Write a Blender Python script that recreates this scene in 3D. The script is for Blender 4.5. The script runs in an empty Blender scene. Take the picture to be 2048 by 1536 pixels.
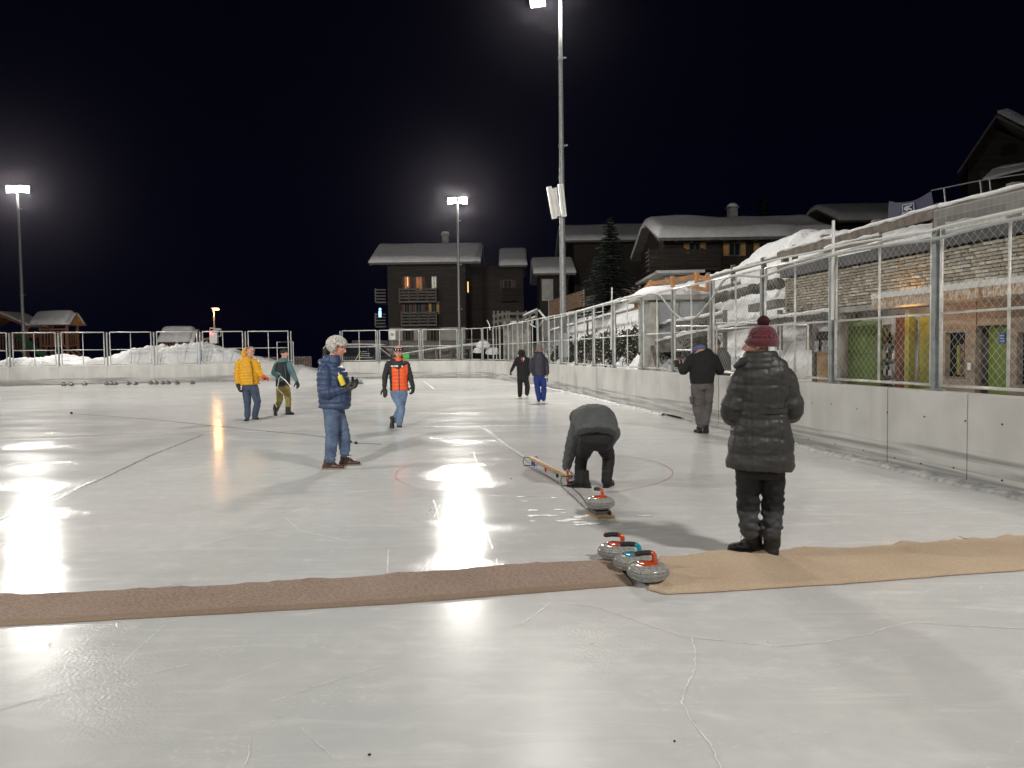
import bpy, bmesh, math, random
import numpy as np
from mathutils import Vector, Matrix, Euler
random.seed(7); rng = np.random.default_rng(7)
SC = bpy.context.scene
COL = SC.collection
R = math.radians

# ---------------------------------------------------------------- camera
F = 1500.0; CAMZ = 1.6; TH = math.atan(66/1500.0); RO = 0.013
_f = Vector((0, math.cos(TH), -math.sin(TH))); _u0 = Vector((0, math.sin(TH), math.cos(TH))); _r0 = Vector((1, 0, 0))
_r = _r0*math.cos(RO) - _u0*math.sin(RO); _u = _r0*math.sin(RO) + _u0*math.cos(RO)
cam = bpy.data.objects.new('camera', bpy.data.cameras.new('camera')); COL.objects.link(cam)
cam.matrix_world = Matrix(((_r.x, _u.x, -_f.x, 0), (_r.y, _u.y, -_f.y, 0), (_r.z, _u.z, -_f.z, CAMZ), (0, 0, 0, 1)))
cam.data.sensor_width = 36; cam.data.lens = F/2048*36; cam.data.clip_start = 0.05; cam.data.clip_end = 3000
SC.camera = cam
def ray(px, py): return _f + _r*((px-1024)/F) + _u*((768-py)/F)
def G(px, py, z=0.0):
    d = ray(px, py); t = (z-CAMZ)/d.z; return Vector((d.x*t, d.y*t, z))
def U(px, py, Y):
    d = ray(px, py); t = Y/d.y; return Vector((d.x*t, Y, CAMZ+d.z*t))
def WX(y): return 6.5-0.156*y                  # right rink wall line
def UO(px, py, o):                              # point on the vertical plane o metres behind the right wall
    d = ray(px, py); t = (6.5+o)/(d.x+0.156*d.y); return Vector((d.x*t, d.y*t, CAMZ+d.z*t))

# ---------------------------------------------------------------- world and exposure
w = bpy.data.worlds.new('World'); SC.world = w; w.use_nodes = True
nt = w.node_tree; bg = nt.nodes['Background']
tc = nt.nodes.new('ShaderNodeTexCoord'); sp = nt.nodes.new('ShaderNodeSeparateXYZ'); cr = nt.nodes.new('ShaderNodeValToRGB')
nt.links.new(tc.outputs['Generated'], sp.inputs[0]); nt.links.new(sp.outputs['Z'], cr.inputs[0]); nt.links.new(cr.outputs[0], bg.inputs[0])
cr.color_ramp.elements[0].position = 0.0; cr.color_ramp.elements[0].color = (0.0007, 0.0009, 0.0048, 1)
cr.color_ramp.elements[1].position = 0.7; cr.color_ramp.elements[1].color = (0.0007, 0.0006, 0.0016, 1)
bg.inputs[1].default_value = 1.0
SC.view_settings.view_transform = 'Standard'; SC.view_settings.look = 'None'
SC.view_settings.exposure = 0.0; SC.view_settings.gamma = 1.0; SC.view_settings.use_curve_mapping = False
LIGHT_W = 8200.0

# ---------------------------------------------------------------- helpers
def tag(o, label=None, cat=None, group=None, kind=None):
    if label: o['label'] = label
    if cat: o['category'] = cat
    if group: o['group'] = group
    if kind: o['kind'] = kind
    return o
def thing(name, label, cat, loc=(0, 0, 0), group=None, rotz=0):
    o = bpy.data.objects.new(name, None); o.empty_display_size = .2; COL.objects.link(o)
    o.location = loc; o.rotation_euler = (0, 0, rotz)
    return tag(o, label, cat, group)
def origin(o):
    v = Vector((0, 0, 0))
    while o is not None: v += Vector(o.location); o = o.parent
    return v
def link(name, me, parent=None, local=False, smooth=False):
    o = bpy.data.objects.new(name, me); COL.objects.link(o)
    if parent is not None:
        if not local:
            off = origin(parent); me.transform(Matrix.Translation(-off))
        o.parent = parent
    if smooth:
        me.polygons.foreach_set('use_smooth', [True]*len(me.polygons))
    return o
class MB:
    def __init__(s): s.v = []; s.f = []; s.m = []; s.mi = 0
    def add(s, vs, fs):
        b = len(s.v); s.v += [tuple(v) for v in vs]; s.f += [[i+b for i in f] for f in fs]; s.m += [s.mi]*len(fs); return s
    def box(s, c, size, M=None, top=None):
        x, y, z = [k/2 for k in size]; tx = ty = 1
        if top: tx, ty = top
        vs = [Vector(p) for p in ((-x, -y, -z), (x, -y, -z), (x, y, -z), (-x, y, -z), (-x*tx, -y*ty, z), (x*tx, -y*ty, z), (x*tx, y*ty, z), (-x*tx, y*ty, z))]
        if M is not None: vs = [M @ v for v in vs]
        c = Vector(c); vs = [v+c for v in vs]
        return s.add(vs, [(0, 3, 2, 1), (4, 5, 6, 7), (0, 1, 5, 4), (1, 2, 6, 5), (2, 3, 7, 6), (3, 0, 4, 7)])
    def beam(s, a, b, wd, h, up=(0, 0, 1), h2=None):
        a = Vector(a); b = Vector(b); d = (b-a).normalized(); upv = Vector(up)
        sd = d.cross(upv); sd = sd.normalized() if sd.length > 1e-4 else Vector((1, 0, 0)); u = sd.cross(d)
        vs = []
        for p in (a, b):
            for i, j in ((-1, -1), (1, -1), (1, 1), (-1, 1)): vs.append(p+sd*(i*wd/2)+u*(j*h/2))
        return s.add(vs, [(0, 1, 2, 3), (7, 6, 5, 4), (0, 4, 5, 1), (1, 5, 6, 2), (2, 6, 7, 3), (3, 7, 4, 0)])
    def tube(s, pts, r, n=8, cap=True):
        pts = [Vector(p) for p in pts]; rs = r if isinstance(r, (list, tuple)) else [r]*len(pts)
        vs = []; fs = []; prev = None
        for i, p in enumerate(pts):
            d = (pts[min(i+1, len(pts)-1)]-pts[max(i-1, 0)]).normalized()
            if prev is None:
                x = d.cross(Vector((0, 0, 1)));
                if x.length < 1e-3: x = Vector((1, 0, 0))
            else: x = prev - d*prev.dot(d)
            x.normalize(); prev = x; y = d.cross(x)
            for k in range(n):
                a = 2*math.pi*k/n; vs.append(p+x*(math.cos(a)*rs[i])+y*(math.sin(a)*rs[i]))
        for i in range(len(pts)-1):
            for k in range(n):
                a = i*n+k; b = i*n+(k+1) % n; fs.append((a, b, b+n, a+n))
        if cap: fs.append(tuple(range(n-1, -1, -1))); fs.append(tuple(range((len(pts)-1)*n, len(pts)*n)))
        return s.add(vs, fs)
    def lathe(s, prof, c=(0, 0, 0), n=32, M=None):
        vs = []; fs = []; c = Vector(c)
        for r, z in prof:
            for k in range(n):
                a = 2*math.pi*k/n; v = Vector((r*math.cos(a), r*math.sin(a), z))
                vs.append((M @ v if M else v)+c)
        for i in range(len(prof)-1):
            for k in range(n):
                a = i*n+k; b = i*n+(k+1) % n; fs.append((a, b, b+n, a+n))
        if prof[0][0] > 1e-5: fs.append(tuple(range(n-1, -1, -1)))
        if prof[-1][0] > 1e-5: fs.append(tuple(range((len(prof)-1)*n, len(prof)*n)))
        return s.add(vs, fs)
    def ball(s, c, r, M=None, nu=14, nv=9):
        c = Vector(c); r = (r, r, r) if isinstance(r, (int, float)) else r
        vs = []; fs = []
        for j in range(nv+1):
            t = math.pi*j/nv
            for i in range(nu):
                a = 2*math.pi*i/nu
                v = Vector((r[0]*math.sin(t)*math.cos(a), r[1]*math.sin(t)*math.sin(a), -r[2]*math.cos(t)))
                vs.append((M @ v if M else v)+c)
        for j in range(nv):
            for i in range(nu):
                a = j*nu+i; b = j*nu+(i+1) % nu; fs.append((a, b, b+nu, a+nu))
        return s.add(vs, fs)
    def prism(s, poly, d):                        # polygon (list of Vectors) extruded by vector d
        n = len(poly); d = Vector(d); vs = [Vector(p) for p in poly]+[Vector(p)+d for p in poly]
        return s.add(vs, [tuple(range(n-1, -1, -1)), tuple(range(n, 2*n))]+[(i, (i+1) % n, (i+1) % n+n, i+n) for i in range(n)])
    def mesh(s, name, mats):
        me = bpy.data.meshes.new(name); me.from_pydata(s.v, [], s.f)
        for m in (mats if isinstance(mats, (list, tuple)) else [mats]): me.materials.append(m)
        if any(s.m): me.polygons.foreach_set('material_index', s.m)
        bm = bmesh.new(); bm.from_mesh(me); bmesh.ops.recalc_face_normals(bm, faces=bm.faces); bm.to_mesh(me); bm.free()
        return me
    def obj(s, name, mats, parent=None, local=False, smooth=False): return link(name, s.mesh(name, mats), parent, local, smooth)

def node_mat(name): 
    m = bpy.data.materials.new(name); m.use_nodes = True; return m, m.node_tree, m.node_tree.nodes['Principled BSDF']
def mat(name, col, rough=.6, var=.12, scale=8.0, bump=0.0, bscale=None, metal=0.0, stretch=(1, 1, 1), col2=None, spec=.5, coat=0, emit=None, estr=0, dist=.01, alpha=None, trans=0, sheen=0, detail=6):
    m, t, b = node_mat(name)
    L = t.links.new; N = t.nodes.new
    b.inputs['Roughness'].default_value = rough; b.inputs['Metallic'].default_value = metal
    b.inputs['Specular IOR Level'].default_value = spec; b.inputs['Coat Weight'].default_value = coat
    b.inputs['Transmission Weight'].default_value = trans; b.inputs['Sheen Weight'].default_value = sheen
    co = N('ShaderNodeTexCoord'); mp = N('ShaderNodeMapping'); mp.inputs['Scale'].default_value = stretch
    L(co.outputs['Object'], mp.inputs[0])
    nz = N('ShaderNodeTexNoise'); nz.inputs['Scale'].default_value = scale; nz.inputs['Detail'].default_value = detail; L(mp.outputs[0], nz.inputs[0])
    mx = N('ShaderNodeMix'); mx.data_type = 'RGBA'
    c1 = Vector(col); c2 = Vector(col2) if col2 else c1*(1-var)
    mx.inputs[6].default_value = (*(c1*(1+var*.5) if not col2 else c1), 1); mx.inputs[7].default_value = (*c2, 1)
    rp = N('ShaderNodeMapRange'); rp.inputs[1].default_value = .35; rp.inputs[2].default_value = .65; L(nz.outputs[0], rp.inputs[0])
    L(rp.outputs[0], mx.inputs[0]); L(mx.outputs[2], b.inputs['Base Color'])
    if bump:
        n2 = N('ShaderNodeTexNoise'); n2.inputs['Scale'].default_value = bscale or scale*4; n2.inputs['Detail'].default_value = 5; L(mp.outputs[0], n2.inputs[0])
        bp = N('ShaderNodeBump'); bp.inputs['Strength'].default_value = bump; bp.inputs['Distance'].default_value = dist
        L(n2.outputs[0], bp.inputs['Height']); L(bp.outputs[0], b.inputs['Normal'])
    if emit: b.inputs['Emission Color'].default_value = (*emit, 1); b.inputs['Emission Strength'].default_value = estr
    return m

M = {}
M['steel'] = mat('galvanised_steel', (.27, .28, .28), .5, .25, 12, .1, metal=.5)
M['steel2'] = mat('painted_post', (.30, .33, .33), .5, .2, 9, .1, metal=.3)
M['frame'] = mat('frame_steel', (.70, .69, .65), .4, .2, 9, .05, metal=.2)
M['wire'] = mat('wire', (.5, .5, .48), .5, .1, 5, metal=.4)
M['concrete'] = None
M['snow'] = mat('snow', (.84, .84, .85), .75, .08, 2.0, .8, 7, dist=.09)
M['snowdirty'] = mat('dirty_snow', (.78, .77, .74), .8, .25, .9, .6, 4, dist=.1, col2=(.55, .45, .32))
M['oldwood'] = mat('weathered_wood', (.20, .165, .135), .8, .4, 6, .5, 30, stretch=(1, 1, 1), dist=.01)
M['darkwood'] = mat('dark_wood', (.036, .027, .021), .8, .5, 2.5, .5, 14, stretch=(.3, .3, 7), dist=.02)
M['greywood'] = mat('grey_board', (.17, .155, .14), .8, .35, 6, .4, 40, dist=.008)
M['newwood'] = mat('orange_new_wood', (.50, .24, .09), .6, .3, 5, .2, 30)
M['playwood'] = mat('play_tower_wood', (.33, .17, .09), .7, .35, 8, .2, 30)
M['plywood'] = mat('plywood', (.42, .27, .13), .6, .35, 3, .1, 30, stretch=(1, 1, 6))
M['facadewood'] = mat('facade_panel', (.31, .26, .21), .7, .3, 2, .1, 20, stretch=(1, 1, 5))
M['green'] = mat('green_paint', (.15, .23, .045), .5, .12, 3)
M['lime'] = mat('lime_paint', (.25, .26, .03), .5, .1, 3)
M['black'] = mat('black_plastic', (.015, .015, .016), .5, .2, 20)
M['rubber'] = mat('black_rubber', (.02, .02, .02), .7, .2, 30, .3, 80)
M['white'] = mat('white_paint', (.75, .75, .72), .5, .08, 4)
M['offwhite'] = mat('plaster', (.48, .47, .44), .8, .15, 2, .1)
M['graypanel'] = mat('grey_panel', (.30, .32, .33), .6, .1, 4)
M['greyconc'] = mat('grey_concrete', (.36, .35, .32), .85, .3, 3, .4, 25)
M['darkconc'] = mat('dark_beam_steel', (.07, .07, .075), .7, .3, 4, .2)  # plain dark tone of the fascia beam
M['glass'] = mat('dark_glass', (.02, .025, .03), .08, .1, 3)
M['asphalt'] = mat('wet_path', (.33, .27, .2), .7, .3, 3, .3)
M['needles'] = mat('spruce_needles', (.022, .04, .024), .8, .5, 5)
M['leaf'] = mat('hedge_leaf', (.05, .055, .04), .8, .5, 6)
M['bark'] = mat('bark', (.09, .065, .045), .9, .4, 8, .5)
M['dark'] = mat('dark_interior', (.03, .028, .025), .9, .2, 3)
M['slide'] = mat('green_plastic_slide', (.05, .22, .07), .35, .2, 4)
M['ochre'] = mat('ochre_shutter', (.55, .30, .08), .7, .2, 4)
M['reddish'] = mat('red_brown_curtain', (.20, .09, .06), .8, .3, 5)
M['lens'] = mat('lit_lens', (1, 1, 1), .5, 0, 1, emit=(1, .95, .82), estr=60)
M['warmlens'] = mat('warm_lens', (1, .8, .5), .5, 0, 1, emit=(1, .50, .14), estr=14)
M['winwarm'] = mat('lit_window_warm', (.6, .2, .06), .6, .4, 3, emit=(1, .33, .10), estr=.16)
M['winbright'] = mat('lit_window_bright', (.9, .7, .4), .6, .4, 9, emit=(1, .55, .2), estr=1.6)
M['winpale'] = mat('lit_window_pale', (.7, .68, .6), .6, .4, 9, emit=(1, .9, .7), estr=.22)
M['redled'] = mat('red_led', (1, .1, .1), .6, 0, 1, emit=(1, .05, .05), estr=14)
M['blueled'] = mat('blue_lit_sign', (.4, .7, 1), .6, 0, 1, emit=(.4, .75, 1), estr=1.6)
M['blue'] = mat('blue_banner', (.004, .005, .05), .7, .2, 3)
M['bannerwhite'] = mat('banner_print', (.45, .45, .5), .7, .1, 3)
M['signblue'] = mat('sign_blue', (.03, .12, .4), .5, .1, 3)
M['awning'] = mat('awning_fabric', (.74, .70, .62), .7, .5, 26, stretch=(1, 1, .5), col2=(.42, .20, .05), detail=3)
M['hose'] = mat('grey_hose', (.42, .43, .42), .5, .1, 8)

# concrete with vertical run marks, stains and pits
def concrete():
    m, t, b = node_mat('rink_concrete'); L = t.links.new; N = t.nodes.new
    co = N('ShaderNodeTexCoord')
    def nz(scale, st, d=6):
        mp = N('ShaderNodeMapping'); mp.inputs['Scale'].default_value = st; L(co.outputs['Object'], mp.inputs[0])
        n = N('ShaderNodeTexNoise'); n.inputs['Scale'].default_value = scale; n.inputs['Detail'].default_value = d; L(mp.outputs[0], n.inputs[0]); return n
    a = nz(1.1, (1, 1, 1)); c = nz(2.2, (1.2, 1.2, .12)); d = nz(1.8, (.25, .25, 7)); e = nz(34, (1, 1, 1))
    def mix(f, x, y, lo=.4, hi=.6, amt=1):
        r = N('ShaderNodeMapRange'); r.inputs[1].default_value = lo; r.inputs[2].default_value = hi; r.inputs[4].default_value = amt; L(f, r.inputs[0])
        k = N('ShaderNodeMix'); k.data_type = 'RGBA'; L(r.outputs[0], k.inputs[0])
        for i, q in ((6, x), (7, y)):
            if isinstance(q, tuple): k.inputs[i].default_value = (*q, 1)
            else: L(q, k.inputs[i])
        return k.outputs[2]
    c1 = mix(a.outputs[0], (.70, .69, .66), (.60, .59, .565))
    c2 = mix(c.outputs[0], c1, (.78, .77, .75), .5, .7, .6)
    sx = N('ShaderNodeSeparateXYZ'); L(co.outputs['Object'], sx.inputs[0])
    lo = N('ShaderNodeMapRange'); lo.inputs[1].default_value = .62; lo.inputs[2].default_value = .30; L(sx.outputs['Z'], lo.inputs[0])
    mu = N('ShaderNodeMath'); mu.operation = 'MULTIPLY'; L(lo.outputs[0], mu.inputs[0]); L(d.outputs[0], mu.inputs[1])
    c3 = mix(mu.outputs[0], c2, (.30, .30, .29), .40, .56, .85)
    mu2 = N('ShaderNodeMath'); mu2.operation = 'MULTIPLY'; L(lo.outputs[0], mu2.inputs[0]); n5 = nz(3.1, (.2, .2, 9)); L(n5.outputs[0], mu2.inputs[1])
    c4 = mix(mu2.outputs[0], c3, (.66, .66, .64), .5, .6, .6)
    L(c4, b.inputs['Base Color']); b.inputs['Roughness'].default_value = .8
    bp = N('ShaderNodeBump'); bp.inputs['Strength'].default_value = .35; bp.inputs['Distance'].default_value = .006; L(e.outputs[0], bp.inputs['Height']); L(bp.outputs[0], b.inputs['Normal'])
    return m
M['concrete'] = concrete()

def ice():
    m, t, b = node_mat('ice'); L = t.links.new; N = t.nodes.new
    co = N('ShaderNodeTexCoord')
    def nz(scale, st, d=6, rot=0, dis=0):
        mp = N('ShaderNodeMapping'); mp.inputs['Scale'].default_value = st; mp.inputs['Rotation'].default_value = (0, 0, rot); L(co.outputs['Object'], mp.inputs[0])
        n = N('ShaderNodeTexNoise'); n.inputs['Scale'].default_value = scale; n.inputs['Detail'].default_value = d; n.inputs['Distortion'].default_value = dis; L(mp.outputs[0], n.inputs[0]); return n.outputs[0]
    def rng_(x, a, c, o0, o1):
        r = N('ShaderNodeMapRange'); r.inputs[1].default_value = a; r.inputs[2].default_value = c; r.inputs[3].default_value = o0; r.inputs[4].default_value = o1; L(x, r.inputs[0]); return r.outputs[0]
    def mix(f, x, y):
        k = N('ShaderNodeMix'); k.data_type = 'RGBA'; L(f, k.inputs[0])
        for i, q in ((6, x), (7, y)):
            if isinstance(q, tuple): k.inputs[i].default_value = (*q, 1)
            else: L(q, k.inputs[i])
        return k.outputs[2]
    patch = nz(.35, (1, 1, 1), 5); streak = nz(1.0, (.25, 3.0, 1), 6, R(14)); fine = nz(2.3, (.3, 3.5, 1), 7, R(-22), .6)
    white = nz(2.6, (.8, 2.2, 1), 8, R(8), 1.0); pink = nz(.16, (1, 1, 1), 2)
    c = mix(rng_(patch, .35, .65, 0, 1), (.60, .61, .605), (.72, .72, .705))
    c = mix(rng_(pink, .45, .62, 0, .55), c, (.63, .585, .57))
    c = mix(rng_(streak, .52, .70, 0, .30), c, (.56, .57, .57))
    c = mix(rng_(white, .55, .72, 0, .65), c, (.80, .80, .79))
    c = mix(rng_(fine, .54, .70, 0, .45), c, (.78, .78, .77))
    fl_ = nz(30, (1, 1.5, 1), 4, R(20)); fm_ = nz(1.6, (1, 1.4, 1), 4, R(-12)); q = N('ShaderNodeMath'); q.operation = 'MULTIPLY'; L(rng_(fl_, .56, .68, 0, .7), q.inputs[0]); L(rng_(fm_, .50, .66, .08, 1), q.inputs[1]); c = mix(q.outputs[0], c, (.84, .84, .83))
    cl_ = nz(5.5, (1, 1, 1), 7, R(33), .8); c = mix(rng_(cl_, .40, .62, .28, 0), c, (.55, .56, .56))
    # hair-thin skate scratches: thin level lines of warped, very stretched noise
    def scratch(rot, sc, w_):
        x = nz(sc, (.06, 1.5, 1), 2, rot, .4); a = N('ShaderNodeMath'); a.operation = 'SUBTRACT'; L(x, a.inputs[0]); a.inputs[1].default_value = .5
        q = N('ShaderNodeMath'); q.operation = 'ABSOLUTE'; L(a.outputs[0], q.inputs[0]); return rng_(q.outputs[0], 0, w_, .5, 0)
    s1 = scratch(R(30), 1.2, .0025); s2 = scratch(R(-55), .9, .002); s3 = scratch(R(82), .8, .002)
    msk = nz(.9, (1, 1, 1), 3); mm = rng_(msk, .5, .62, 0, 1)
    for s_ in (s1, s2, s3):
        q = N('ShaderNodeMath'); q.operation = 'MULTIPLY'; L(s_, q.inputs[0]); L(mm, q.inputs[1]); c = mix(q.outputs[0], c, (.8, .8, .79))
    L(c, b.inputs['Base Color'])
    ro = rng_(nz(.8, (.6, 1.6, 1), 6, R(10), .5), .36, .66, .12, .18)
    sy = N('ShaderNodeSeparateXYZ'); L(co.outputs['Object'], sy.inputs[0]); worn = rng_(sy.outputs['Y'], 4.9, 4.0, 0, .12); ad = N('ShaderNodeMath'); ad.operation = 'ADD'; L(ro, ad.inputs[0]); L(worn, ad.inputs[1]); L(ad.outputs[0], b.inputs['Roughness'])   # trampled, matt ice on the near side of the runners
    b.inputs['IOR'].default_value = 1.25; b.inputs['Specular IOR Level'].default_value = .12
    h1 = nz(3.0, (1, 1.8, 1), 3); h2 = nz(55, (1, 1, 1), 3); h3 = nz(9, (.4, 2.2, 1), 5, R(12), .3)
    g2 = rng_(nz(.7, (1, 1, 1), 3), .5, .60, .06, .9)
    q = N('ShaderNodeMath'); q.operation = 'MULTIPLY'; L(h2, q.inputs[0]); L(g2, q.inputs[1])
    b1 = N('ShaderNodeBump'); b1.inputs['Strength'].default_value = .006; b1.inputs['Distance'].default_value = .003; L(h1, b1.inputs['Height'])
    b3 = N('ShaderNodeBump'); b3.inputs['Strength'].default_value = .02; b3.inputs['Distance'].default_value = .0022; L(h3, b3.inputs['Height']); L(b1.outputs[0], b3.inputs['Normal'])
    b2 = N('ShaderNodeBump'); b2.inputs['Strength'].default_value = .8; b2.inputs['Distance'].default_value = .004; L(q.outputs[0], b2.inputs['Height']); L(b3.outputs[0], b2.inputs['Normal'])
    L(b2.outputs[0], b.inputs['Normal'])
    return m
M['ice'] = ice()

# numpy value noise (sum of rotated sines, cheap and smooth)
_dirs = rng.normal(size=(24, 3)); _dirs /= np.linalg.norm(_dirs, axis=1)[:, None]; _ph = rng.uniform(0, 6.28, 24)
def snoise(P, freq, seed=0, octaves=3):
    P = np.asarray(P, float); out = np.zeros(len(P)); amp = 1; tot = 0
    for o in range(octaves):
        for k in range(4):
            i = (seed*5+o*4+k*3) % 24; d = _dirs[i]*freq*(1+.23*k)
            out += amp*np.sin(P @ d*6.28+_ph[i]+1.7*np.sin(P @ _dirs[(i+7) % 24]*freq*4.1+_ph[(i+3) % 24]))/4
        tot += amp; amp *= .5; freq *= 2.1
    return out/tot

# ================================================================ GROUND AND ICE
def sheet(name, xs_fn, us, vs, h_fn, m, parent=None, kind='structure', smooth=True):
    """grid over (u,v); xs_fn(u,v)->x,y ; h_fn(x,y)->z  (vectorised)"""
    UU, VV = np.meshgrid(us, vs, indexing='ij'); x, y = xs_fn(UU, VV); z = h_fn(x, y)
    V = np.stack([x.ravel(), y.ravel(), z.ravel()], 1); nv = len(vs); nu = len(us)
    a = (np.arange(nu-1)[:, None]*nv+np.arange(nv-1)[None, :]).ravel()
    Fc = np.stack([a, a+nv, a+nv+1, a+1], 1)
    me = bpy.data.meshes.new(name); me.from_pydata(V.tolist(), [], Fc.tolist()); me.materials.append(m)
    bm = bmesh.new(); bm.from_mesh(me); bmesh.ops.recalc_face_normals(bm, faces=bm.faces)
    if sum(f.normal.z for f in bm.faces) < 0: bmesh.ops.reverse_faces(bm, faces=bm.faces)
    bm.to_mesh(me); bm.free()
    o = link(name, me, parent, smooth=smooth)
    if kind: o['kind'] = kind
    return o
mb = MB(); mb.add([(-60, -25, 0), (11, -25, 0), (6.55-.156*0, 0, 0), (6.55-.156*26, 26, 0), (-1.0, 44.5, 0), (-3.4, 46.5, 0), (-13.4, 48, 0), (-60, 37, 0)], [tuple(range(8))])
mb.obj('ice', M['ice'])['kind'] = 'structure'
mb = MB(); mb.add([(-400, -100, -30), (400, -100, -30), (400, 700, -30), (-400, 700, -30)], [(0, 1, 2, 3)])
mb.obj('valley_ground', mat('dark_forest_floor', (.02, .03, .02), .9, .4, .05))['kind'] = 'structure'

def sstep(a, b, x): t = np.clip((x-a)/(b-a), 0, 1); return t*t*(3-2*t)
def wallx(y):
    return np.interp(y, [-30, 26, 30.5, 35.6, 40, 43.5, 45.3, 46.4, 47.4, 130], [6.5+.156*30, 2.45, 1.62, .68, -.3, -1.1, -1.9, -3.2, -8, -8])
def h_right(x, y):
    o = x-np.where(y > 28, 6.5-.156*y, wallx(y))
    P = np.stack([x.ravel(), y.ravel(), 0*x.ravel()], 1)
    n1 = snoise(P, .35, 1).reshape(x.shape); n2 = snoise(P, 1.3, 2).reshape(x.shape)
    bld = -.02 + 3.5*sstep(3.9, 4.05, o)+.75*sstep(4.05, 5.6, o)
    slope = np.interp(o, [0, .7, 1.5, 2.6, 3.3, 3.9, 4.8, 5.6, 7.5, 11], [.25, .15, .3, 1.0, 1.35, 2.2, 3.4, 4.25, 4.55, 4.7])
    slope = slope*(1-sstep(50, 60, y)*.5)*(1-sstep(44, 47, y)*(1-sstep(.5, 3.2, o))) + (n1*.16+n2*.07)*sstep(.9, 1.8, o)
    slope = slope + .28*sstep(1.2, 2.0, o)*(1-sstep(2.3, 3.2, o))*np.maximum(n1+n2, -.2)*1.6
    k = sstep(17.25, 17.6, y); h = bld*(1-k)+slope*k
    mound = np.exp(-(((x-(11.3-.156*y)-1.4)/1.9)**2))*np.exp(-((y-23.5)/3.6)**2)*.75*sstep(17.3, 18.5, y)
    far = np.clip(o-11, 0, 60)*.24
    far = far*(1-sstep(60, 95, y)*.3)
    return h + mound + far + (n1*.05)*sstep(4.2, 6, o) - 6*sstep(75, 125, y)*(1-sstep(6, 20, x))
os_ = np.concatenate([np.linspace(.10, 1, 10), np.linspace(1.08, 6.5, 78), np.linspace(6.8, 12, 18), np.linspace(13, 90, 40)])
ys_ = np.concatenate([np.linspace(-15, 8, 12), np.linspace(8.5, 17.2, 20), np.linspace(17.25, 45, 260), np.linspace(45.4, 60, 40), np.linspace(62, 130, 30)])
sheet('snow_hillside', lambda u, v: (wallx(v)+u, v), os_, ys_, h_right, M['snow'])
def h_left(x, y):
    P = np.stack([x.ravel(), y.ravel(), 0*x.ravel()], 1); n1 = snoise(P, .22, 3).reshape(x.shape); n2 = snoise(P, .8, 4, 4).reshape(x.shape)
    yw = np.interp(x, [-60, -29, -13.4, -10.9, -3, 0], [35.4, 42.5, 46.2, 47.4, 46.6, 45])
    d = y-yw
    prof = np.interp(x, [-60, -31, -28.5, -27.0, -25.6, -24.6, -22.2, -19.2, -18.0, -16.9, -15.4, -14.4, -13.4, -12.3, -11, -8, -5.5, -3.6, -2.4, 0],
                     [1.0, 1.0, 1.25, 1.4, 1.15, 1.2, 1.8, 1.95, 1.75, 1.35, 1.0, .8, .6, .3, .25, .3, .7, 1.15, 1.5, 1.2])
    berm = prof*sstep(.1, 1.2, d)*(1-sstep(2.6, 4.5, d)*.75)
    n3 = snoise(P, 2.1, 6, 3).reshape(x.shape); h = berm*(1+.22*n2+.12*n1+.07*(1-2*np.abs(n3))) + .17*sstep(.2, .7, d)-.03
    left = 1-sstep(-13, -9.5, x)
    h = h*(1-left*sstep(9, 14, d)) - left*24*sstep(9.5, 40, d)
    return h + (n2*.05)*sstep(.2, .9, d)
sheet('snow_bank', lambda u, v: (u, np.interp(u, [-60, -29, -13.4, -10.9, -3, -1], [35.3, 42.6, 46.3, 47.5, 46.7, 44.8])+v), np.linspace(-60, -8.0, 330), np.concatenate([np.linspace(.14, 5, 50), np.linspace(5.3, 60, 40)]), h_left, M['snow'])
# path of trodden dirty snow behind the right wall
sheet('trodden_path', lambda u, v: (wallx(v)+u, v), np.linspace(.14, 1.5, 18), np.linspace(18, 30, 60),
      lambda x, y: h_right(x, y)+.03-.1*sstep(1.25, 1.5, x-wallx(y)), M['snowdirty'])

# ================================================================ RINK WALL
WH = 1.05
def wall_panels(label, pts, joints_gap=.005, thick=.16, gaps={}, zb=0.0):
    t = thing('rink_wall', label, 'wall', (pts[0][0], pts[0][1], 0))
    for i in range(len(pts)-1):
        a = Vector((*pts[i], 0)); b = Vector((*pts[i+1], 0)); d = (b-a).normalized(); n = Vector((d.y, -d.x, 0))
        if n.dot(Vector((0, 20, 0))-a) > 0: n = -n             # outward from the rink
        g = gaps.get(i, 0.0); off = random.uniform(-.006, .006)
        aa = a+d*joints_gap+n*off; bb = b-d*joints_gap+n*off
        m_ = MB(); c = .012
        prof = [(0, g), (0, WH-c), (c, WH), (thick-c, WH), (thick, WH-c), (thick, g)]
        poly = [aa+n*p+Vector((0, 0, z)) for p, z in prof]
        m_.prism(poly, bb-aa)
        m_.obj('panel', M['concrete'], t)
    return t
yj = [18.05, 15.5, 12.1, 9.88, 8.5, 6.3, 4.1, 1.9, -.3, -6]
rightpts = [(6.5-.156*y, y) for y in [-6, -.3, 1.9, 4.1, 6.3, 8.5, 9.88, 12.1, 15.05, 18.05, 20.2, 22.35, 24.1, 26.0]]
wr = wall_panels('long grey concrete rink board wall along the right side with bolt holes', rightpts, gaps={7: .05, 8: .05})
curvepts = [(2.44, 26.0), (2.06, 28.2), (1.62, 30.5), (1.18, 32.9), (.68, 35.6), (.2, 37.8), (-.3, 40), (-.7, 41.9), (-1.1, 43.5), (-1.45, 44.5), (-1.95, 45.4), (-2.6, 46.05), (-3.4, 46.45)]
wc = wall_panels('curved concrete corner of the rink wall behind the two men in dark jackets', curvepts)
farpts = [(-3.4, 46.45), (-5.8, 46.9), (-8.4, 47.2), (-10.9, 47.4)]
wf = wall_panels('short far concrete rink wall in front of the parked van', farpts)
lp = []
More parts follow.
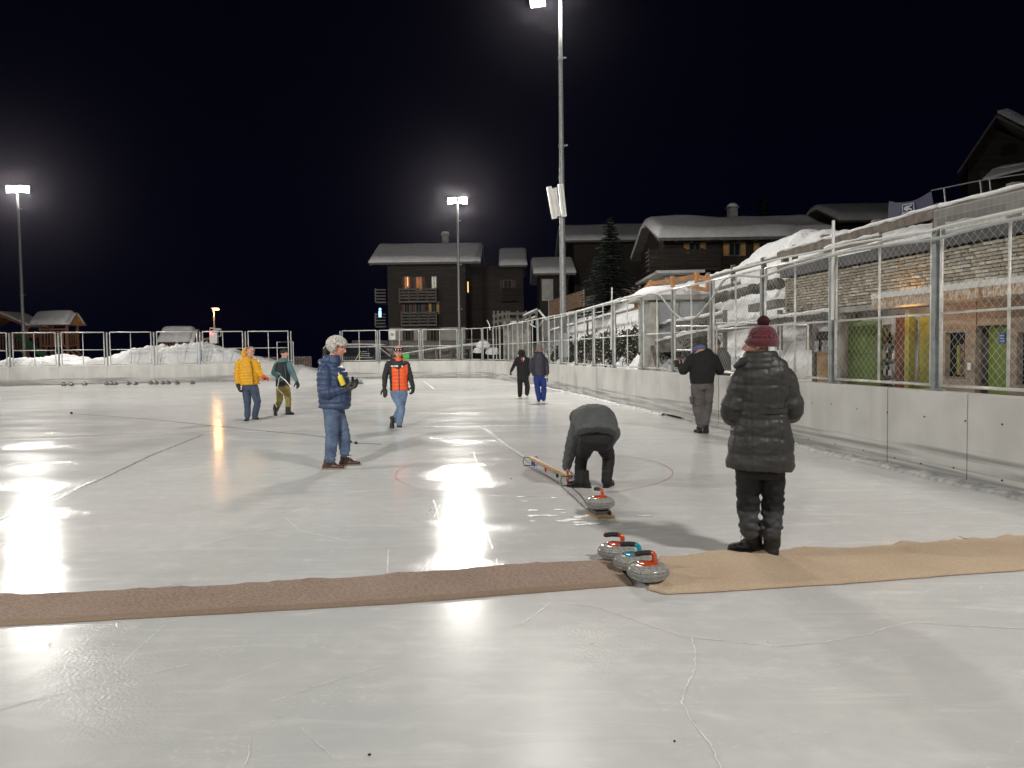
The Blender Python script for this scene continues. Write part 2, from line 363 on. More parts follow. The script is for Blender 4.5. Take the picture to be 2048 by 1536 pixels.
for px in [583, 492, 401, 309, 215, 118, 20, -80, -190, -300]:
    u = (px-1024)/F; y = (46.2+.237*13.4)/(1-.237*u); lp.append((u*y, y))
wl = wall_panels('long pale concrete rink wall on the left with curling stones lined up along it', lp)
# bolt holes
mb = MB()
n = Vector((1, .156, 0)).normalized(); dW = Vector((-.156, 1, 0)).normalized()
for y in np.arange(3, 17.8, .62):
    for z in (.16, .74):
        yy = y+random.uniform(-.12, .12); c = Vector((WX(yy), yy, z+random.uniform(-.02, .02)))-n*.0075
        ring = [c+dW*(math.cos(a)*.010)+Vector((0, 0, math.sin(a)*.011)) for a in np.linspace(0, 6.28, 9)[:-1]]
        mb.prism(ring, n*.012)
tag(mb.obj('bolt_hole', M['rubber'], wr), kind='stuff')
# frozen ledge at the foot of the wall
def ledge(pts, name, seed):
    ss = []; 
    P = [Vector((*p, 0)) for p in pts]
    for i in range(len(P)-1):
        k = max(2, int((P[i+1]-P[i]).length/.09))
        for j in range(k): ss.append((P[i].lerp(P[i+1], j/k), (P[i+1]-P[i]).normalized()))
    vs = []; fs = []; N_ = 5
    for i, (p, d) in enumerate(ss):
        nn = Vector((-d.y, d.x, 0))
        if nn.dot(Vector((-3, 20, 0))-p) < 0: nn = -nn
        q = np.array([[p.x, p.y, seed]]); wv = float(snoise(q, 1.6, seed, 3)[0]); h = .05+.03*float(snoise(q, 3.1, seed+1, 3)[0]); wd = .13+.04*wv
        for a, z in ((0, h*1.3), (.35*wd, h*1.05), (.75*wd, h*.9), (.92*wd, h*.45), (1.05*wd, -.003)): vs.append(p+nn*(a-.005)+Vector((0, 0, max(z, -.003)+random.uniform(-.004, .006)*(a > 0))))
    for i in range(len(ss)-1):
        for k in range(N_-1): a = i*N_+k; fs.append((a, a+1, a+N_+1, a+N_))
    m_ = MB(); m_.add(vs, fs); o = m_.obj(name, M['ledge'], smooth=True); o['kind'] = 'structure'
M['ledge'] = mat('frozen_slush', (.56, .56, .55), .5, .3, 9, .9, 14, dist=.02, col2=(.30, .30, .30), spec=.3)
ledge([p for p in rightpts if p[1] < 13], 'ice_ledge', 3); ledge(rightpts[9:]+curvepts[1:5], 'ice_ledge', 4); ledge(lp, 'ice_ledge', 5); ledge(farpts, 'ice_ledge', 6)

# ================================================================ FENCES
FT = 3.0
def mesh_wire(m_, a, b, z0, z1, cell=.055, r=.0020):
    d = (b-a); Ln = d.length; d.normalize(); nrm = Vector((d.y, -d.x, 0)); nc = int(Ln/cell); rows = int((z1-z0)/cell)
    for i in range(nc):
        x0 = i*Ln/nc; wv = Ln/nc
        pts = []
        for j in range(rows+1):
            side = (j+i) % 2; xx = x0+(wv if side else 0) ; pts.append(a+d*xx+Vector((0, 0, z0+j*(z1-z0)/rows-a.z))+nrm*(.002 if side else -.002))
        vs = []; fs = []
        for p in pts:
            for k in range(3):
                an = 2*math.pi*k/3; vs.append(p+d*(math.cos(an)*r*1.25)+nrm*(math.sin(an)*r))
        for j in range(len(pts)-1):
            for k in range(3): q = j*3+k; w_ = j*3+(k+1) % 3; fs.append((q, w_, w_+3, q+3))
        m_.add(vs, fs)
def fence(label, pts, mesh_idx=(), inset=.08, gate=None, thin_post=False, pipe=.022, extra=True, midz=None):
    t = thing('metal_fence', label, 'fence', (pts[0][0], pts[0][1], WH))
    P = [Vector((*p, 0)) for p in pts]
    for i, p in enumerate(P):
        d = (P[min(i+1, len(P)-1)]-P[max(i-1, 0)]).normalized()
        MM = Matrix.Rotation(math.atan2(d.y, d.x), 4, 'Z'); m_ = MB()
        m_.box(p+Vector((0, 0, (WH+FT)/2-.07)), (.07, .09, FT-WH+.12), MM)
        m_.box(p+Vector((0, 0, WH+.012)), (.20, .13, .02), MM)
        m_.obj('post', M['steel2'], t)
    for i in range(len(P)-1):
        a = P[i]; b = P[i+1]; d = (b-a).normalized(); a2 = a+d*inset; b2 = b-d*inset; m_ = MB(); z0 = WH+.07; z1 = FT; r = pipe
        v = lambda p, z: Vector((p.x, p.y, z))
        m_.tube([v(a2, z0), v(a2, z1)], r, 8); m_.tube([v(b2, z0), v(b2, z1)], r, 8)
        m_.tube([v(a2, z1), v(b2, z1)], r, 8); m_.tube([v(a2, z0), v(b2, z0)], r*.9, 8)
        zm = midz or (z0+.46*(z1-z0)); m_.tube([v(a2, zm), v(b2, zm)], r*.8, 6)
        c = (a2+b2)/2; m_.tube([v(c, z0), v(c, z1)], r*.8, 6)
        m_.obj('frame', M['frame'], t, smooth=True)
        if i in mesh_idx:
            m_ = MB(); k = mesh_idx[i] if isinstance(mesh_idx, dict) else .055
            mesh_wire(m_, v(a2, z0), v(b2, z0), z0+.02, z1-.02, k)
            tag(m_.obj('wire_mesh', M['wire'], t), kind='stuff')
    return t
wc_x = lambda y: WX(y)+.08
fr = [(wc_x(y), y) for y in [4.82, 6.97, 9.12, 11.27, 13.4, 15.55, 17.7, 19.9, 22.5, 24.8, 27.1]]
fr[-1] = (wallx(27.1)+.08, 27.1)
fence('tall galvanised fence with chain-link mesh above the right rink wall', fr, {0: .055, 1: .055, 2: .055, 3: .055, 4: .055, 5: .06})
fc = [(float(wallx(y))+.08, y) for y in [27.1, 29.2, 31.3, 33.4, 35.5, 37.6, 39.8, 41.9, 43.6]]+[(-1.75, 45.5), (-3.1, 46.55)]
fence('run of slim fence bays following the curve of the far right corner', fc)
ff = []
for px in [919, 843, 757, 682]:
    u = (px-1024)/F; y = 46.5+.1*(919-px)/75; ff.append((u*(y+.3), y+.35))
fence('fence on the far wall in front of the parked van', ff, inset=.12, pipe=.03)
fl = []
for x, y in lp: fl.append((x, y+.08))
fence('fence with snow piled behind it above the left rink wall', fl, inset=.16, pipe=.031)
# low gate frame at the end of the left fence
t = thing('metal_gate', 'small lower metal gate frame at the gap end of the left fence', 'gate', U(583, 765, 47.0))
m_ = MB(); a = U(556, 760, 47.0); b = U(588, 760, 47.0); a.z = b.z = 0
v = lambda p, z: Vector((p.x, p.y, z))
m_.tube([v(a, .1), v(a, 2.35), v(b, 2.35), v(b, .1)], .03, 6); m_.tube([v(a, 1.2), v(b, 1.2)], .02, 6); m_.obj('frame', M['frame'], t)

# flag rods and hoses on the right fence
for px, y0, y1, o in ((1224, 575, 700, .08), (1667, 441, 640, .02)):
    m_ = MB(); a = UO(px, y0, o); b = UO(px-2, y1, o); m_.tube([a, b], .022, 8)
    tag(m_.obj('flag_rod', M['white']), 'thin white upright rod clamped to the fence '+('behind the bending man' if px < 1300 else 'right of the woman in the maroon hat'), 'rod')
hp = [(1035, 652), (1048, 662), (1060, 648), (1075, 655), (1088, 640), (1120, 634), (1150, 625), (1185, 615), (1220, 606), (1262, 594), (1285, 593), (1300, 588), (1318, 590), (1330, 603), (1345, 623), (1362, 636), (1378, 639), (1395, 632), (1412, 612), (1428, 592), (1442, 568), (1455, 556), (1478, 551), (1505, 553), (1525, 553), (1545, 546), (1575, 535), (1620, 523), (1660, 512), (1720, 499), (1800, 487), (1870, 478), (1930, 462), (1990, 447), (2060, 432), (2140, 415)]
def catmull(P, k=6):
    P = [Vector(p) for p in P]; out = []
    for i in range(len(P)-1):
        p0 = P[max(i-1, 0)]; p1 = P[i]; p2 = P[i+1]; p3 = P[min(i+2, len(P)-1)]
        for j in range(k):
            t_ = j/k; out.append(.5*((2*p1)+(p2-p0)*t_+(2*p0-5*p1+4*p2-p3)*t_*t_+(3*p1-p0-3*p2+p3)*t_**3))
    out.append(P[-1]); return out
hose = []
for px, py in hp:
    p = UO(px, py, -.06); hose.append(p)
hose = [p for p in hose if p.y < 36]
m_ = MB(); m_.tube(catmull(hose, 5), .021, 8)
tag(m_.obj('hose', M['hose'], smooth=True), 'grey hose hung along the fence top and sagging in a deep loop', 'hose')
m_ = MB(); pts = [UO(px, py, -.03) for px, py in [(1445, 545), (1560, 517), (1650, 500), (1700, 487), (1860, 462), (1880, 455), (2060, 415), (2140, 398)]]
m_.tube(pts, .016, 8); tag(m_.obj('rope_light', M['white']), 'straight pale tube fixed along the top rail of the right fence', 'tube')

# ================================================================ FLOODLIGHTS
SPOTS = []
def spot(loc, target, watts, size=120, radius=.5, col=(1, .965, .90)):
    ld = bpy.data.lights.new('flood_beam', 'SPOT'); ld.energy = watts; ld.spot_size = R(size); ld.spot_blend = .7; ld.shadow_soft_size = radius; ld.color = col
    o = bpy.data.objects.new('flood_beam', ld); COL.objects.link(o); o.location = loc
    o.rotation_euler = (Vector(target)-Vector(loc)).to_track_quat('-Z', 'Y').to_euler(); return o
def mast(label, base, h, heads, r0=.12, r1=.06, bands=(), watts=1.0, group='floodlight masts'):
    base = Vector(base); t = thing('floodlight_mast', label, 'floodlight', base, group)
    m_ = MB(); zz = np.linspace(0, h, 9); m_.tube([base+Vector((0, 0, z)) for z in zz], [r0+(r1-r0)*z/h for z in zz], 16); p = m_.obj('pole', M['steel'], t, smooth=True)
    m_ = MB(); m_.tube([base, base+Vector((0, 0, .06))], r0*1.9, 16); m_.obj('base_plate', M['steel'], t)
    for z in bands:
        m_ = MB(); rr = r0+(r1-r0)*z/h; m_.tube([base+Vector((0, 0, z)), base+Vector((0, 0, z+.12))], rr+.02, 12); m_.box(base+Vector((rr+.08, 0, z+.08)), (.14, .06, .05)); m_.obj('bracket', M['steel'], t)
    top = base+Vector((0, 0, h))
    xs = [hd[0] for hd in heads]; m_ = MB(); m_.tube([top+Vector((min(xs+[0]), 0, -.05)), top+Vector((max(xs+[0]), 0, -.05))], .045, 8); m_.obj('cross_arm', M['steel'], t)
    for dx, tgt, wt, *sz in heads:
        c = top+Vector((dx, 0, .12 if abs(dx) < .8 else -.26)); dr = (Vector(tgt)-c).normalized(); q = dr.to_track_quat('-Z', 'Y').to_matrix().to_4x4()
        m_ = MB(); m_.box(c-dr*.06, (.62, .46, .12), q, top=(.8, .7)); hs = m_.obj('housing', M['steel2'], t)
        m_ = MB(); m_.box(c+dr*.012, (.56, .40, .02), q); m_.obj('lens', M['lens'], hs)
        s_ = spot(c+dr*.10, tgt, wt*LIGHT_W, *(sz or [115])); s_.parent = t; s_.location = Vector(s_.location)-base
    return t
P_L = U(48, 700, 48); P_M = U(918, 700, 51); P_B = U(1127, 700, 30)
hM = U(912, 405, 51).z; hL = U(42, 382, 48).z; hB = U(1114, -12, 30).z
mast('far left floodlight mast with two lit heads behind the playground', (U(44, 600, 48).x, 48, 0), hL, [(-.34, (-18, 18, 0), .7), (.40, (-20, 34, 0), .8)], bands=(hL-1.2, 5.5, 3.2))
mast('middle floodlight mast with two lit heads in front of the big chalet', (U(918, 600, 51).x, 51, 0), hM, [(-.36, (-10, 24, 0), .75), (.36, (0, 20, 0), .75)], bands=(hM-1.3, 7.4, 4.4))
mb_ = mast('tall thick floodlight mast on the right with white loudspeakers halfway up', (P_B.x, 30, 0), hB, [(-.88, (-3, 12, 0), .55), (.35, (3, 26, 0), .25), (-.3, (-8, 28, 0), .6)], .145, .065, bands=(9.6, 13.0), watts=1)
# masts of the same set that stand outside the frame; their shadows show in the photograph
mast('floodlight mast outside the frame behind the right wall', (9.6, -4.0, 0), 13.5, [(-.4, (-2, 9, 0), .5), (.4, (1, 20, 0), .5, 90)])
mast('floodlight mast outside the frame beyond the left side of the rink', (-27, 4, 0), 13.5, [(-.4, (-5, 16, 0), 1.7, 100), (.4, (-18, 37, 0), 2.6, 46)])
mast('floodlight mast outside the frame behind the photographer', (-9, -20, 0), 13.5, [(-.4, (-3, 6, 0), .8, 80), (.4, (-9, 34, 0), 3.2, 44)])  # far-aimed second head is added to brighten the far walls
# control box on the tall mast
m_ = MB(); c = U(1127, 690, 29.7); m_.box((P_B.x, 29.72, c.z), (.42, .22, .95)); m_.obj('control_box', M['graypanel'], mb_)
# loudspeakers
for (px0, py0, px1, py1, wd, lab, front) in ((1098, 374, 1109, 437, .16, 'left white column loudspeaker tilted on the tall mast', 0), (1108, 378, 1116, 432, .13, 'middle white column loudspeaker behind the left one on the mast', 0), (1121, 369, 1128, 433, .19, 'right column loudspeaker with yellowed grille facing us on the mast', 1)):
    a = U(px0, py0, 29.75); b = U(px1, py1, 29.75); ax = (a-b).normalized(); q = ax.to_track_quat('Z', 'Y').to_matrix().to_4x4()
    sp_ = thing('loudspeaker', lab, 'loudspeaker', (a+b)/2, 'loudspeakers on the tall mast')
    m_ = MB(); m_.box((a+b)/2, (wd, .2, (a-b).length), q); m_.obj('cabinet', M['white'], sp_)
    m_ = MB(); m_.box((a+b)/2+Vector((0, -.106, 0)), (wd*.7, .01, (a-b).length*.94), q); m_.obj('grille', mat('speaker_grille', (.45, .38, .26), .8, .4, 6) if front else M['offwhite'], sp_)
    m_ = MB(); m_.tube([a+ax*-.1, Vector((P_B.x, 30, a.z+.08))], .02, 6); m_.tube([b+ax*.1, Vector((P_B.x, 30, b.z))], .02, 6); m_.obj('bracket', M['steel'], sp_)
# orange street lamp far left
sl = thing('street_lamp', 'small street lamp glowing orange beyond the left fence', 'street lamp', (U(430, 700, 62).x, 62, -3))
b = Vector((U(430, 700, 62).x, 62, -3)); top = U(425, 618, 62)
m_ = MB(); m_.tube([b, Vector((b.x, 62, top.z-.3)), Vector((top.x, 62, top.z))], [.09, .06, .05], 8); m_.obj('pole', M['steel'], sl)
m_ = MB(); m_.box(top+Vector((.25, 0, .05)), (.6, .25, .1)); m_.obj('housing', M['steel2'], sl)
m_ = MB(); m_.box(top+Vector((.3, -.02, -.04)), (.42, .22, .08)); m_.obj('lens', M['warmlens'], sl)
ld = bpy.data.lights.new('warm_beam', 'POINT'); ld.energy = 200; ld.color = (1, .5, .16); ld.shadow_soft_size = .2
o = bpy.data.objects.new('warm_beam', ld); COL.objects.link(o); o.parent = sl; o.location = Vector((top.x+.3, 61.6, top.z-.3))-b

# ================================================================ BUILDING ON THE RIGHT
def FO(y, z, o): return Vector((WX(y)+o, y, z))       # point at offset o behind the wall line
along = Vector((-.156, 1, 0)).normalized(); outn = Vector((1, .156, 0)).normalized()
def slab(m_, y0, y1, o0, o1, z0, z1):
    m_.add([FO(y0, z0, o0), FO(y1, z0, o0), FO(y1, z0, o1), FO(y0, z0, o1), FO(y0, z1, o0), FO(y1, z1, o0), FO(y1, z1, o1), FO(y0, z1, o1)],
           [(0, 3, 2, 1), (4, 5, 6, 7), (0, 1, 5, 4), (1, 2, 6, 5), (2, 3, 7, 6), (3, 0, 4, 7)]); return m_
def fy(px, o=3.5): return (6.5+o)/((px-1024)/F+.156)
kb = thing('service_building', 'low service building with stone parapet, awning and green doors', 'building', FO(12, 0, 3.6))
Yn, Yf = 7.0, 19.4
slab(MB(), Yn, Yf, 3.62, 3.95, 2.50, 3.36).obj('parapet_core', M['greyconc'], kb)
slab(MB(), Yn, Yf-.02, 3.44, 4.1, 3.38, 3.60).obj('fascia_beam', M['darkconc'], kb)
slab(MB(), Yn, Yf, 3.50, 4.2, 2.36, 2.48).obj('lintel', M['greyconc'], kb)
stonemats = [mat('stone_%s' % k, c, .85, .35, 14, .6, 40) for k, c in (('light', (.66, .62, .52)), ('tan', (.55, .50, .40)), ('grey', (.48, .46, .41)), ('brown', (.44, .38, .29)))]
def stone_mesh(w_, h_, d_, m_):
    b_ = MB(); n_ = 4; fr_ = []
    j = lambda s: random.uniform(-s, s)
    xs = [-w_/2, -w_/2+.012, w_/2-.012, w_/2]; 
    back = [(-w_/2, 0, -h_/2), (w_/2, 0, -h_/2), (w_/2, 0, h_/2), (-w_/2, 0, h_/2)]
    front = [(-w_/2+.008+j(.004), -d_+j(.012), -h_/2+.006+j(.003)), (w_/2-.008+j(.004), -d_+j(.012), -h_/2+.006+j(.003)), (w_/2-.008+j(.004), -d_+j(.012), h_/2-.006+j(.003)), (-w_/2+.008+j(.004), -d_+j(.012), h_/2-.006+j(.003))]
    b_.add(back+front, [(0, 1, 2, 3), (0, 4, 5, 1), (1, 5, 6, 2), (2, 6, 7, 3), (3, 7, 4, 0), (4, 7, 6, 5)])
    return b_.mesh('stone', m_)
SW = [.16, .22, .28, .34]; variants = {}
CH = .0655
for wi, w_ in enumerate(SW):
    variants[wi] = [stone_mesh(w_-.008, CH-.008, .05+random.uniform(-.012, .02), random.choice(stonemats)) for _ in range(14)]
rotz = math.atan2(along.y, along.x)-math.pi  # local +x runs along -along, local -y faces the rink
cnt = 0; rest = MB(); places = []
for r_ in range(13):
    s = .0; z = 2.50+CH*(r_+.5); Ltot = (Yf-Yn)/along.y
    while s < Ltot-.1:
        wi = random.choice([0, 1, 1, 2, 2, 3]); w_ = min(SW[wi], Ltot-s)
        places.append((Ltot-s-w_/2, z, wi, w_ < SW[wi])); s += w_
places.sort(key=lambda q: q[0])
base = FO(Yn, 0, 3.62)
vis0 = (fy(2060)-Yn)/along.y
places = [p for p in places if p[0] > vis0-2]
for s, z, wi, cut in places:
    c = base+along*s+Vector((0, 0, z))
    me = random.choice(variants[wi])
    if cnt < 300 and s > vis0-.2:
        o = bpy.data.objects.new('stone', me); COL.objects.link(o); o.parent = kb; o.location = c-origin(kb); o.rotation_euler = (0, 0, rotz); cnt += 1
        if cut: o.scale = (.6, 1, 1)
    else:
        Mx = Matrix.Translation(c) @ Matrix.Rotation(rotz, 4, 'Z'); rest.add([Mx @ vv.co for vv in me.vertices], [tuple(pp.vertices) for pp in me.polygons])
tag(rest.obj('stone_courses', stonemats[1], kb), kind='stuff')
# recess: back walls, piers, doors by pixel column on the facade plane
def fp(px0, px1, z0, z1, o, m, name, th=.08, parent=kb):
    y0, y1 = fy(px1, o), fy(px0, o); return slab(MB(), y0, y1, o, o+th, z0, z1).obj(name, m, parent)
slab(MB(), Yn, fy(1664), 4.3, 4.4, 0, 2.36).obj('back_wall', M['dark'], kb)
slab(MB(), Yn, fy(1664), 3.62, 4.3, -.02, .03).obj('threshold', M['greyconc'], kb)
fp(1664, 1682, 0, 2.36, 3.55, M['greyconc'], 'pier', .75)
fp(1682, 1696, 0, 2.30, 3.72, M['facadewood'], 'door_frame')
# corrugated green door
g = fp(1697, 1760, 0, 2.14, 3.70, M['green'], 'green_door', .04)
m_ = MB(); y0, y1 = fy(1758, 3.7), fy(1699, 3.7)
for k in range(26):
    ya = y0+(y1-y0)*k/26; slab(m_, ya, ya+(y1-y0)/26*.5, 3.675, 3.70, .02, 2.05)
tag(m_.obj('rib', M['green'], g), kind='stuff')
slab(MB(), y0, y1, 3.66, 3.70, 1.45, 1.51).obj('rail', mat('dark_green', (.09, .16, .03), .6, .2), g)
# shelves
for z in (.55, .95, 1.3, 1.62): fp(1762, 1792, z, z+.03, 3.75, M['greywood'], 'shelf', .35)
for k in range(26):
    z = random.choice([.58, .98, 1.33, 1.65]); px = random.uniform(1765, 1790); y = fy(px, 3.85); c = FO(y, z, 3.85); m_ = MB(); r_ = random.uniform(.03, .05); h_ = random.uniform(.12, .26)
    m_.lathe([(0, 0), (r_, 0), (r_, h_*.6), (r_*.35, h_*.8), (r_*.35, h_), (0, h_)], c, 10)
    tag(m_.obj('bottle', random.choice([M['black'], M['white'], M['glass'], M['reddish'], M['black']]), smooth=False), 'bottle or jar standing on the dark shelves behind the awning', 'bottle', 'bottles on the shelves behind the fence')
# curtain
m_ = MB(); ys = np.linspace(fy(1812, 3.7), fy(1790, 3.7), 26); vs = []
for i, y in enumerate(ys): 
    o_ = 3.72+.03*math.sin(i*1.9); vs += [FO(y, .05, o_), FO(y, 2.25, o_)]
m_.add(vs, [(2*i, 2*i+2, 2*i+3, 2*i+1) for i in range(25)]); m_.obj('curtain', M['reddish'], kb, smooth=True)
fp(1809, 1818, 0, 2.25, 3.62, M['lime'], 'door_frame', .12)
fp(1838, 1866, 0, 2.20, 3.74, M['lime'], 'lime_door', .04)
# plywood facade with window
fp(1880, 1890, 0, 2.36, 3.58, M['facadewood'], 'panel', .1)
fp(1890, 1930, 0, 1.02, 3.58, M['facadewood'], 'panel', .1); fp(1890, 1930, 1.83, 2.36, 3.58, M['facadewood'], 'panel', .1)
fp(1930, 1951, 0, 2.36, 3.58, M['facadewood'], 'panel', .1); fp(1951, 2016, 1.93, 2.36, 3.60, M['facadewood'], 'panel', .1)
fp(2016, 2034, 0, 2.36, 3.58, M['facadewood'], 'panel', .1); fp(2034, 2110, 0, .95, 3.58, M['facadewood'], 'panel', .1)
fp(2034, 2110, 1.8, 2.36, 3.58, M['facadewood'], 'panel', .1)
fp(2110, 2250, 0, 2.36, 3.58, M['facadewood'], 'panel', .1)
wn = fp(1890, 1930, 1.02, 1.83, 3.70, M['glass'], 'window', .02)
fp(1889.5, 1930.5, 1.0, 1.03, 3.56, M['greywood'], 'sill', .14, wn)
fp(1914, 1919, 1.06, 1.60, 3.68, M['lime'], 'lime_frame', .02, wn); fp(1919, 1929, 1.06, 1.62, 3.685, mat('poster_print', (.3, .2, .05), .6, .8, 16, col2=(.02, .02, .06)), 'poster', .01, wn)
fp(2034, 2110, .95, 1.8, 3.70, M['glass'], 'window', .02)
fp(1951, 1977, 0, 1.93, 3.85, M['greywood'], 'inner_panel', .04)
fp(1977, 2016, 0, 1.93, 3.74, M['green'], 'green_door', .04)
sg = fp(1997, 2010, 1.62, 1.80, 3.72, M['signblue'], 'sign', .015)
for k in range(3): fp(1999, 2007, 1.655+.045*k, 1.665+.045*k, 3.715, M['white'], 'print', .004, sg)
fp(1935, 1941, 1.16, 1.29, 3.56, M['white'], 'switch_box', .03)
# awning cassette + scalloped valance
aw = thing('awning', 'white awning cassette with rust-orange patterned valance over the green doors', 'awning', FO(12, 2.5, 2.7))
ya, yb = 6.5, fy(1741, 2.62)
slab(MB(), ya, yb, 2.62, 2.80, 2.50, 2.60).obj('cassette', M['white'], aw)
m_ = MB(); slab(m_, ya, yb, 2.80, 3.6, 2.56, 2.585); m_.obj('roof_panel', M['white'], aw)
nS = 300; vs = []
for i in range(nS+1):
    y = ya+(yb-ya)*i/nS; o_ = 2.64+.008*math.sin(i*.9); dz = .012*abs(math.sin(i*math.pi/6)); vs += [FO(y, 2.50, 2.64), FO(y, 2.33-dz+.012, o_)]
m_ = MB(); m_.add(vs, [(2*i, 2*i+2, 2*i+3, 2*i+1) for i in range(nS)]); m_.obj('valance', M['awning'], aw, smooth=True)
m_ = MB(); 
for i in range(2): m_.tube([FO(yb-.1-i*5, 2.54, 2.75), FO(yb-.1-i*5, 2.45, 3.6)], .02, 6)
m_.obj('arm', M['steel'], aw)
# warm lamp under the parapet
lp_ = thing('wall_lamp', 'warm orange lamp lit under the stone parapet above the awning', 'lamp', FO(fy(1815, 3.4), 2.63, 3.35))
c = FO(fy(1812, 3.4), 2.44, 3.3)
m_ = MB(); m_.box(c+Vector((0, 0, .0)), (.1, .55, .05), Matrix.Rotation(.15, 4, 'Z')); m_.obj('lens', M['warmlens'], lp_)
lp_.location = c; 
for ch in lp_.children: ch.data.transform(Matrix.Translation(FO(fy(1815, 3.4), 2.63, 3.35)-c))
ld = bpy.data.lights.new('warm_glow', 'POINT'); ld.energy = 5; ld.color = (1, .5, .2); ld.shadow_soft_size = .1
o = bpy.data.objects.new('warm_glow', ld); COL.objects.link(o); o.parent = lp_; o.location = (-.18, 0, -.12)
ld = bpy.data.lights.new('warm_glow', 'POINT'); ld.energy = 5; ld.color = (1, .55, .25); ld.shadow_soft_size = .15
o = bpy.data.objects.new('warm_glow', ld); COL.objects.link(o); o.parent = lp_; o.location = FO(fy(1885, 3.0), 2.2, 3.0)-c
# notice board left of the building
nb = thing('notice_board', 'plywood notice board with two posters left of the green door', 'notice board', UO(1642, 760, 1.6))
def op(px0, px1, py0, py1, o, m, name, th, parent):
    a = UO(px0, py0, o); b_ = UO(px1, py1, o); return slab(MB(), min(a.y, b_.y), max(a.y, b_.y), o, o+th, min(a.z, b_.z), max(a.z, b_.z)).obj(name, m, parent)
op(1626, 1658, 664, 775, 1.6, M['darkwood'], 'back_panel', .04, nb); op(1634, 1658, 702, 775, 1.57, M['plywood'], 'plywood_sheet', .02, nb)
pm = mat('poster_mixed', (.5, .5, .5), .5, .9, 22, col2=(.04, .05, .08))
q1 = op(1628, 1637, 682, 704, 1.555, pm, 'poster', .005, nb); op(1643, 1657, 681, 702, 1.56, pm, 'poster', .005, nb)
op(1624, 1628, 655, 780, 1.56, M['greywood'], 'post', .08, nb)

# ---------------- rough timber fence on top of the building and road edge
def timber_fence(label, posts, rails, m=M['oldwood'], snow=True, pw=.16, rw=(.06, .2), name='timber_fence'):
    t = thing(name, label, 'fence', posts[0][1])
    for a, b in posts: m_ = MB(); m_.beam(a, b, pw, pw, (0, 1, 0)); m_.obj('post', m, t)
    for a, b in rails:
        m_ = MB(); m_.beam(a, b, rw[0], rw[1]); m_.obj('rail', m, t)
    if snow:
        m_ = MB()
        for a, b in rails[:]:
            N_ = max(3, int((b-a).length/.25)); 
            pts = [a.lerp(b, i/N_)+Vector((0, 0, rw[1]/2+.01+random.uniform(-.01, .02))) for i in range(N_+1)]
            m_.tube(pts, [random.uniform(.035, .06) for _ in pts], 6)
        tag(m_.obj('snow_cap', M['snow'], t, smooth=True), kind='stuff')
    return t
def post(px, y0, y1, o): a = UO(px, y0, o); b = UO(px, y1, o); return (a, b)
timber_fence('heavy weathered timber fence capped with snow above the stone parapet',
    [post(1570, 500, 545, 3.8), post(1650, 470, 520, 3.8), post(1753, 440, 500, 3.8), post(1878, 408, 480, 3.8), post(2028, 366, 450, 3.8), post(2200, 330, 420, 3.8)],
    [(UO(1556, 512, 3.74), UO(1700, 474, 3.74)), (UO(1700, 474, 3.74), UO(1880, 424, 3.74)), (UO(1880, 424, 3.74), UO(2080, 378, 3.74)), (UO(2080, 378, 3.74), UO(2240, 340, 3.74)),
     (UO(1556, 540, 3.74), UO(1650, 515, 3.74)), (UO(1650, 505, 3.74), UO(1760, 480, 3.74))])
m_ = MB()
for px in np.arange(1869, 2090, 2.4):
    k = (px-1869); a = UO(px, 420-.235*k, 3.62); b = UO(px, 492-.2*k, 3.62); m_.tube([a, b], .006, 4)
for k in range(5): m_.tube([UO(1869, 422+k*16, 3.62), UO(2090, 370+k*17, 3.62)], .006, 4)
tag(m_.obj('wire_grid', M['wire']), 'fine grid of upright wires in front of the upper timber fence', 'wire grid')
# dark rail climbing the slope above the hose loop
timber_fence('dark timber handrail running down the snow slope behind the grey hose',
    [(UO(1466, 530, 4.3), UO(1466, 570, 4.3)), (UO(1526, 516, 4.2), UO(1530, 560, 4.2)), (UO(1417, 545, 4.4), UO(1417, 575, 4.4)), (UO(1590, 490, 4.0), UO(1590, 530, 4.0))],
    [(UO(1395, 563, 4.4), UO(1560, 515, 4.2)), (UO(1395, 590, 4.4), UO(1480, 566, 4.3))], m=M['greywood'], snow=True, pw=.12, rw=(.05, .1))
# orange new railing above the concrete hut
timber_fence('new orange timber railing with snow piled on it above the concrete hut',
    [(U(1302, 560, 25), U(1303, 592, 25)), (U(1345, 552, 24.5), U(1346, 582, 24.5)), (U(1393, 544, 24), U(1394, 578, 24)), (U(1415, 548, 23.5), U(1416, 582, 23.5)), (U(1272, 590, 26), U(1272, 616, 26))],
    [(U(1273, 596, 26), U(1300, 566, 25)), (U(1300, 567, 25), U(1345, 561, 24.5)), (U(1345, 561, 24.5), U(1393, 551, 24)), (U(1393, 552, 24), U(1416, 559, 23.5)), (U(1290, 592, 25), U(1345, 580, 24.5)), (U(1375, 573, 24), U(1416, 580, 23.5))],
    m=M['newwood'], snow=False, pw=.12, rw=(.05, .12))
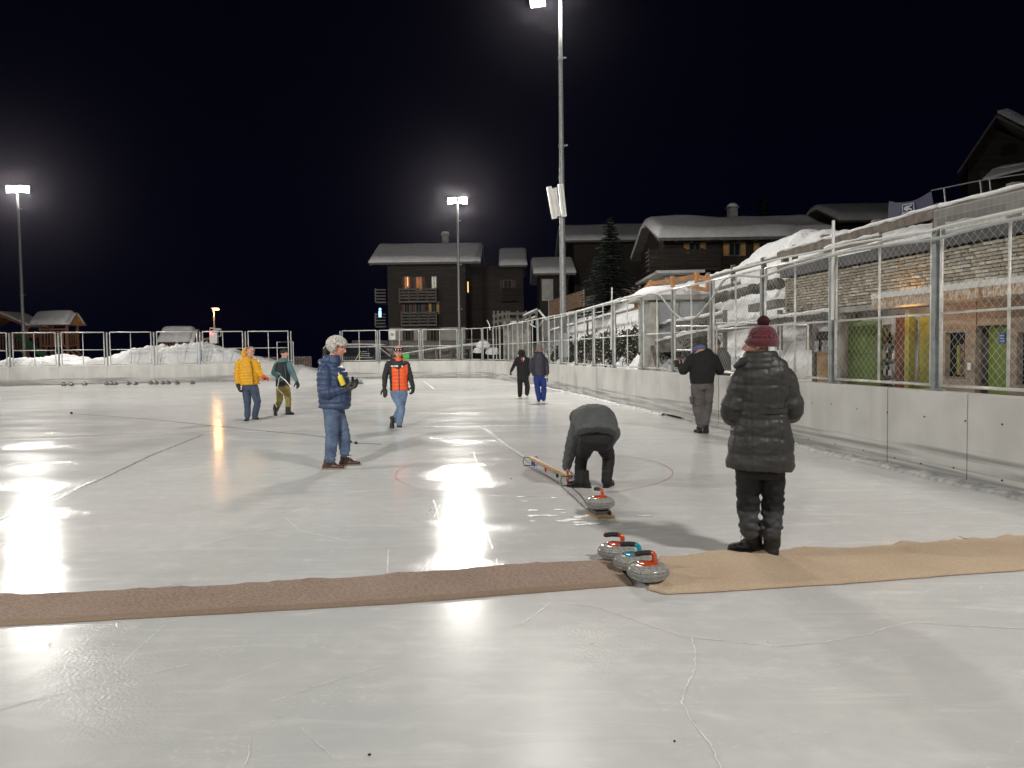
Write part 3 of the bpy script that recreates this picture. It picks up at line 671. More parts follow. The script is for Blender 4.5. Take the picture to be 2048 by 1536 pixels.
# lower plank handrails behind the fence
timber_fence('weathered plank handrail above the path behind the walking man',
    [(UO(1300, 676, 1.9), UO(1318, 745, 1.6)), (UO(1397, 640, 2.1), UO(1397, 690, 2.1)), (UO(1450, 620, 2.3), UO(1450, 700, 2.3)), (UO(1560, 620, 2.6), UO(1560, 700, 2.6)), (UO(1618, 610, 2.6), UO(1618, 700, 2.6))],
    [(UO(1293, 690, 1.9), UO(1400, 668, 2.1)), (UO(1400, 668, 2.1), UO(1560, 640, 2.5)), (UO(1345, 648, 2.2), UO(1450, 630, 2.4)), (UO(1288, 664, 2.1), UO(1345, 645, 2.2)), (UO(1560, 640, 2.5), UO(1665, 628, 2.6))], m=M['greywood'], pw=.1, rw=(.05, .14))
timber_fence('sloping pole rails on the snow bank beside the tall mast',
    [(UO(px, py-8, 3.2), UO(px, py+28, 3.2)) for px, py in ((1120, 655), (1175, 643), (1230, 630))],
    [(UO(1100, 662, 3.2), UO(1290, 612, 3.2)), (UO(1100, 640, 3.6), UO(1275, 592, 3.6))], m=M['greywood'], pw=.09, rw=(.05, .1))
# low dry-stone retaining wall and a heavy beam half buried in the snow slope
rk = thing('retaining_wall', 'row of dark rocks edging the snow slope below the dark timber handrail', 'stone wall', UO(1490, 590, 3.7))
rm = [mat('rock_%s' % k, c, .9, .5, 9, .7, 30) for k, c in (('dark', (.10, .095, .09)), ('mid', (.17, .16, .145)))]
for k in range(26):
    px = 1418+k*5.6; py = 600-.235*(px-1418)+random.uniform(-2, 2); s_ = random.uniform(.13, .22)
    c = UO(px, py, 3.55); m_ = MB(); m_.ball((0, 0, 0), (s_, s_*.8, s_*.7), None, 8, 6); V = np.array(m_.v); V *= (1+.28*snoise(V*3+k, 1.3, k % 7, 2))[:, None]; m_.v = [tuple(p+np.array(c)) for p in V]; m_.obj('rock', random.choice(rm), rk)
m_ = MB(); m_.beam(UO(1505, 617, 3.2), UO(1562, 606, 3.2), .25, .2); tag(m_.obj('timber_beam', M['greywood']), 'thick grey timber beam lying against the left end of the stone parapet', 'beam')
m_ = MB(); m_.beam(UO(1560, 640, 3.3), UO(1664, 618, 3.3), .08, .16); tag(m_.obj('timber_beam', M['oldwood']), 'dark timber beam under the overhanging end of the stone parapet', 'beam')
# low gate frames behind the right fence
for px0, px1, y0, y1, o, lab in ((1347, 1417, 652, 700, .6, 'low snow-dusted wire frame left of the walking man'), (1433, 1538, 646, 742, .55, 'low wire frame between the walking man and the woman'), (1560, 1616, 650, 757, .5, 'narrow wire gate right of the maroon hat')):
    t = thing('wire_gate', lab, 'gate', UO(px0, y1, o)); m_ = MB(); a, b_, c_, d_ = UO(px0, y1, o), UO(px0, y0, o), UO(px1, y0, o), UO(px1, y1, o)
    m_.tube([a, b_, c_, d_, a], .02, 6); m_.obj('frame', M['frame'], t)
    if px0 > 1500:
        m_ = MB(); mesh_wire(m_, Vector((a.x, a.y, a.z)), Vector((d_.x, d_.y, a.z)), a.z+.02, b_.z-.05, .06); tag(m_.obj('wire_mesh', M['wire'], t), kind='stuff')
# concrete hut with metal doors
hut = thing('concrete_hut', 'small concrete hut with two grey metal doors set in the snow slope', 'hut', (5.3, 24.5, 1.9))
m_ = MB(); m_.box((5.5, 25.4, 2.35), (2.1, 1.8, 1.7)); m_.obj('wall', M['greyconc'], hut)
m_ = MB(); m_.box((5.35, 25.3, 3.27), (2.6, 2.1, .16)); m_.obj('roof_slab', M['greyconc'], hut)
for x in (4.95, 5.95):
    m_ = MB(); m_.box((x, 24.48, 2.45), (.8, .05, 1.25)); dd = m_.obj('door', M['graypanel'], hut)
    m_ = MB(); m_.box((x-.44, 24.475, 2.45), (.05, .08, 1.32)); m_.box((x+.44, 24.475, 2.45), (.05, .08, 1.32)); m_.box((x, 24.475, 3.1), (.93, .08, .04)); m_.obj('frame', M['steel2'], dd)
m_ = MB(); m_.prism([Vector((4.1, 24.2, .9)), Vector((4.75, 24.2, .9)), Vector((4.75, 24.2, 3.1)), Vector((4.5, 24.2, 3.1))], (0, .3, 0)); m_.obj('side_wall', M['greyconc'], hut)
# snow cap on hut
def snow_blob(c, size, seed, name='snow_cap', parent=None, nu=28, nv=16, rough=.12):
    m_ = MB(); m_.ball((0, 0, 0), (1, 1, 1), None, nu, nv); V = np.array(m_.v); nn = snoise(V, .5, seed, 3); V = V*(1+rough*nn)[:, None]
    V[:, 2] = np.where(V[:, 2] < 0, V[:, 2]*.25, V[:, 2]); V = np.sign(V)*np.abs(V)**.8
    V = V*np.array(size)/2+np.array(c); m_.v = [tuple(p) for p in V]; return m_
snow_blob((5.4, 25.3, 3.34), (2.6, 2.1, .75), 3).obj('snow_cap', M['snow'], hut, smooth=True)
# boundary boards on the hill crest
def board_fence(label, a, b, z0h, n_, m, lean=0):
    t = thing('board_fence', label, 'fence', a); d = (b-a)
    for i in range(n_):
        p = a+d*((i+.5)/n_); m_ = MB(); m_.box(p+Vector((0, 0, z0h/2)), (d.length/n_*.86, .03, z0h+random.uniform(-.02, .02)), Matrix.Rotation(math.atan2(d.y, d.x), 4, 'Z')); m_.obj('board', m, t)
    m_ = MB(); m_.beam(a+Vector((0, .03, z0h+.02)), b+Vector((0, .03, z0h+.02)), .06, .05); m_.obj('cap_rail', M['oldwood'], t)
    for p in (a, b): m_ = MB(); m_.box(p+Vector((0, 0, z0h/2)), (.08, .08, z0h+.15)); m_.obj('post', M['steel2'], t)
bwood = mat('board_wood', (.27, .17, .11), .8, .35, 7, .2, 30)
board_fence('reddish board fence on the hill crest left of the tall mast', U(1098, 632, 50), U(1168, 612, 47), .95, 16, bwood)
board_fence('reddish board fence on the hill crest right of the tall mast', U(1225, 600, 44), U(1279, 592, 41), .5, 16, bwood)
board_fence('grey board fence between the two reddish board fences', U(1168, 612, 47.2), U(1225, 600, 44.2), .55, 9, M['greywood'])

# ================================================================ HEDGE, TREE
def leaf_cloud(name, centers_fn, n_, size, m, parent=None, up=.3):
    vs = []; fs = []
    for i in range(n_):
        c = Vector(centers_fn()); nrm = Vector((random.gauss(0, 1), random.gauss(0, 1), random.gauss(0, 1)+up)).normalized()
        a = nrm.orthogonal().normalized(); a.rotate(Matrix.Rotation(random.uniform(0, 6.28), 3, nrm)); b_ = nrm.cross(a); s = size*random.uniform(.5, 1.4)
        k = len(vs); vs += [c+a*s, c+b_*s*.45, c-a*s, c-b_*s*.45]; fs.append((k, k+1, k+2, k+3))
    m_ = MB(); m_.add(vs, fs); return tag(m_.obj(name, m, parent), kind='stuff')
def hz(x, y): return float(h_right(np.array([[float(x)]]), np.array([[float(y)]]))[0, 0])
hd = thing('hedge', 'dark bare hedge flecked with snow along the slope behind the far bays of the fence', 'hedge', (5.6, 24, 1.2))
_hy = np.linspace(20, 45, 120); _ho = np.linspace(2.2, 4.2, 24); _HX, _HY = np.meshgrid(_ho, _hy, indexing='ij'); _HZ = h_right(wallx(_HY)+_HX, _HY)
def hzt(o_, y): return float(_HZ[int(min(23, max(0, (o_-2.2)/2*23))), int(min(119, max(0, (y-20)/25*119)))])
def hc():
    y = random.choice([random.uniform(26.5, 42), random.uniform(23, 42)]); o_ = random.gauss(3.15, .25); x = float(wallx(y))+o_; zt = hzt(o_, y)
    return (x, y, zt+random.uniform(-.35, .95)*(1+.25*math.sin(y*2.1)))
leaf_cloud('twigs', hc, 15000, .085, M['leaf'], hd)
leaf_cloud('snow_flecks', hc, 5200, .055, M['snow'], hd, up=2)
m_ = MB()
for k in range(260):
    c = Vector(hc()); c2 = c+Vector((random.uniform(-.25, .25), random.uniform(-.3, .3), random.uniform(.3, .7))); m_.tube([c-Vector((0, 0, .4)), c, c2], [.02, .014, .005], 4)
tag(m_.obj('stems', M['bark'], hd), kind='stuff')
def spruce(label, base, h, rw, seed, snowy=True, dens=1.0):
    random.seed(seed); base = Vector(base); t = thing('spruce_tree', label, 'tree', base)
    m_ = MB(); m_.tube([base, base+Vector((0, 0, h*.5)), base+Vector((0, 0, h*.97))], [.16, .1, .02], 8); m_.obj('trunk', M['bark'], t)
    vs = []; fs = []; sv = []; sf = []; z = h*.06
    while z < h*.985:
        rr = rw*(1-z/h)**.85*random.uniform(.8, 1.15)+.05; nb_ = int(7+rr*9)
        for k in range(nb_):
            a = random.uniform(0, 6.28); L_ = rr*random.uniform(.65, 1.15); d = Vector((math.cos(a), math.sin(a), 0)); n_ = int(L_*22*dens)+3
            for i in range(n_):
                f_ = i/n_; p = base+Vector((0, 0, z))+d*(L_*f_)+Vector((0, 0, .10*f_-.22*f_*f_*L_)); s = .10*(1.2-f_*.5)
                for sgn in (-1, 1):
                    q = Vector((-d.y, d.x, 0))*sgn*s*random.uniform(.6, 1.4)+d*s*.8+Vector((0, 0, -s*random.uniform(.1, .9)))
                    e = d*s*.55; kk = len(vs); vs += [p-e, p+e, p+q]; fs.append((kk, kk+1, kk+2))
                if snowy and f_ > .35 and random.random() < .07:
                    up = Vector((0, 0, .02)); q = Vector((-d.y, d.x, 0))*s*random.uniform(.5, .9); kk = len(sv); sv += [p-q+up, p+d*s*1.1+up, p+q+up, p-d*s*.8+up]; sf.append((kk, kk+1, kk+2, kk+3))
        z += h*.028*random.uniform(.7, 1.2)
    m_ = MB(); m_.add(vs, fs); tag(m_.obj('crown', M['needles'], t), kind='stuff')
    if sv: m_ = MB(); m_.add(sv, sf); tag(m_.obj('snow_load', M['snow'], t), kind='stuff')
    return t
tb = U(1222, 590, 41)
spruce('dark spruce dusted with snow in front of the chalet roofs', (tb.x, 41, 3.3), U(1237, 430, 41).z-3.3, 2.0, 11, True, 1.6)
tb = U(1528, 470, 62); spruce('barely visible tall spruce in the night behind the chalet chimney', (tb.x, 62, 8), U(1528, 368, 62).z-8, 2.0, 13, False, .6)
random.seed(21)

# ================================================================ CHALETS
def roof_snow(x0, x1, y0, y1, ze, zr, t_, seed, nu=60, nv=26):
    us = np.linspace(0, 1, nu); vs_ = np.linspace(0, 1, nv); UU, VV = np.meshgrid(us, vs_, indexing='ij')
    x = x0+(x1-x0)*UU; y = y0+(y1-y0)*VV; base = ze+(zr-ze)*(1-np.abs(2*VV-1)); base = base-.12*(zr-ze)*np.exp(-((2*VV-1)/.12)**2)
    eu = np.minimum(UU, 1-UU)*(x1-x0); ev = np.minimum(VV, 1-VV)*(y1-y0); e = np.minimum(1, np.sqrt(np.maximum(0, 1-(1-np.minimum(eu/(t_*1.0), 1))**2)))*np.minimum(1, np.sqrt(np.maximum(0, 1-(1-np.minimum(ev/(t_*.6), 1))**2)))
    P = np.stack([x.ravel(), y.ravel(), 0*x.ravel()], 1); n_ = snoise(P, .12, seed, 2).reshape(x.shape)
    z = base+t_*(.25+.75*e)*(1+.34*n_)
    V = np.stack([x.ravel(), y.ravel(), z.ravel()], 1).tolist(); k = len(V)
    V += np.stack([x.ravel(), y.ravel(), (base-.02).ravel()], 1).tolist(); fs = []
    for i in range(nu-1):
        for j in range(nv-1): a = i*nv+j; fs.append((a, a+nv, a+nv+1, a+1)); fs.append((a+k, a+k+1, a+k+nv+1, a+k+nv))
    for i in range(nu-1):
        for j in (0, nv-1): a = i*nv+j; fs.append((a, a+nv, a+nv+k, a+k))
    for j in range(nv-1):
        for i in (0, nu-1): a = i*nv+j; fs.append((a, a+1, a+1+k, a+k))
    m_ = MB(); m_.add(V, fs); return m_
def chalet(label, x0, x1, y0, y1, zb, ze, zr, ov=1.0, ovx=1.0, gh=0, wall=None, snow=.4, seed=1, wins=(), balcs=(), chim=None, sidewins=(), gw=None):
    t = thing('chalet', label, 'chalet', ((x0+x1)/2, y0, zb)); wall = wall or M['darkwood']; ym = (y0+y1)/2
    if gh: m_ = MB(); m_.box(((x0+x1)/2, ym, zb+gh/2), (x1-x0-.05, y1-y0-.05, gh)); m_.obj('ground_floor', M['offwhite'], t)
    slope = (zr-ze)/(ym-(y0-ov)); zw = ze+slope*ov-.05
    m_ = MB(); poly = [Vector((x0, y0, zb+gh)), Vector((x0, y1, zb+gh)), Vector((x0, y1, zw)), Vector((x0, ym, zr-.05)), Vector((x0, y0, zw))]
    m_.prism(poly, (x1-x0, 0, 0)); m_.obj('wall', wall, t)
    # log courses standing proud
    m_ = MB(); n_ = int((zw-zb-gh)/.24)
    for k in range(n_):
        z = zb+gh+(k+.5)*(zw-zb-gh)/n_
        for (ax, ay, bx, by) in ((x0, y0-.02, x1, y0-.02), (x1+.02, y0, x1+.02, y1), (x0-.02, y0, x0-.02, y1)): m_.beam((ax, ay, z), (bx, by, z), .09, (zw-zb-gh)/n_-.03)
    tag(m_.obj('log_courses', wall, t), kind='stuff')
    rf = MB(); th = .16
    for ya, yb_ in ((y0-ov, ym), (y1+ov, ym)):
        rf.add([(x0-ovx, ya, ze), (x1+ovx, ya, ze), (x1+ovx, yb_, zr), (x0-ovx, yb_, zr), (x0-ovx, ya, ze-th), (x1+ovx, ya, ze-th), (x1+ovx, yb_, zr-th), (x0-ovx, yb_, zr-th)], [(0, 1, 2, 3), (7, 6, 5, 4), (0, 4, 5, 1), (1, 5, 6, 2), (3, 2, 6, 7), (0, 3, 7, 4)])
    ro_ = rf.obj('roof', M['greywood'], t)
    roof_snow(x0-ovx-.05, x1+ovx+.05, y0-ov-.08, y1+ov+.08, ze+.005, zr, snow, seed).obj('snow_cap', M['snow'], ro_, smooth=True)
    m_ = MB(); nr = max(4, int((x1-x0+2*ovx)/.9))
    for k in range(nr+1):
        x = x0-ovx+.1+(x1-x0+2*ovx-.2)*k/nr; m_.beam((x, y0-ov+.02, ze-th-.06), (x, y0+.1, ze-th-.06+slope*ov), .1, .12)
    m_.obj('rafters', M['darkwood'], ro_)
    if chim:
        cx, cw, ch_ = chim; m_ = MB(); m_.box((cx, ym+.4, zr+ch_/2-.1), (cw, cw, ch_+.3)); c_ = m_.obj('chimney', M['greyconc'], t)
        m_ = MB(); m_.box((cx, ym+.4, zr+ch_+.12), (cw*1.3, cw*1.3, .08)); m_.obj('cap', M['greyconc'], c_); snow_blob((cx, ym+.4, zr+ch_+.16), (cw*1.2, cw*1.2, .5), seed).obj('snow_cap', M['snow'], c_, smooth=True)
    for (cx, cz, w_, h_, pane, sh) in wins:
        m_ = MB(); m_.beam((cx-w_/2, y0-.09, cz-h_/2), (cx+w_/2, y0-.09, cz-h_/2), .1, .06); m_.beam((cx-w_/2, y0-.09, cz+h_/2), (cx+w_/2, y0-.09, cz+h_/2), .1, .06)
        for sx in (-w_/2, 0, w_/2): m_.beam((cx+sx, y0-.09, cz-h_/2), (cx+sx, y0-.09, cz+h_/2), .06 if sx else .04, .1, (0, 1, 0))
        wo = m_.obj('window', M['greywood'], t); m_ = MB(); m_.box((cx, y0-.075, cz), (w_, .02, h_)); m_.obj('pane', pane, wo)
        if sh:
            for s_ in (-1, 1): m_ = MB(); m_.box((cx+s_*(w_*.5+w_*.27), y0-.10, cz), (w_*.48, .04, h_*1.02)); m_.obj('shutter', sh, wo)
    for (bx0, bx1, bz, d_) in balcs:
        m_ = MB(); m_.box(((bx0+bx1)/2, y0-d_/2, bz), (bx1-bx0, d_, .14)); bw_ = M['greywood'] if gh > 2.5 else M['darkwood']; bo = m_.obj('balcony', bw_, t)
        m_ = MB()
        for z in (.28, .52, .76, 1.0): m_.beam((bx0, y0-d_, bz+z), (bx1, y0-d_, bz+z), .04, .12)
        for z in (.28, .52, .76, 1.0): 
            for bx in (bx0, bx1): m_.beam((bx, y0-d_, bz+z), (bx, y0, bz+z), .04, .12)
        for k in range(5): x = bx0+(bx1-bx0)*k/4; m_.beam((x, y0-d_+.03, bz-.1), (x, y0-d_+.03, bz+1.12), .1, .1, (0, 1, 0))
        m_.obj('railing', bw_, bo)
    return t
lw = lambda px, Y: U(px, 600, Y).x
hzz = lambda py, Y, px=850: U(px, py, Y).z
Y1 = 62
sh_r = mat('dark_red_shutter', (.10, .045, .035), .7, .2)
chalet('large dark timber chalet with lit orange windows and two front balconies behind the van', lw(777, Y1), lw(930, Y1), Y1, Y1+9, 0.6, hzz(524, Y1-1), hzz(487, Y1+4.5), 1.0, 1.35, gh=hzz(655, Y1)-.6, snow=.30, seed=2, chim=(lw(893, Y1+5), .55, .7),
    wins=[(lw(815, Y1), hzz(566, Y1), .42, 1.05, M['winwarm'], sh_r), (lw(839, Y1), hzz(568, Y1), .5, 1.15, M['winwarm'], sh_r), (lw(869, Y1), hzz(566, Y1), .42, 1.05, M['winpale'], None),
          (lw(814, Y1), hzz(616, Y1), .42, 1.0, M['glass'], sh_r), (lw(838, Y1), hzz(617, Y1), .5, 1.1, M['glass'], sh_r), (lw(868, Y1), hzz(616, Y1), .42, 1.0, M['dark'], M['ochre']),
          (lw(815, Y1), hzz(671, Y1), .45, .9, M['glass'], sh_r), (lw(866, Y1), hzz(670, Y1), .55, 1.1, M['dark'], sh_r)],
    balcs=[(lw(799, Y1-1), lw(872, Y1-1), hzz(603, Y1-1), 1.0), (lw(802, Y1-1), lw(872, Y1-1), hzz(650, Y1-1), 1.0)])
# curtains of light in the windows
for px, py, hh, label in ((814.5, 563, .8, 'narrow bright gap between curtains in the upper left chalet window'), (936, 574, .9, 'narrow bright gap of light in the chalet window right of the middle mast')):
    m_ = MB(); c = U(px, py, Y1-.12 if px < 900 else Y1+1.4); m_.box(c, (.09, .02, hh)); 
    tag(m_.obj('lit_curtain_gap', M['winbright']), label, 'window light')
m_ = MB(); c = U(760, 628, Y1-1.2); m_.box(c, (.22, .05, .5)); m_.ball(c+Vector((.02, -.03, .38)), .11, None, 8, 5); tag(m_.obj('lit_figure_sign', M['blueled']), 'small pale blue lit sign at the left corner of the large chalet', 'lit sign')
for py0, py1, zz in ((582, 606, 0), (632, 654, 0)):
    t = thing('side_balcony', ('upper' if py0 < 600 else 'lower')+' small balcony sticking out left of the large chalet', 'balcony', U(765, py1, Y1+1))
    m_ = MB(); a = U(756, py1, Y1+.5); b = U(776, py1, Y1+.5)
    m_.box((a+b)/2, (b.x-a.x, 2.2, .12)); m_.obj('floor', M['greywood'], t)
    m_ = MB()
    for k in range(4): z = Vector((0, -1.1, .25+.25*k)); m_.beam(a+z, b+z, .04, .11)
    m_.beam(a+Vector((0, -1.1, 0)), a+Vector((0, -1.1, 1.1)), .1, .1, (0, 1, 0)); m_.obj('railing', M['greywood'], t)
Y2 = 66
chalet('dark chalet with a small snowy roof right of the middle mast', lw(1008, Y2), lw(1046, Y2), Y2, Y2+8, .5, hzz(530, Y2-1, 1020), hzz(497, Y2+4, 1020), .9, .35, gh=0, snow=.32, seed=3,
    wins=[(lw(1016, Y2), hzz(573, Y2, 1010), .7, 1.1, M['dark'], sh_r)], balcs=[(lw(1003, Y2-1), lw(1033, Y2-1), hzz(600, Y2-1, 1010), .9)])
m_ = MB(); m_.box(((lw(936, Y2)+lw(1007, Y2))/2, Y2+4, hzz(530, Y2, 970)/2+.2), (lw(1007, Y2)-lw(936, Y2), 7, hzz(530, Y2, 970)-.4)); m_.obj('wing', M['darkwood'], bpy.data.objects['chalet.001'])
Y3 = 60
chalet('chalet with snowy roof and pale wall partly hidden behind the tall mast', lw(1082, Y3), lw(1135, Y3), Y3, Y3+7, 2.0, hzz(546, Y3-1, 1100), hzz(516, Y3+3.5, 1100), .9, .6, gh=2.2, snow=.3, seed=4, balcs=[])
m_ = MB(); m_.box(U(1095, 580, Y3-.1), (.9, .05, 1.7)); tag(m_.obj('plaster_panel', M['offwhite'], bpy.data.objects['chalet.002']), None)
Y4 = 64
chalet('long dark chalet behind the spruce tree with thin snow on its roof', lw(1150, Y4), lw(1330, Y4), Y4, Y4+9, 5, hzz(480, Y4-1, 1200), hzz(450, Y4+4.5, 1200), 1, 1, snow=.3, seed=5)
Y5 = 43
gold = M['ochre']
ch5 = chalet('chalet on the slope with thick rounded roof snow, chimney and ochre shutters', lw(1330, Y5), lw(1640, Y5), Y5, Y5+7.5, 3.2, hzz(474, Y5-1.1, 1450), hzz(443, Y5+3.7, 1450), 1.1, .55, snow=.5, seed=6, chim=(lw(1466, Y5+4), .52, .8),
    wins=[(lw(1389, Y5), hzz(499, Y5, 1400), .62, .72, M['glass'], gold), (lw(1468, Y5), hzz(499, Y5, 1468), .62, .72, M['glass'], gold), (lw(1528, Y5), hzz(499, Y5, 1520), .62, .72, M['glass'], gold)],
    balcs=[(lw(1300, Y5-1.2), lw(1440, Y5-1.2), hzz(537, Y5-1.2, 1380), 1.2)])
m_ = MB()
for k in range(60):
    x = lw(1300, Y5-1.2)+(lw(1440, Y5-1.2)-lw(1300, Y5-1.2))*k/59; m_.box((x, Y5-1.2, hzz(537, Y5-1.2, 1380)+.55), (.05, .03, .9))
tag(m_.obj('baluster', M['darkwood'], ch5), kind='stuff')
m_ = MB(); a0 = U(1271, 566, Y5+4); a1 = U(1313, 541, Y5-1.5); a2 = U(1410, 539, Y5-1.5)
m_.add([a0, a1, a2, a0+Vector((0, 0, -.15)), a1+Vector((0, 0, -.15)), a2+Vector((0, 0, -.15))], [(0, 1, 2), (5, 4, 3), (0, 3, 4, 1), (1, 4, 5, 2), (2, 5, 3, 0)]); m_.obj('balcony_floor', M['white'], ch5)
m_ = MB(); m_.box((lw(1375, Y5)+.3, Y5+1.5, 4.4), (3.4, 4, 2.6)); m_.obj('basement_wall', M['offwhite'], ch5)
m_ = MB()
for k, (px, py) in enumerate(((1305, 518), (1312, 514))): c = U(px, py, Y5+1); m_.box(c, (.16, .05, .45))
m_.obj('side_window', mat('faint_window', (.5, .2, .1), .6, .2, emit=(1, .35, .2), estr=.06), ch5)
Y6 = 58
chalet('dark chalet with a snowy roof behind the blue banner', lw(1690, Y6), lw(1850, Y6), Y6, Y6+8, 8, hzz(440, Y6-1, 1740), hzz(413, Y6+4, 1740), 1, .9, snow=.45, seed=7)
Y7 = 40
# big gable-fronted chalet top right (ridge away from us)
bx = thing('chalet', 'big nearly black chalet high at the top right corner with snow on its steep roof', 'chalet', U(2040, 380, Y7))
A_ = U(1992, 234, Y7); L_ = U(1915, 348, Y7); R_ = U(2180, 330, Y7); zb_ = 5.0
m_ = MB(); m_.prism([Vector((L_.x+.9, Y7+.6, zb_)), Vector((R_.x-.5, Y7+.6, zb_)), Vector((R_.x-.5, Y7+.6, R_.z+.3)), Vector((A_.x, Y7+.6, A_.z-.3)), Vector((L_.x+.9, Y7+.6, L_.z+.7))], Vector((A_.x, A_.y, 0)).normalized()*8); m_.obj('wall', M['darkwood'], bx)
for P0, P1, nm in ((A_, L_, 'roof'), (A_, R_, 'roof')):
    m_ = MB(); d = Vector((A_.x, A_.y, 0)).normalized()*9; up = Vector((0, 0, .12)); m_.add([P0, P1, P1+d, P0+d, P0+up, P1+up, P1+d+up, P0+d+up], [(0, 1, 2, 3), (7, 6, 5, 4), (0, 4, 5, 1), (1, 5, 6, 2), (2, 6, 7, 3), (3, 7, 4, 0)]); ro_ = m_.obj(nm, M['greywood'], bx)
    sp_ = (Vector((0, 0, .22)), Vector((0, 0, .62 if P1 is R_ else .34)))
    if P1 is R_:
        m_ = MB(); N_ = 20; vs = []
        for i in range(N_+1):
            p = P0.lerp(P1, i/N_)+Vector((0, -.1, 0)); th_ = .55*min(1, .25+i/3)
            for yy in (0, .15, 4, 9): vs.append(p+d*(yy/9)+Vector((0, 0, .2 if yy == 0 else .2+th_)))
        m_.add(vs, [(i*4+j, i*4+j+1, i*4+4+j+1, i*4+4+j) for i in range(N_) for j in range(3)]); m_.obj('snow_cap', M['snow'], ro_, smooth=True)
for px, py in ((2008, 300), (2025, 297)): m_ = MB(); m_.box(U(px, py, Y7+.5), (.28, .06, .55)); m_.obj('window', M['glass'], bx)
# lower annex roof
ax_ = thing('annex_roof', 'low snow-covered roof jutting out below the black chalet at the top right', 'roof', U(2000, 350, 36))
a = U(1966, 356, 36); b = U(1985, 338, 37); c = U(2060, 318, 37); d = U(2060, 332, 36)
m_ = MB(); m_.add([a, b, c+Vector((0, 2, .2)), d, a-Vector((0, 0, .12)), b-Vector((0, 0, .12)), c-Vector((0, 0, .12)), d-Vector((0, 0, .12))], [(0, 1, 2, 3), (7, 6, 5, 4), (0, 4, 5, 1), (1, 5, 6, 2), (2, 6, 7, 3), (3, 7, 4, 0)]); m_.obj('roof_snow', M['snow'], ax_)
m_ = MB(); m_.box(U(2030, 365, 37), (3.2, .2, 1.2)); m_.obj('wall', M['darkwood'], ax_)
# thin metal handrail in the dark
hr = thing('handrail', 'thin faint metal handrail in the dark right of the blue banner', 'handrail', U(1900, 400, 24)); m_ = MB(); m_.tube([U(1862, 381, 24), U(1960, 361, 23), U(2060, 346, 22)], .018, 6); m_.obj('rail', M['steel2'], hr)
for px, y0, y1 in ((1888, 377, 408), (1960, 361, 388), (1979, 359, 388)): m_ = MB(); m_.tube([U(px, y0, 23), U(px+3, y1, 23)], .022, 6); m_.obj('post', M['steel2'], hr)

# blue banner
bn = thing('banner', 'dark blue cloth banner with square emblem above the timber fence', 'banner', U(1820, 440, 17))
cs = [U(1778, 402, 17.5), U(1863, 382, 16.0), U(1866, 424, 16.0), U(1778, 446, 17.5)]
vs = []; N_ = 20
for j in range(N_+1):
    for i in range(N_+1):
        a, b = i/N_, j/N_; p = cs[0].lerp(cs[1], a).lerp(cs[3].lerp(cs[2], a), b); p += Vector((0, 1, 0))*.03*math.sin(a*9+b*3); p.z -= .12*math.sin(a*math.pi)*(1-b); vs.append(p)
m_ = MB(); m_.add(vs, [(j*(N_+1)+i, j*(N_+1)+i+1, (j+1)*(N_+1)+i+1, (j+1)*(N_+1)+i) for j in range(N_) for i in range(N_)]); m_.obj('cloth', M['blue'], bn, smooth=True)
def bp_(a, b): p = cs[0].lerp(cs[1], a).lerp(cs[3].lerp(cs[2], a), b); p += Vector((0, -.07, 0)); p.z -= .12*math.sin(a*math.pi)*(1-b); return p
m_ = MB()
def bl(m_, a, b, w_=.025): m_.beam(bp_(*a), bp_(*b), .01, w_)
for s_, e_ in (((.30, .17), (.56, .17)), ((.30, .62), (.56, .62)), ((.30, .17), (.30, .62)), ((.56, .17), (.56, .62))): bl(m_, s_, e_, .012)
for s_, e_ in (((.335, .38), (.42, .27)), ((.335, .42), (.42, .53)), ((.42, .35), (.51, .24)), ((.42, .42), (.51, .52)), ((.43, .33), (.40, .42)), ((.335, .42), (.43, .46)), ((.42, .42), (.51, .50))): bl(m_, s_, e_, .03)
m_.obj('emblem', M['bannerwhite'], bn)
def text(name, s, size, M_, m, parent=None, extr=.002, align='LEFT', bold=0.0):
    cu = bpy.data.curves.new(name, 'FONT'); cu.body = s; cu.size = size; cu.extrude = extr; cu.align_x = align; cu.offset = bold; ob = bpy.data.objects.new(name, cu); COL.objects.link(ob)
    dg = bpy.context.evaluated_depsgraph_get(); me = bpy.data.meshes.new_from_object(ob.evaluated_get(dg)); bpy.data.objects.remove(ob); me.transform(M_); me.materials.clear(); me.materials.append(m); return link(name, me, parent)
def frameM(o, x, z):
    x = Vector(x).normalized(); z = Vector(z); z = (z-x*z.dot(x)).normalized(); y = z.cross(x)   # text in x-z plane
    return Matrix(((x.x, z.x, -y.x, o[0]), (x.y, z.y, -y.y, o[1]), (x.z, z.z, -y.z, o[2]), (0, 0, 0, 1)))
o0 = bp_(.22, .86); text('lettering', 'CALARENI', .24, frameM(o0+Vector((0, -.03, -.09)), bp_(.8, .86)-o0, (0, 0, 1)), M['bannerwhite'], bn)

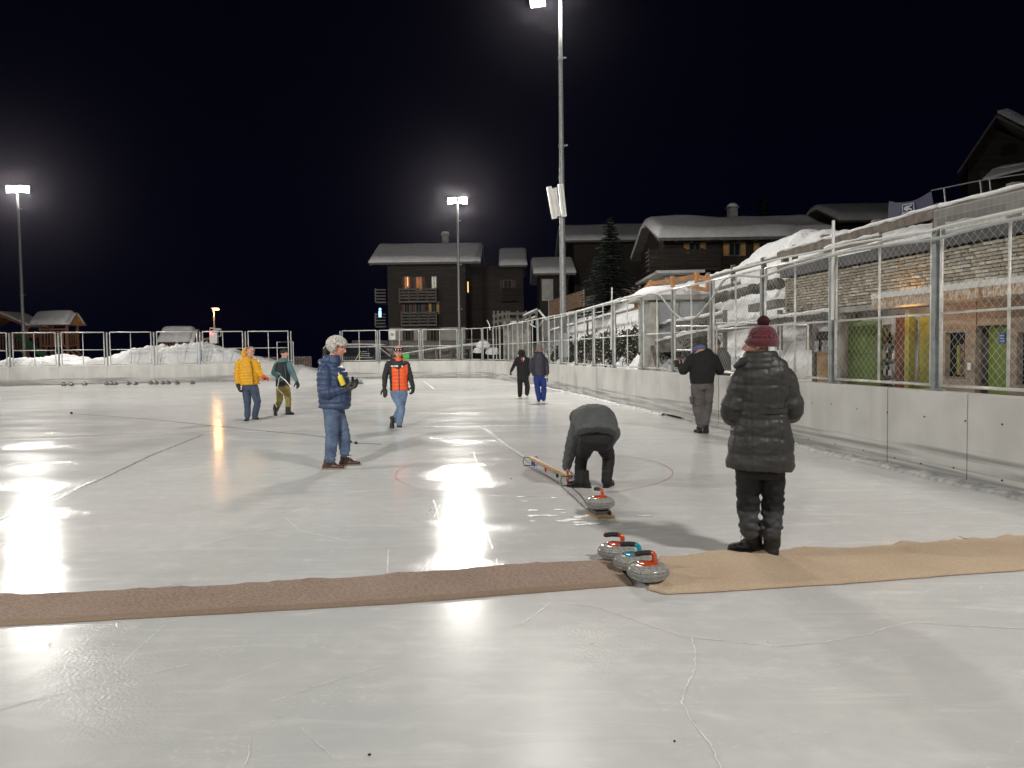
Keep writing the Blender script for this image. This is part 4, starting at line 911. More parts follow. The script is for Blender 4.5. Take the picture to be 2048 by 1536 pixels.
# ================================================================ VAN, LOG RAILS, SIGNS
vy = 49.6; vx0, vx1 = lw(640, vy), lw(800, vy)
vn = thing('parked_van', 'black van with snowy white roof and printed side windows parked behind the far wall', 'van', ((vx0+vx1)/2, vy+.9, .15))
paint = mat('van_paint', (.02, .02, .022), .25, .1, coat=.6)
L_ = vx1-vx0
prof = [(0, .45), (0, 1.2), (.12, 1.75), (.35, 1.98), (L_-1.9, 1.98), (L_-1.35, 1.75), (L_-.75, 1.22), (L_-.1, 1.05), (L_, .8), (L_, .45)]
m_ = MB(); m_.prism([Vector((vx0+x, vy, z+.15)) for x, z in prof], (0, 1.85, 0)); m_.obj('body', paint, vn)
m_ = MB(); pr = [Vector((vx0+x, vy-.015, z+.15)) for x, z in ((.25, 1.25), (.38, 1.78), (L_-2.2, 1.80), (L_-2.2, 1.25))]; m_.prism(pr, (0, .01, 0)); so = m_.obj('side_window', M['glass'], vn)
m_ = MB(); pr = [Vector((vx0+x, vy-.015, z+.15)) for x, z in ((L_-2.12, 1.25), (L_-2.12, 1.80), (L_-1.85, 1.80), (L_-1.0, 1.25))]; m_.prism(pr, (0, .01, 0)); m_.obj('door_window', M['glass'], vn)
m_ = MB()
for k, (a, b) in enumerate(((724, 733), (722, 738), (721, 738), (717, 744))): 
    for q in np.arange(a, b, 2.6): m_.beam(U(q, 703.4+k*4.0, vy-.04), U(q+1.9, 703.4+k*4.0, vy-.04), .005, .035)
m_.obj('lettering', M['white'], so)
m_ = MB(); m_.beam(U(711, 720, vy-.04), U(721, 702, vy-.04), .01, .07); m_.obj('stripe', mat('gold_stripe', (.45, .32, .16), .5), so)
m_ = MB()
for k, px in enumerate((689, 694, 699, 704, 709)): m_.beam(U(px, 720, vy-.04), U(px, 713.5, vy-.04), .01, .08, (0, 1, 0))
m_.obj('reflected_letters', mat('reflected_print', (.35, .32, .28), .5, .5, 40), so)  # letters reflected in the glass, painted as pale upright bars
m_ = MB(); m_.tube([Vector((vx0+x, vy-.01, z+.16)) for x, z in ((.12, 1.75), (.35, 1.99), (L_-1.95, 1.99), (L_-1.38, 1.77), (L_-.72, 1.2))], .03, 6); m_.obj('roof_trim', M['white'], vn)
snow_blob((vx0+L_*.42, vy+.95, 2.10), (L_*.72, 1.7, .3), 8).obj('roof_snow', M['snow'], vn, smooth=True)
for x in (.95, L_-1.1):
    m_ = MB(); m_.lathe([(0, -.11), (.28, -.11), (.33, -.07), (.33, .07), (.28, .11), (0, .11)], (vx0+x, vy+.1, .48), 20, Matrix.Rotation(math.pi/2, 4, 'X')); wh = m_.obj('wheel', M['rubber'], vn)
    m_ = MB(); m_.lathe([(0, -.12), (.19, -.12), (.19, -.08), (0, -.08)], (vx0+x, vy+.1, .48), 16, Matrix.Rotation(math.pi/2, 4, 'X')); m_.obj('rim', M['steel'], wh)
m_ = MB(); m_.box((vx1-.55, vy-.1, 1.35), (.12, .22, .18)); m_.obj('mirror', paint, vn)
# car buried in snow behind it
cx0, cx1 = lw(702, 54), lw(790, 54)
c2 = thing('snowed_car', 'car buried under a smooth grey hump of snow behind the van', 'car', ((cx0+cx1)/2, 54, .15))
m_ = MB(); m_.prism([Vector((cx0+x*(cx1-cx0), 53.2, z)) for x, z in ((0, .4), (0, 1.3), (.2, 1.5), (.75, 1.5), (.95, 1.2), (1, .4))], (0, 1.7, 0)); m_.obj('body', paint, c2)
snow_blob(((cx0+cx1)/2, 54, 1.45), (cx1-cx0+.2, 1.9, 1.1), 9).obj('snow_cap', M['snow'], c2, smooth=True)
# log rail along the back of the far wall
t = thing('log_rail', 'thick log rail with stubby posts rising right from the van to the fence corner', 'fence', U(880, 720, 48))
m_ = MB()
for (a, b) in (((798, 712), (867, 701)), ((867, 703), (962, 691)), ((858, 716), (935, 707))): m_.tube([U(*a, 48.4), U(*b, 48.4)], [.13, .11], 8)
m_.obj('log', M['greywood'], t)
for px, y0, y1 in ((873, 698, 722), (903, 703, 722), (942, 690, 716), (963, 686, 700)): m_ = MB(); m_.tube([U(px, y1, 48.2), U(px, y0, 48.2)], .12, 8); m_.obj('post', M['greywood'], t)
m_ = MB(); m_.tube([U(805, 711, 48.4)+Vector((0, 0, .1)), U(865, 701, 48.4)+Vector((0, 0, .1)), U(960, 690, 48.4)+Vector((0, 0, .12))], .07, 6); tag(m_.obj('snow_cap', M['snow'], t), kind='stuff')
for px, py, sz, lab in ((966, 693, .75, 'lumpy snow clump heaped on the log rail near the fence corner'), (955, 704, .5, 'small snow clump under the log rail'), (985, 706, .7, 'snow heap right of the fence corner post')):
    c = U(px, py, 47.9); tag(snow_blob(c, (sz*1.2, sz, sz), int(px), nu=18, nv=12, rough=.3).obj('snow_clump', M['snow'], smooth=True), lab, 'snow clump')
m_ = MB(); m_.box(U(811, 713, 48.2), (.55, .4, .3)); tag(m_.obj('grit_box', mat('bright_green', (.08, .6, .08), .5)), 'bright green box behind the wall at the shoulder of the man in orange', 'box')
# picket balustrade in front of large chalet
def pickets(label, px0, px1, py, Y, n_, h_=.75, m=M['greywood']):
    t = thing('picket_fence', label, 'fence', U(px0, py, Y)); a = U(px0, py, Y); b = U(px1, py, Y)
    for k in range(n_):
        p = a.lerp(b, k/(n_-1)); m_ = MB(); m_.box(p-Vector((0, 0, h_/2)), (.07, .04, h_)); m_.obj('picket', m, t)
    for z in (-.04, -h_+.08): m_ = MB(); m_.beam(a+Vector((0, 0, z)), b+Vector((0, 0, z)), .06, .08); m_.obj('rail', m, t)
pickets('dim picket balustrade left of the large chalet behind the van', 705, 798, 681, 58, 34)
pickets('dim picket balustrade in front of the white ground floor of the large chalet', 800, 925, 681, 58, 44)
pickets('dim railing right of the middle mast below the dark chalets', 930, 1000, 678, 60, 8, .9)
pickets('light grey picket fence seen in the gap left of the man with grey hair', 586, 622, 713, 49, 12, 1.0, M['oldwood'])
pickets('dim picket fence at the end of the left fence behind the man in teal', 515, 556, 714, 50, 11, .8, M['oldwood'])
# square sign
sg = thing('sign_post', 'square white blank sign on a post behind the van', 'sign', U(785, 722, 48.3)); m_ = MB(); m_.tube([U(785.5, 722, 48.3), U(784.5, 660, 48.3)], .03, 6); m_.obj('post', M['steel'], sg)
m_ = MB(); m_.box(U(784, 669, 48.25), (.44, .03, .66)); m_.obj('plate', M['white'], sg); m_ = MB(); m_.box(U(784, 669, 48.22), (.2, .01, .16)); m_.obj('print', M['offwhite'], sg)
# raised platform with railings at the far corner
pf = thing('raised_platform', 'raised snowy platform with timber railing on concrete beyond the far corner', 'platform', U(1030, 660, 50))
m_ = MB(); a = U(1008, 648, 50); b = U(1062, 648, 50); m_.box(((a.x+b.x)/2, 51.2, a.z/2), (b.x-a.x, 2.4, a.z)); m_.obj('wall', M['greyconc'], pf)
m_ = MB(); m_.box(((a.x+b.x)/2, 51.1, a.z+.15), (b.x-a.x+.3, 2.6, .3)); m_.obj('snow_layer', M['snow'], pf)
for px in (988, 996, 1005, 1013, 1018, 1035, 1052): m_ = MB(); p = U(px, 640, 49.6); m_.box(p, (.13, .13, 1.2)); m_.obj('post', M['greywood'], pf)
for py in (633, 645): m_ = MB(); m_.beam(U(985, py, 49.6), U(1010, py-6, 49.6), .07, .16); m_.beam(U(1010, py-6, 49.6), U(1058, py-6, 49.6), .07, .14); m_.obj('rail', M['greywood'], pf)
timber_fence('snowy timber railing climbing to the board fence near the far corner', [(U(px, py, 40), U(px, py+34, 40)) for px, py in ((1048, 632), (1060, 627), (1073, 620))], [(U(1046, 634, 40), U(1075, 621, 40)), (U(1046, 645, 40), U(1075, 634, 40))], m=M['greywood'], pw=.12, rw=(.07, .14))
m_ = MB(); m_.tube([U(1077, 620, 38), U(1094, 640, 38)], .05, 6); tag(m_.obj('leaning_pole', M['white']), 'short pale pole leaning beside the climbing timber railing', 'pole')
m_ = MB(); m_.tube([U(974, 640, 45.6), U(979, 650, 45.6), U(980, 660, 45.6)], .035, 6); tag(m_.obj('bent_tube', M['white']), 'short bent white tube on top of the fence corner post', 'tube')

# ================================================================ PLAYGROUND
def play_tower(label, px0, px1, Y, pyr, pye, pyd, ridge='x', snow=.28, dep=1.7, ground=.2, seed=1, post_in=.45, gable_ext=0):
    x0 = U(px0, 650, Y).x; x1 = U(px1, 650, Y).x; ze = U(px0, pye, Y).z; zr = U(px0, pyr, Y+dep/2).z; zd = U(px0, pyd, Y).z; pw = M['playwood']
    t = thing('play_tower', label, 'play tower', ((x0+x1)/2, Y+dep/2, ground)); y0, y1 = Y, Y+dep; ym = Y+dep/2
    bx0, bx1 = x0+post_in, x1-post_in; by0, by1 = y0+.25, y1-.25
    for x in (bx0, bx1):
        for y in (by0, by1): m_ = MB(); m_.box((x, y, (ground+ze)/2), (.13, .13, ze-ground)); m_.obj('post', pw, t)
    m_ = MB(); m_.box(((bx0+bx1)/2, ym, zd), (bx1-bx0+.15, by1-by0+.15, .09)); m_.obj('deck', pw, t)
    ns = max(5, int((bx1-bx0)/.19))
    for k in range(ns):
        x = bx0+.09+(bx1-bx0-.18)*k/(ns-1); m_ = MB(); m_.box((x, by0-.03, zd+.5), (.09, .03, .95)); m_.obj('slat', pw, t)
    for k in range(5):
        y = by0+.1+(by1-by0-.2)*k/4; m_ = MB(); m_.box((bx1+.03, y, zd+.5), (.03, .09, .95)); m_.obj('slat', pw, t)
    for z in (.95, 1.12): m_ = MB(); m_.beam((bx0, by0-.05, zd+z), (bx1, by0-.05, zd+z), .04, .09); m_.obj('rail', pw, t)
    m_ = MB(); m_.beam((bx0, by0-.02, ground+.9), (bx0+.45, by0-.02, zd-.05), .06, .08); m_.beam((bx1, by0-.02, ground+.9), (bx1-.45, by0-.02, zd-.05), .06, .08); m_.obj('brace', pw, t)
    if ridge == 'x':
        for ya, yb_ in ((y0-.15, ym), (y1+.15, ym)):
            nB = 6
            for k in range(nB):
                f0, f1 = k/nB, (k+.96)/nB; m_ = MB(); za, zb2 = ze+(zr-ze)*f0, ze+(zr-ze)*f1; yy0, yy1 = ya+(yb_-ya)*f0, ya+(yb_-ya)*f1; o_ = .03
                m_.add([(x0, yy0, za), (x1, yy0, za), (x1, yy1, zb2), (x0, yy1, zb2), (x0, yy0, za+o_+.02), (x1, yy0, za+o_+.02), (x1, yy1, zb2+o_), (x0, yy1, zb2+o_)], [(0, 3, 2, 1), (4, 5, 6, 7), (0, 1, 5, 4), (1, 2, 6, 5), (2, 3, 7, 6), (3, 0, 4, 7)])
                m_.obj('roof_board', pw, t)
        m_ = MB(); m_.prism([Vector((x1-.12, y0+.05, ze)), Vector((x1-.12, y1-.05, ze)), Vector((x1-.12, ym, zr-.05))], (.04, 0, 0)); m_.obj('gable', M['ochre'], t)
        sm = roof_snow(x0-.04, x1-.35, y0-.2, y1+.2, ze+.05, zr+.05, snow, seed, 40, 20); sm.obj('snow_cap', M['snow'], t, smooth=True)
        sm = roof_snow(x1-.34, x1-.02, y0-.16, y1, ze+.05, zr+.05, snow*.3, seed+2, 10, 12); sm.obj('snow_cap', M['snow'], t, smooth=True)
    else:
        xm = (x0+x1)/2
        for xa, xb in ((x0, xm), (x1, xm)):
            nB = 6
            for k in range(nB):
                f0, f1 = k/nB, (k+.96)/nB; m_ = MB(); za, zb2 = ze+(zr-ze)*f0, ze+(zr-ze)*f1; xx0, xx1 = xa+(xb-xa)*f0, xa+(xb-xa)*f1
                vs = [(xx0, y0-.1, za), (xx1, y0-.1, zb2), (xx1, y1+.1, zb2), (xx0, y1+.1, za)]; vs += [(a, b, c+.05) for a, b, c in vs]
                m_.add(vs, [(0, 3, 2, 1), (4, 5, 6, 7), (0, 1, 5, 4), (1, 2, 6, 5), (2, 3, 7, 6), (3, 0, 4, 7)]); m_.obj('roof_board', pw, t)
                vs2 = [(a, b-.02 if i in (0, 1, 4, 5) else b, c+(.055 if i < 4 else .05+.05+random.uniform(.02, .07))) for i, (a, b, c) in enumerate(vs)]
                m_ = MB(); m_.add(vs2, [(0, 3, 2, 1), (4, 5, 6, 7), (0, 1, 5, 4), (1, 2, 6, 5), (2, 3, 7, 6), (3, 0, 4, 7)]); m_.obj('snow_strip', M['snow'], t)
            m_ = MB(); m_.beam((xa, y0-.12, ze-.03), (xb, y0-.12, zr-.03), .05, .14); m_.obj('barge_board', pw, t)
            m_ = MB()
            for q in range(3): m_.beam((xa+(xm-xa)*(.1+.28*q), y0+.1+q*.4, ze-.05+(zr-ze)*(.1+.28*q)), (xm, y0+.1+q*.4, zr-.08), .06, .08)
            m_.obj('rafter', pw, t)
    return t, (bx0, bx1, by0, by1, zd)
t1, q1_ = play_tower('play tower with gable roof facing us and green slide at the far left edge', -62, 62, 51, 630, 656, 700, 'y', seed=1, dep=2.4)
t2, q2_ = play_tower('timber play tower with thick snow roof and slatted sides behind the left fence', 62, 143, 51, 627, 651, 692, 'x', seed=4)
t3, q3_ = play_tower('smaller snow-roofed play house between fence bays further right', 316, 389, 56, 660, 686, 712, 'x', seed=7, snow=.32)
m_ = MB(); a = U(20, 671, 51.5); b = U(80, 671, 51.5); m_.beam(a, b, .12, .3); m_.obj('bridge_beam', M['playwood'], t2)
m_ = MB(); m_.tube([U(128, 692, 51.4), U(168, 722, 51.0)], .05, 6); m_.tube([U(140, 692, 52.4), U(178, 722, 52.0)], .05, 6)
for k in range(6): f_ = (k+.5)/6; m_.beam(U(128, 692, 51.4).lerp(U(168, 722, 51.0), f_), U(140, 692, 52.4).lerp(U(178, 722, 52.0), f_), .1, .03)
m_.obj('ramp', M['playwood'], t2)
# slide
sd = thing('slide', 'green plastic slide curving down between the two left play towers', 'slide', U(60, 700, 50.6))
pts = catmull([U(38, 682, 50.6), U(52, 686, 50.6), U(66, 699, 50.6), U(80, 710, 50.5), U(96, 719, 50.4), U(106, 721, 50.4)], 6)
vs = []
for p in pts:
    for dy, dz in ((-.32, .22), (-.28, .02), (.28, .02), (.32, .22)): vs.append(p+Vector((0, dy, dz)))
m_ = MB(); m_.add(vs, [(i*4+j, i*4+j+1, i*4+4+j+1, i*4+4+j) for i in range(len(pts)-1) for j in range(3)]); o = m_.obj('chute', M['slide'], sd, smooth=True)
md = o.modifiers.new('s', 'SOLIDIFY'); md.thickness = .05
# chairlift-like sign / box with red light
t = thing('control_cabinet', 'pale control box with metal bracket and red light behind the left fence', 'control box', U(425, 700, 50))
m_ = MB(); m_.box(U(428, 676, 50), (.5, .25, .72)); m_.obj('box', M['white'], t); m_ = MB(); m_.tube([U(428, 690, 50.1), U(428, 712, 50.1)], .07, 8); m_.obj('post', M['steel'], t)
m_ = MB(); m_.tube([U(420, 664, 50), U(420, 656, 50), U(442, 658, 50), U(442, 672, 50), U(434, 673, 50)], .04, 6); m_.tube([U(424, 662, 49.9), U(442, 658, 49.9)], .06, 6); m_.obj('bracket', M['frame'], t)
m_ = MB(); m_.ball(U(422, 665, 49.8), .055, None, 10, 6); m_.obj('red_light', M['redled'], t)
t = thing('climbing_frame', 'small dark timber climbing frame beside the pale control box', 'climbing frame', U(415, 700, 51))
for px, dx in ((408, -1), (414, 0), (420, 2)): m_ = MB(); m_.beam(U(px, 677, 51), U(px+dx, 708, 51), .1, .1, (0, 1, 0)); m_.obj('post', M['oldwood'], t)
m_ = MB(); m_.beam(U(404, 679, 51), U(424, 676, 51), .12, .14); m_.obj('beam', M['oldwood'], t)
# marker post blue and white
mk = thing('marker_post', 'short white and blue marker post standing in the snow pile', 'marker post', U(404, 726, 46.6))
for px, m in ((400.5, M['white']), (403, M['signblue']), (405.5, M['white'])): m_ = MB(); m_.box(U(px, 713, 45.6), (.075, .05, .85)); m_.obj('slat', m, mk)

# ================================================================ MARKS ON THE ICE
mk_white = mat('scraped_ice_line', (.76, .76, .75), .35, .1, 20, .4, 60)
mk_dark = mat('wet_joint_line', (.33, .34, .34), .25, .2, 20)
mk_red = mat('red_marker_line', (.45, .16, .15), .35, .2, 8)
def line(name, px, wd, m, z=.004, jit=.3, closed=False, seg=.06):
    pts = [G(*p) if len(p) == 2 else Vector(p) for p in px]; P = []
    for i in range(len(pts)-1):
        k = max(1, int((pts[i+1]-pts[i]).length/seg)); P += [pts[i].lerp(pts[i+1], j/k) for j in range(k)]
    P.append(pts[-1]); vs = []
    for i, p in enumerate(P):
        d = (P[min(i+1, len(P)-1)]-P[max(i-1, 0)]).normalized(); n_ = Vector((-d.y, d.x, 0)); a = wd/2*(1+random.uniform(-jit, jit)); b = wd/2*(1+random.uniform(-jit, jit)); o_ = n_*random.uniform(-1, 1)*wd*.35*jit*2
        vs += [Vector((p.x, p.y, z))+n_*a+o_, Vector((p.x, p.y, z))-n_*b+o_]
    m_ = MB(); m_.add(vs, [(2*i, 2*i+1, 2*i+3, 2*i+2) for i in range(len(P)-1)]); o = m_.obj(name, m); o['kind'] = 'structure'; return o
mk_crack = mat('hairline_crack', (.88, .87, .85), .6, .2, 8)
crack = lambda p, w_=.006: line('ice_crack', p, w_*.85, mk_crack, .003, .7, seg=.02)
crack([(1101, 1205), (1072, 1228), (1040, 1250), (1000, 1262)], .007)
crack([(1104, 1205), (1189, 1212), (1284, 1245), (1330, 1262), (1374, 1275), (1459, 1283), (1549, 1294), (1649, 1285), (1734, 1270), (1774, 1255), (1824, 1245), (1899, 1250), (2048, 1258), (2130, 1266)], .008)
crack([(1381, 1275), (1391, 1305), (1390, 1330), (1386, 1350), (1369, 1378), (1364, 1407), (1378, 1432), (1394, 1455), (1424, 1495), (1446, 1545)], .009)
crack([(1819, 1245), (1759, 1220), (1714, 1205), (1650, 1190)], .005)
crack([(-30, 1428), (70, 1400), (200, 1370), (375, 1330)], .007)
crack([(540, 1405), (640, 1370), (770, 1330)], .006)
crack([(560, 1325), (450, 1365)], .004); crack([(500, 1475), (497, 1515), (480, 1545)], .006); crack([(600, 1455), (670, 1520)], .005)
crack([(330, 1250), (262, 1310), (240, 1340)], .005); crack([(1640, 965), (1800, 960)], .006); crack([(1620, 1030), (1740, 1030), (1960, 1018)], .006)
crack([(570, 1030), (620, 1012), (700, 1002)], .008); crack([(400, 1090), (470, 1072), (560, 1052)], .007); crack([(570, 1035), (600, 1062), (680, 1078)], .006)
for p in ([(777, 1100), (775, 1145)], [(867, 1000), (874, 1020), (879, 1048)], [(972, 1060), (985, 1098)], [(955, 1088), (963, 1130)], [(883, 1078), (882, 1130)], [(992, 1118), (996, 1130)], [(880, 1010), (868, 1035)], [(330, 1172), (392, 1163)], [(0, 1090), (50, 1068)], [(0, 935), (60, 918)], [(947, 905), (955, 930)], [(700, 1000), (640, 1010)]): line('skate_cut', p, .012, mk_white, .004, .5, seg=.05)
line('ice_joint', [(-40, 1062), (60, 1022), (130, 990), (200, 960), (300, 912), (360, 888), (405, 870)], .035, mk_dark, .003, .5)
line('ice_joint_edge', [(-40, 1054), (60, 1016), (150, 978), (190, 960)], .03, mk_white, .005, .9)
line('ice_joint', [(963, 852), (985, 872), (1005, 890), (1045, 915), (1080, 942), (1120, 970), (1175, 1020)], .022, mk_dark, .003, .5)
line('ice_joint_edge', [(968, 852), (990, 872), (1012, 890), (1048, 913)], .009, mk_white, .005, .9)
line('painted_line', [(-40, 882), (150, 876), (400, 866), (600, 861)], .045, mk_white, .003, .4)
line('painted_line', [(770, 855), (960, 852), (1060, 851), (1140, 850)], .045, mk_white, .003, .4); line('painted_line', [(1140, 850), (1268, 846)], .03, mk_dark, .003, .4)
line('painted_line', [(862, 777), (1035, 775)], .09, mk_white, .003, .2); line('painted_line', [(847, 762), (868, 778)], .09, mk_white, .003, .2); line('painted_line', [(0, 795), (160, 788)], .08, mk_white, .003, .3)
line('ice_joint', [(330, 787), (420, 778), (520, 768)], .03, mk_dark, .003, .3)
cc = Vector((.27, 10.0, 0))
line('red_ring', [(cc.x+1.83*math.cos(a), cc.y+1.83*math.sin(a), 0) for a in np.linspace(0, 2*math.pi, 120)], .011, mk_red, .004, .25)
line('small_ring', [(cc.x-1.1+.16*math.cos(a), cc.y+.35+.16*math.sin(a), 0) for a in np.linspace(.6, 5.4, 24)], .012, mk_dark, .004, .25)
# white footprints / scraps
m_ = MB()
for px, py in [(1040, 994), (1108, 996), (1050, 1003), (1065, 1021), (1090, 1031), (1105, 1032), (1066, 1043), (1117, 1020), (1150, 1040), (1158, 1045), (1145, 1039), (1160, 1050), (1240, 1050), (1290, 1032), (1068, 1032), (1128, 1027)]+[(random.gauss(1150, 30), random.gauss(1040, 6)) for _ in range(22)]+[(random.gauss(865, 9), random.gauss(1022, 9)) for _ in range(30)]+[(random.uniform(100, 2000), random.uniform(900, 1500)) for _ in range(26)]:
    c = G(px, py); s = random.uniform(.02, .06) if m_.v is not None and len(m_.v) < 230 else random.uniform(.003, .009); n_ = 9; a0 = random.uniform(0, 6)
    ring = [Vector((c.x+s*1.6*math.cos(a)*random.uniform(.6, 1.2), c.y+s*.9*math.sin(a)*random.uniform(.6, 1.2), .005)) for a in np.linspace(0, 6.28, n_+1)[:-1]]
    m_.add(ring+[Vector((c.x, c.y, .009))], [(i, (i+1) % n_, n_) for i in range(n_)])
tag(m_.obj('snow_scraps', mk_white), 'small white snow scraps scattered on the ice', 'snow scraps', kind='stuff')
for px, py, s in ((739, 1511, .007), (1349, 1484, .005), (1022, 700+258, .01)):
    m_ = MB(); m_.ball(G(px, py)+Vector((0, 0, .004)), (s, s*.8, .005), None, 8, 5); tag(m_.obj('dirt_speck', M['black']), 'tiny dark speck on the ice '+('below the brown carpet near the bottom edge' if px < 900 else ('below the tan carpet' if px > 1200 else 'by the wooden bar')), 'speck')
# drain cord on ice
cd = thing('cord', 'thin dark cord lying across the ice with knobs behind the man with grey hair', 'cord', G(143, 828))
m_ = MB(); m_.tube(catmull([G(*p)+Vector((0, 0, .012)) for p in ((143, 828), (230, 834), (320, 841), (430, 853), (540, 864), (640, 874), (700, 886), (730, 888), (762, 890))], 6), .004, 6); m_.obj('line', mat('grey_cord', (.12, .12, .12), .7), cd)
m_ = MB(); m_.ball(G(143, 828)+Vector((0, 0, .03)), .035, None, 10, 6); m_.obj('knob', M['rubber'], cd)
for p in ((701, 886), (712, 888)): m_ = MB(); m_.ball(G(*p)+Vector((0, 0, .02)), .03, None, 8, 5); m_.obj('knob', M['rubber'], cd)

# ================================================================ CARPETS
def carpet(name, label, far, near, m, border=None, seed=1, rip=.018, edge_tex=None, n_u=260, n_v=20, ends=0, zoff=0.0):
    def interp(pts, s):
        L_ = [0]
        for a, b in zip(pts[:-1], pts[1:]): L_.append(L_[-1]+(b-a).length)
        s *= L_[-1]
        for i in range(len(pts)-1):
            if s <= L_[i+1]+1e-9: return pts[i].lerp(pts[i+1], (s-L_[i])/(L_[i+1]-L_[i]))
        return pts[-1]
    Fp = [G(*p) for p in far]; Np = [G(*p) for p in near]; vs = []
    for i in range(n_u+1):
        s = i/n_u; f_ = interp(Fp, s); n_ = interp(Np, s)
        for j in range(n_v+1):
            v_ = j/n_v; p = n_.lerp(f_, v_); q = np.array([[p.x, 0, seed]]); w_ = float(snoise(q, 1.7, seed, 3)[0]); w2 = float(snoise(np.array([[p.x*1., p.y*.5, seed]]), 1.1, seed+2, 2)[0])
            z = .012+rip*max(0, w_+.1)*(v_**3)*2.2+.004*(1+w2)+zoff; yoff = .02*w_*v_**4
            ed = min(j, n_v-j); z2 = z if ed > 0 else .004+zoff*.5+(max(0, w_)*rip*1.6 if j == n_v else 0)
            vs.append(Vector((p.x, p.y+yoff-.012*(j == 0)*abs(w2), z2)))
    m_ = MB(); K = n_v+1; fs = [(i*K+j, (i+1)*K+j, (i+1)*K+j+1, i*K+j+1) for i in range(n_u) for j in range(n_v)]
    m_.add(vs, fs)
    if border: m_.m = [1 if (k % n_v) < 2 else 0 for k in range(len(fs))]
    o = m_.obj(name, [m, border or m], smooth=True); md = o.modifiers.new('s', 'SOLIDIFY'); md.thickness = .006; md.offset = -1 if False else 0
    return tag(o, label, 'carpet')
def fibre(name, c1, c2, scale, st, rot, bump):
    m, t, b = node_mat(name); L = t.links.new; N = t.nodes.new; co = N('ShaderNodeTexCoord'); mp = N('ShaderNodeMapping'); mp.inputs['Scale'].default_value = st; mp.inputs['Rotation'].default_value = (0, 0, rot); L(co.outputs['Object'], mp.inputs[0])
    n1 = N('ShaderNodeTexNoise'); n1.inputs['Scale'].default_value = scale; n1.inputs['Detail'].default_value = 6; n1.inputs['Distortion'].default_value = .8; L(mp.outputs[0], n1.inputs[0])
    n2 = N('ShaderNodeTexNoise'); n2.inputs['Scale'].default_value = 1.3; n2.inputs['Detail'].default_value = 4; L(co.outputs['Object'], n2.inputs[0])
    r = N('ShaderNodeMapRange'); r.inputs[1].default_value = .42; r.inputs[2].default_value = .58; L(n1.outputs[0], r.inputs[0]); k = N('ShaderNodeMix'); k.data_type = 'RGBA'; k.inputs[6].default_value = (*c1, 1); k.inputs[7].default_value = (*c2, 1); L(r.outputs[0], k.inputs[0])
    k2 = N('ShaderNodeMix'); k2.data_type = 'RGBA'; k2.blend_type = 'MULTIPLY'; r2 = N('ShaderNodeMapRange'); r2.inputs[1].default_value = .4; r2.inputs[2].default_value = .7; r2.inputs[4].default_value = .35; L(n2.outputs[0], r2.inputs[0]); L(r2.outputs[0], k2.inputs[0]); L(k.outputs[2], k2.inputs[6]); k2.inputs[7].default_value = (.6, .55, .5, 1)
    L(k2.outputs[2], b.inputs['Base Color']); b.inputs['Roughness'].default_value = .95; b.inputs['Specular IOR Level'].default_value = .1
    bp = N('ShaderNodeBump'); bp.inputs['Strength'].default_value = bump; bp.inputs['Distance'].default_value = .008; L(n1.outputs[0], bp.inputs['Height']); L(bp.outputs[0], b.inputs['Normal']); return m
M['brown'] = fibre('brown_coir_carpet', (.30, .215, .17), (.46, .36, .30), 48, (1, 2.6, 1), .12, .45)
M['tan'] = fibre('tan_felt', (.60, .47, .345), (.53, .40, .285), 60, (1, 1.5, 1), 0, .35)
M['tan2'] = fibre('tan_backing', (.36, .27, .20), (.31, .225, .165), 60, (1, 1.5, 1), 0, .4)
carpet('carpet_runner', 'brown coir carpet runner with tan edge lying across the ice on the left', [(-160, 1204), (0, 1192), (300, 1180), (600, 1164), (850, 1146), (1060, 1128), (1225, 1122)], [(-160, 1264), (0, 1253), (400, 1231), (800, 1208), (1024, 1190), (1268, 1171)], M['brown'], M['tan2'], 2, rip=.012)
carpet('felt_runner', 'smooth tan felt runner under the woman on the right half of the ice', [(1322, 1119), (1420, 1108), (1500, 1110), (1620, 1096), (1700, 1098), (1900, 1084), (2048, 1075), (2230, 1062)], [(1296, 1181), (1330, 1190), (1450, 1184), (1700, 1168), (1900, 1152), (2048, 1142), (2230, 1128)], M['tan'], None, 5, .022, zoff=.006)
m_ = MB(); m_.tube(catmull([G(1918, 1082)+Vector((0, 0, .04)), G(1932, 1086)+Vector((0, 0, .035)), G(1946, 1084)+Vector((0, 0, .03)), G(1955, 1086)+Vector((0, 0, .03))], 4), .002, 5); tag(m_.obj('loose_thread', M['black']), 'short dark thread lying on the tan felt near the right edge', 'thread')

# ================================================================ CURLING STONES
def granite():
    m, t, b = node_mat('granite'); L = t.links.new; N = t.nodes.new; co = N('ShaderNodeTexCoord')
    v = N('ShaderNodeTexVoronoi'); v.inputs['Scale'].default_value = 150; L(co.outputs['Object'], v.inputs[0]); n1 = N('ShaderNodeTexNoise'); n1.inputs['Scale'].default_value = 105; n1.inputs['Detail'].default_value = 6; L(co.outputs['Object'], n1.inputs[0])
    cr_ = N('ShaderNodeValToRGB'); cr_.color_ramp.elements[0].position = .34; cr_.color_ramp.elements[0].color = (.12, .12, .115, 1); cr_.color_ramp.elements[1].position = .66; cr_.color_ramp.elements[1].color = (.52, .51, .48, 1); L(n1.outputs[0], cr_.inputs[0])
    k = N('ShaderNodeMix'); k.data_type = 'RGBA'; k.inputs[0].default_value = .35; L(cr_.outputs[0], k.inputs[6]); c2_ = N('ShaderNodeValToRGB'); c2_.color_ramp.elements[0].color = (.18, .18, .17, 1); c2_.color_ramp.elements[1].color = (.5, .49, .46, 1); L(v.outputs['Color'], c2_.inputs[0]); L(c2_.outputs[0], k.inputs[7]); L(k.outputs[2], b.inputs['Base Color'])
    b.inputs['Roughness'].default_value = .14; return m
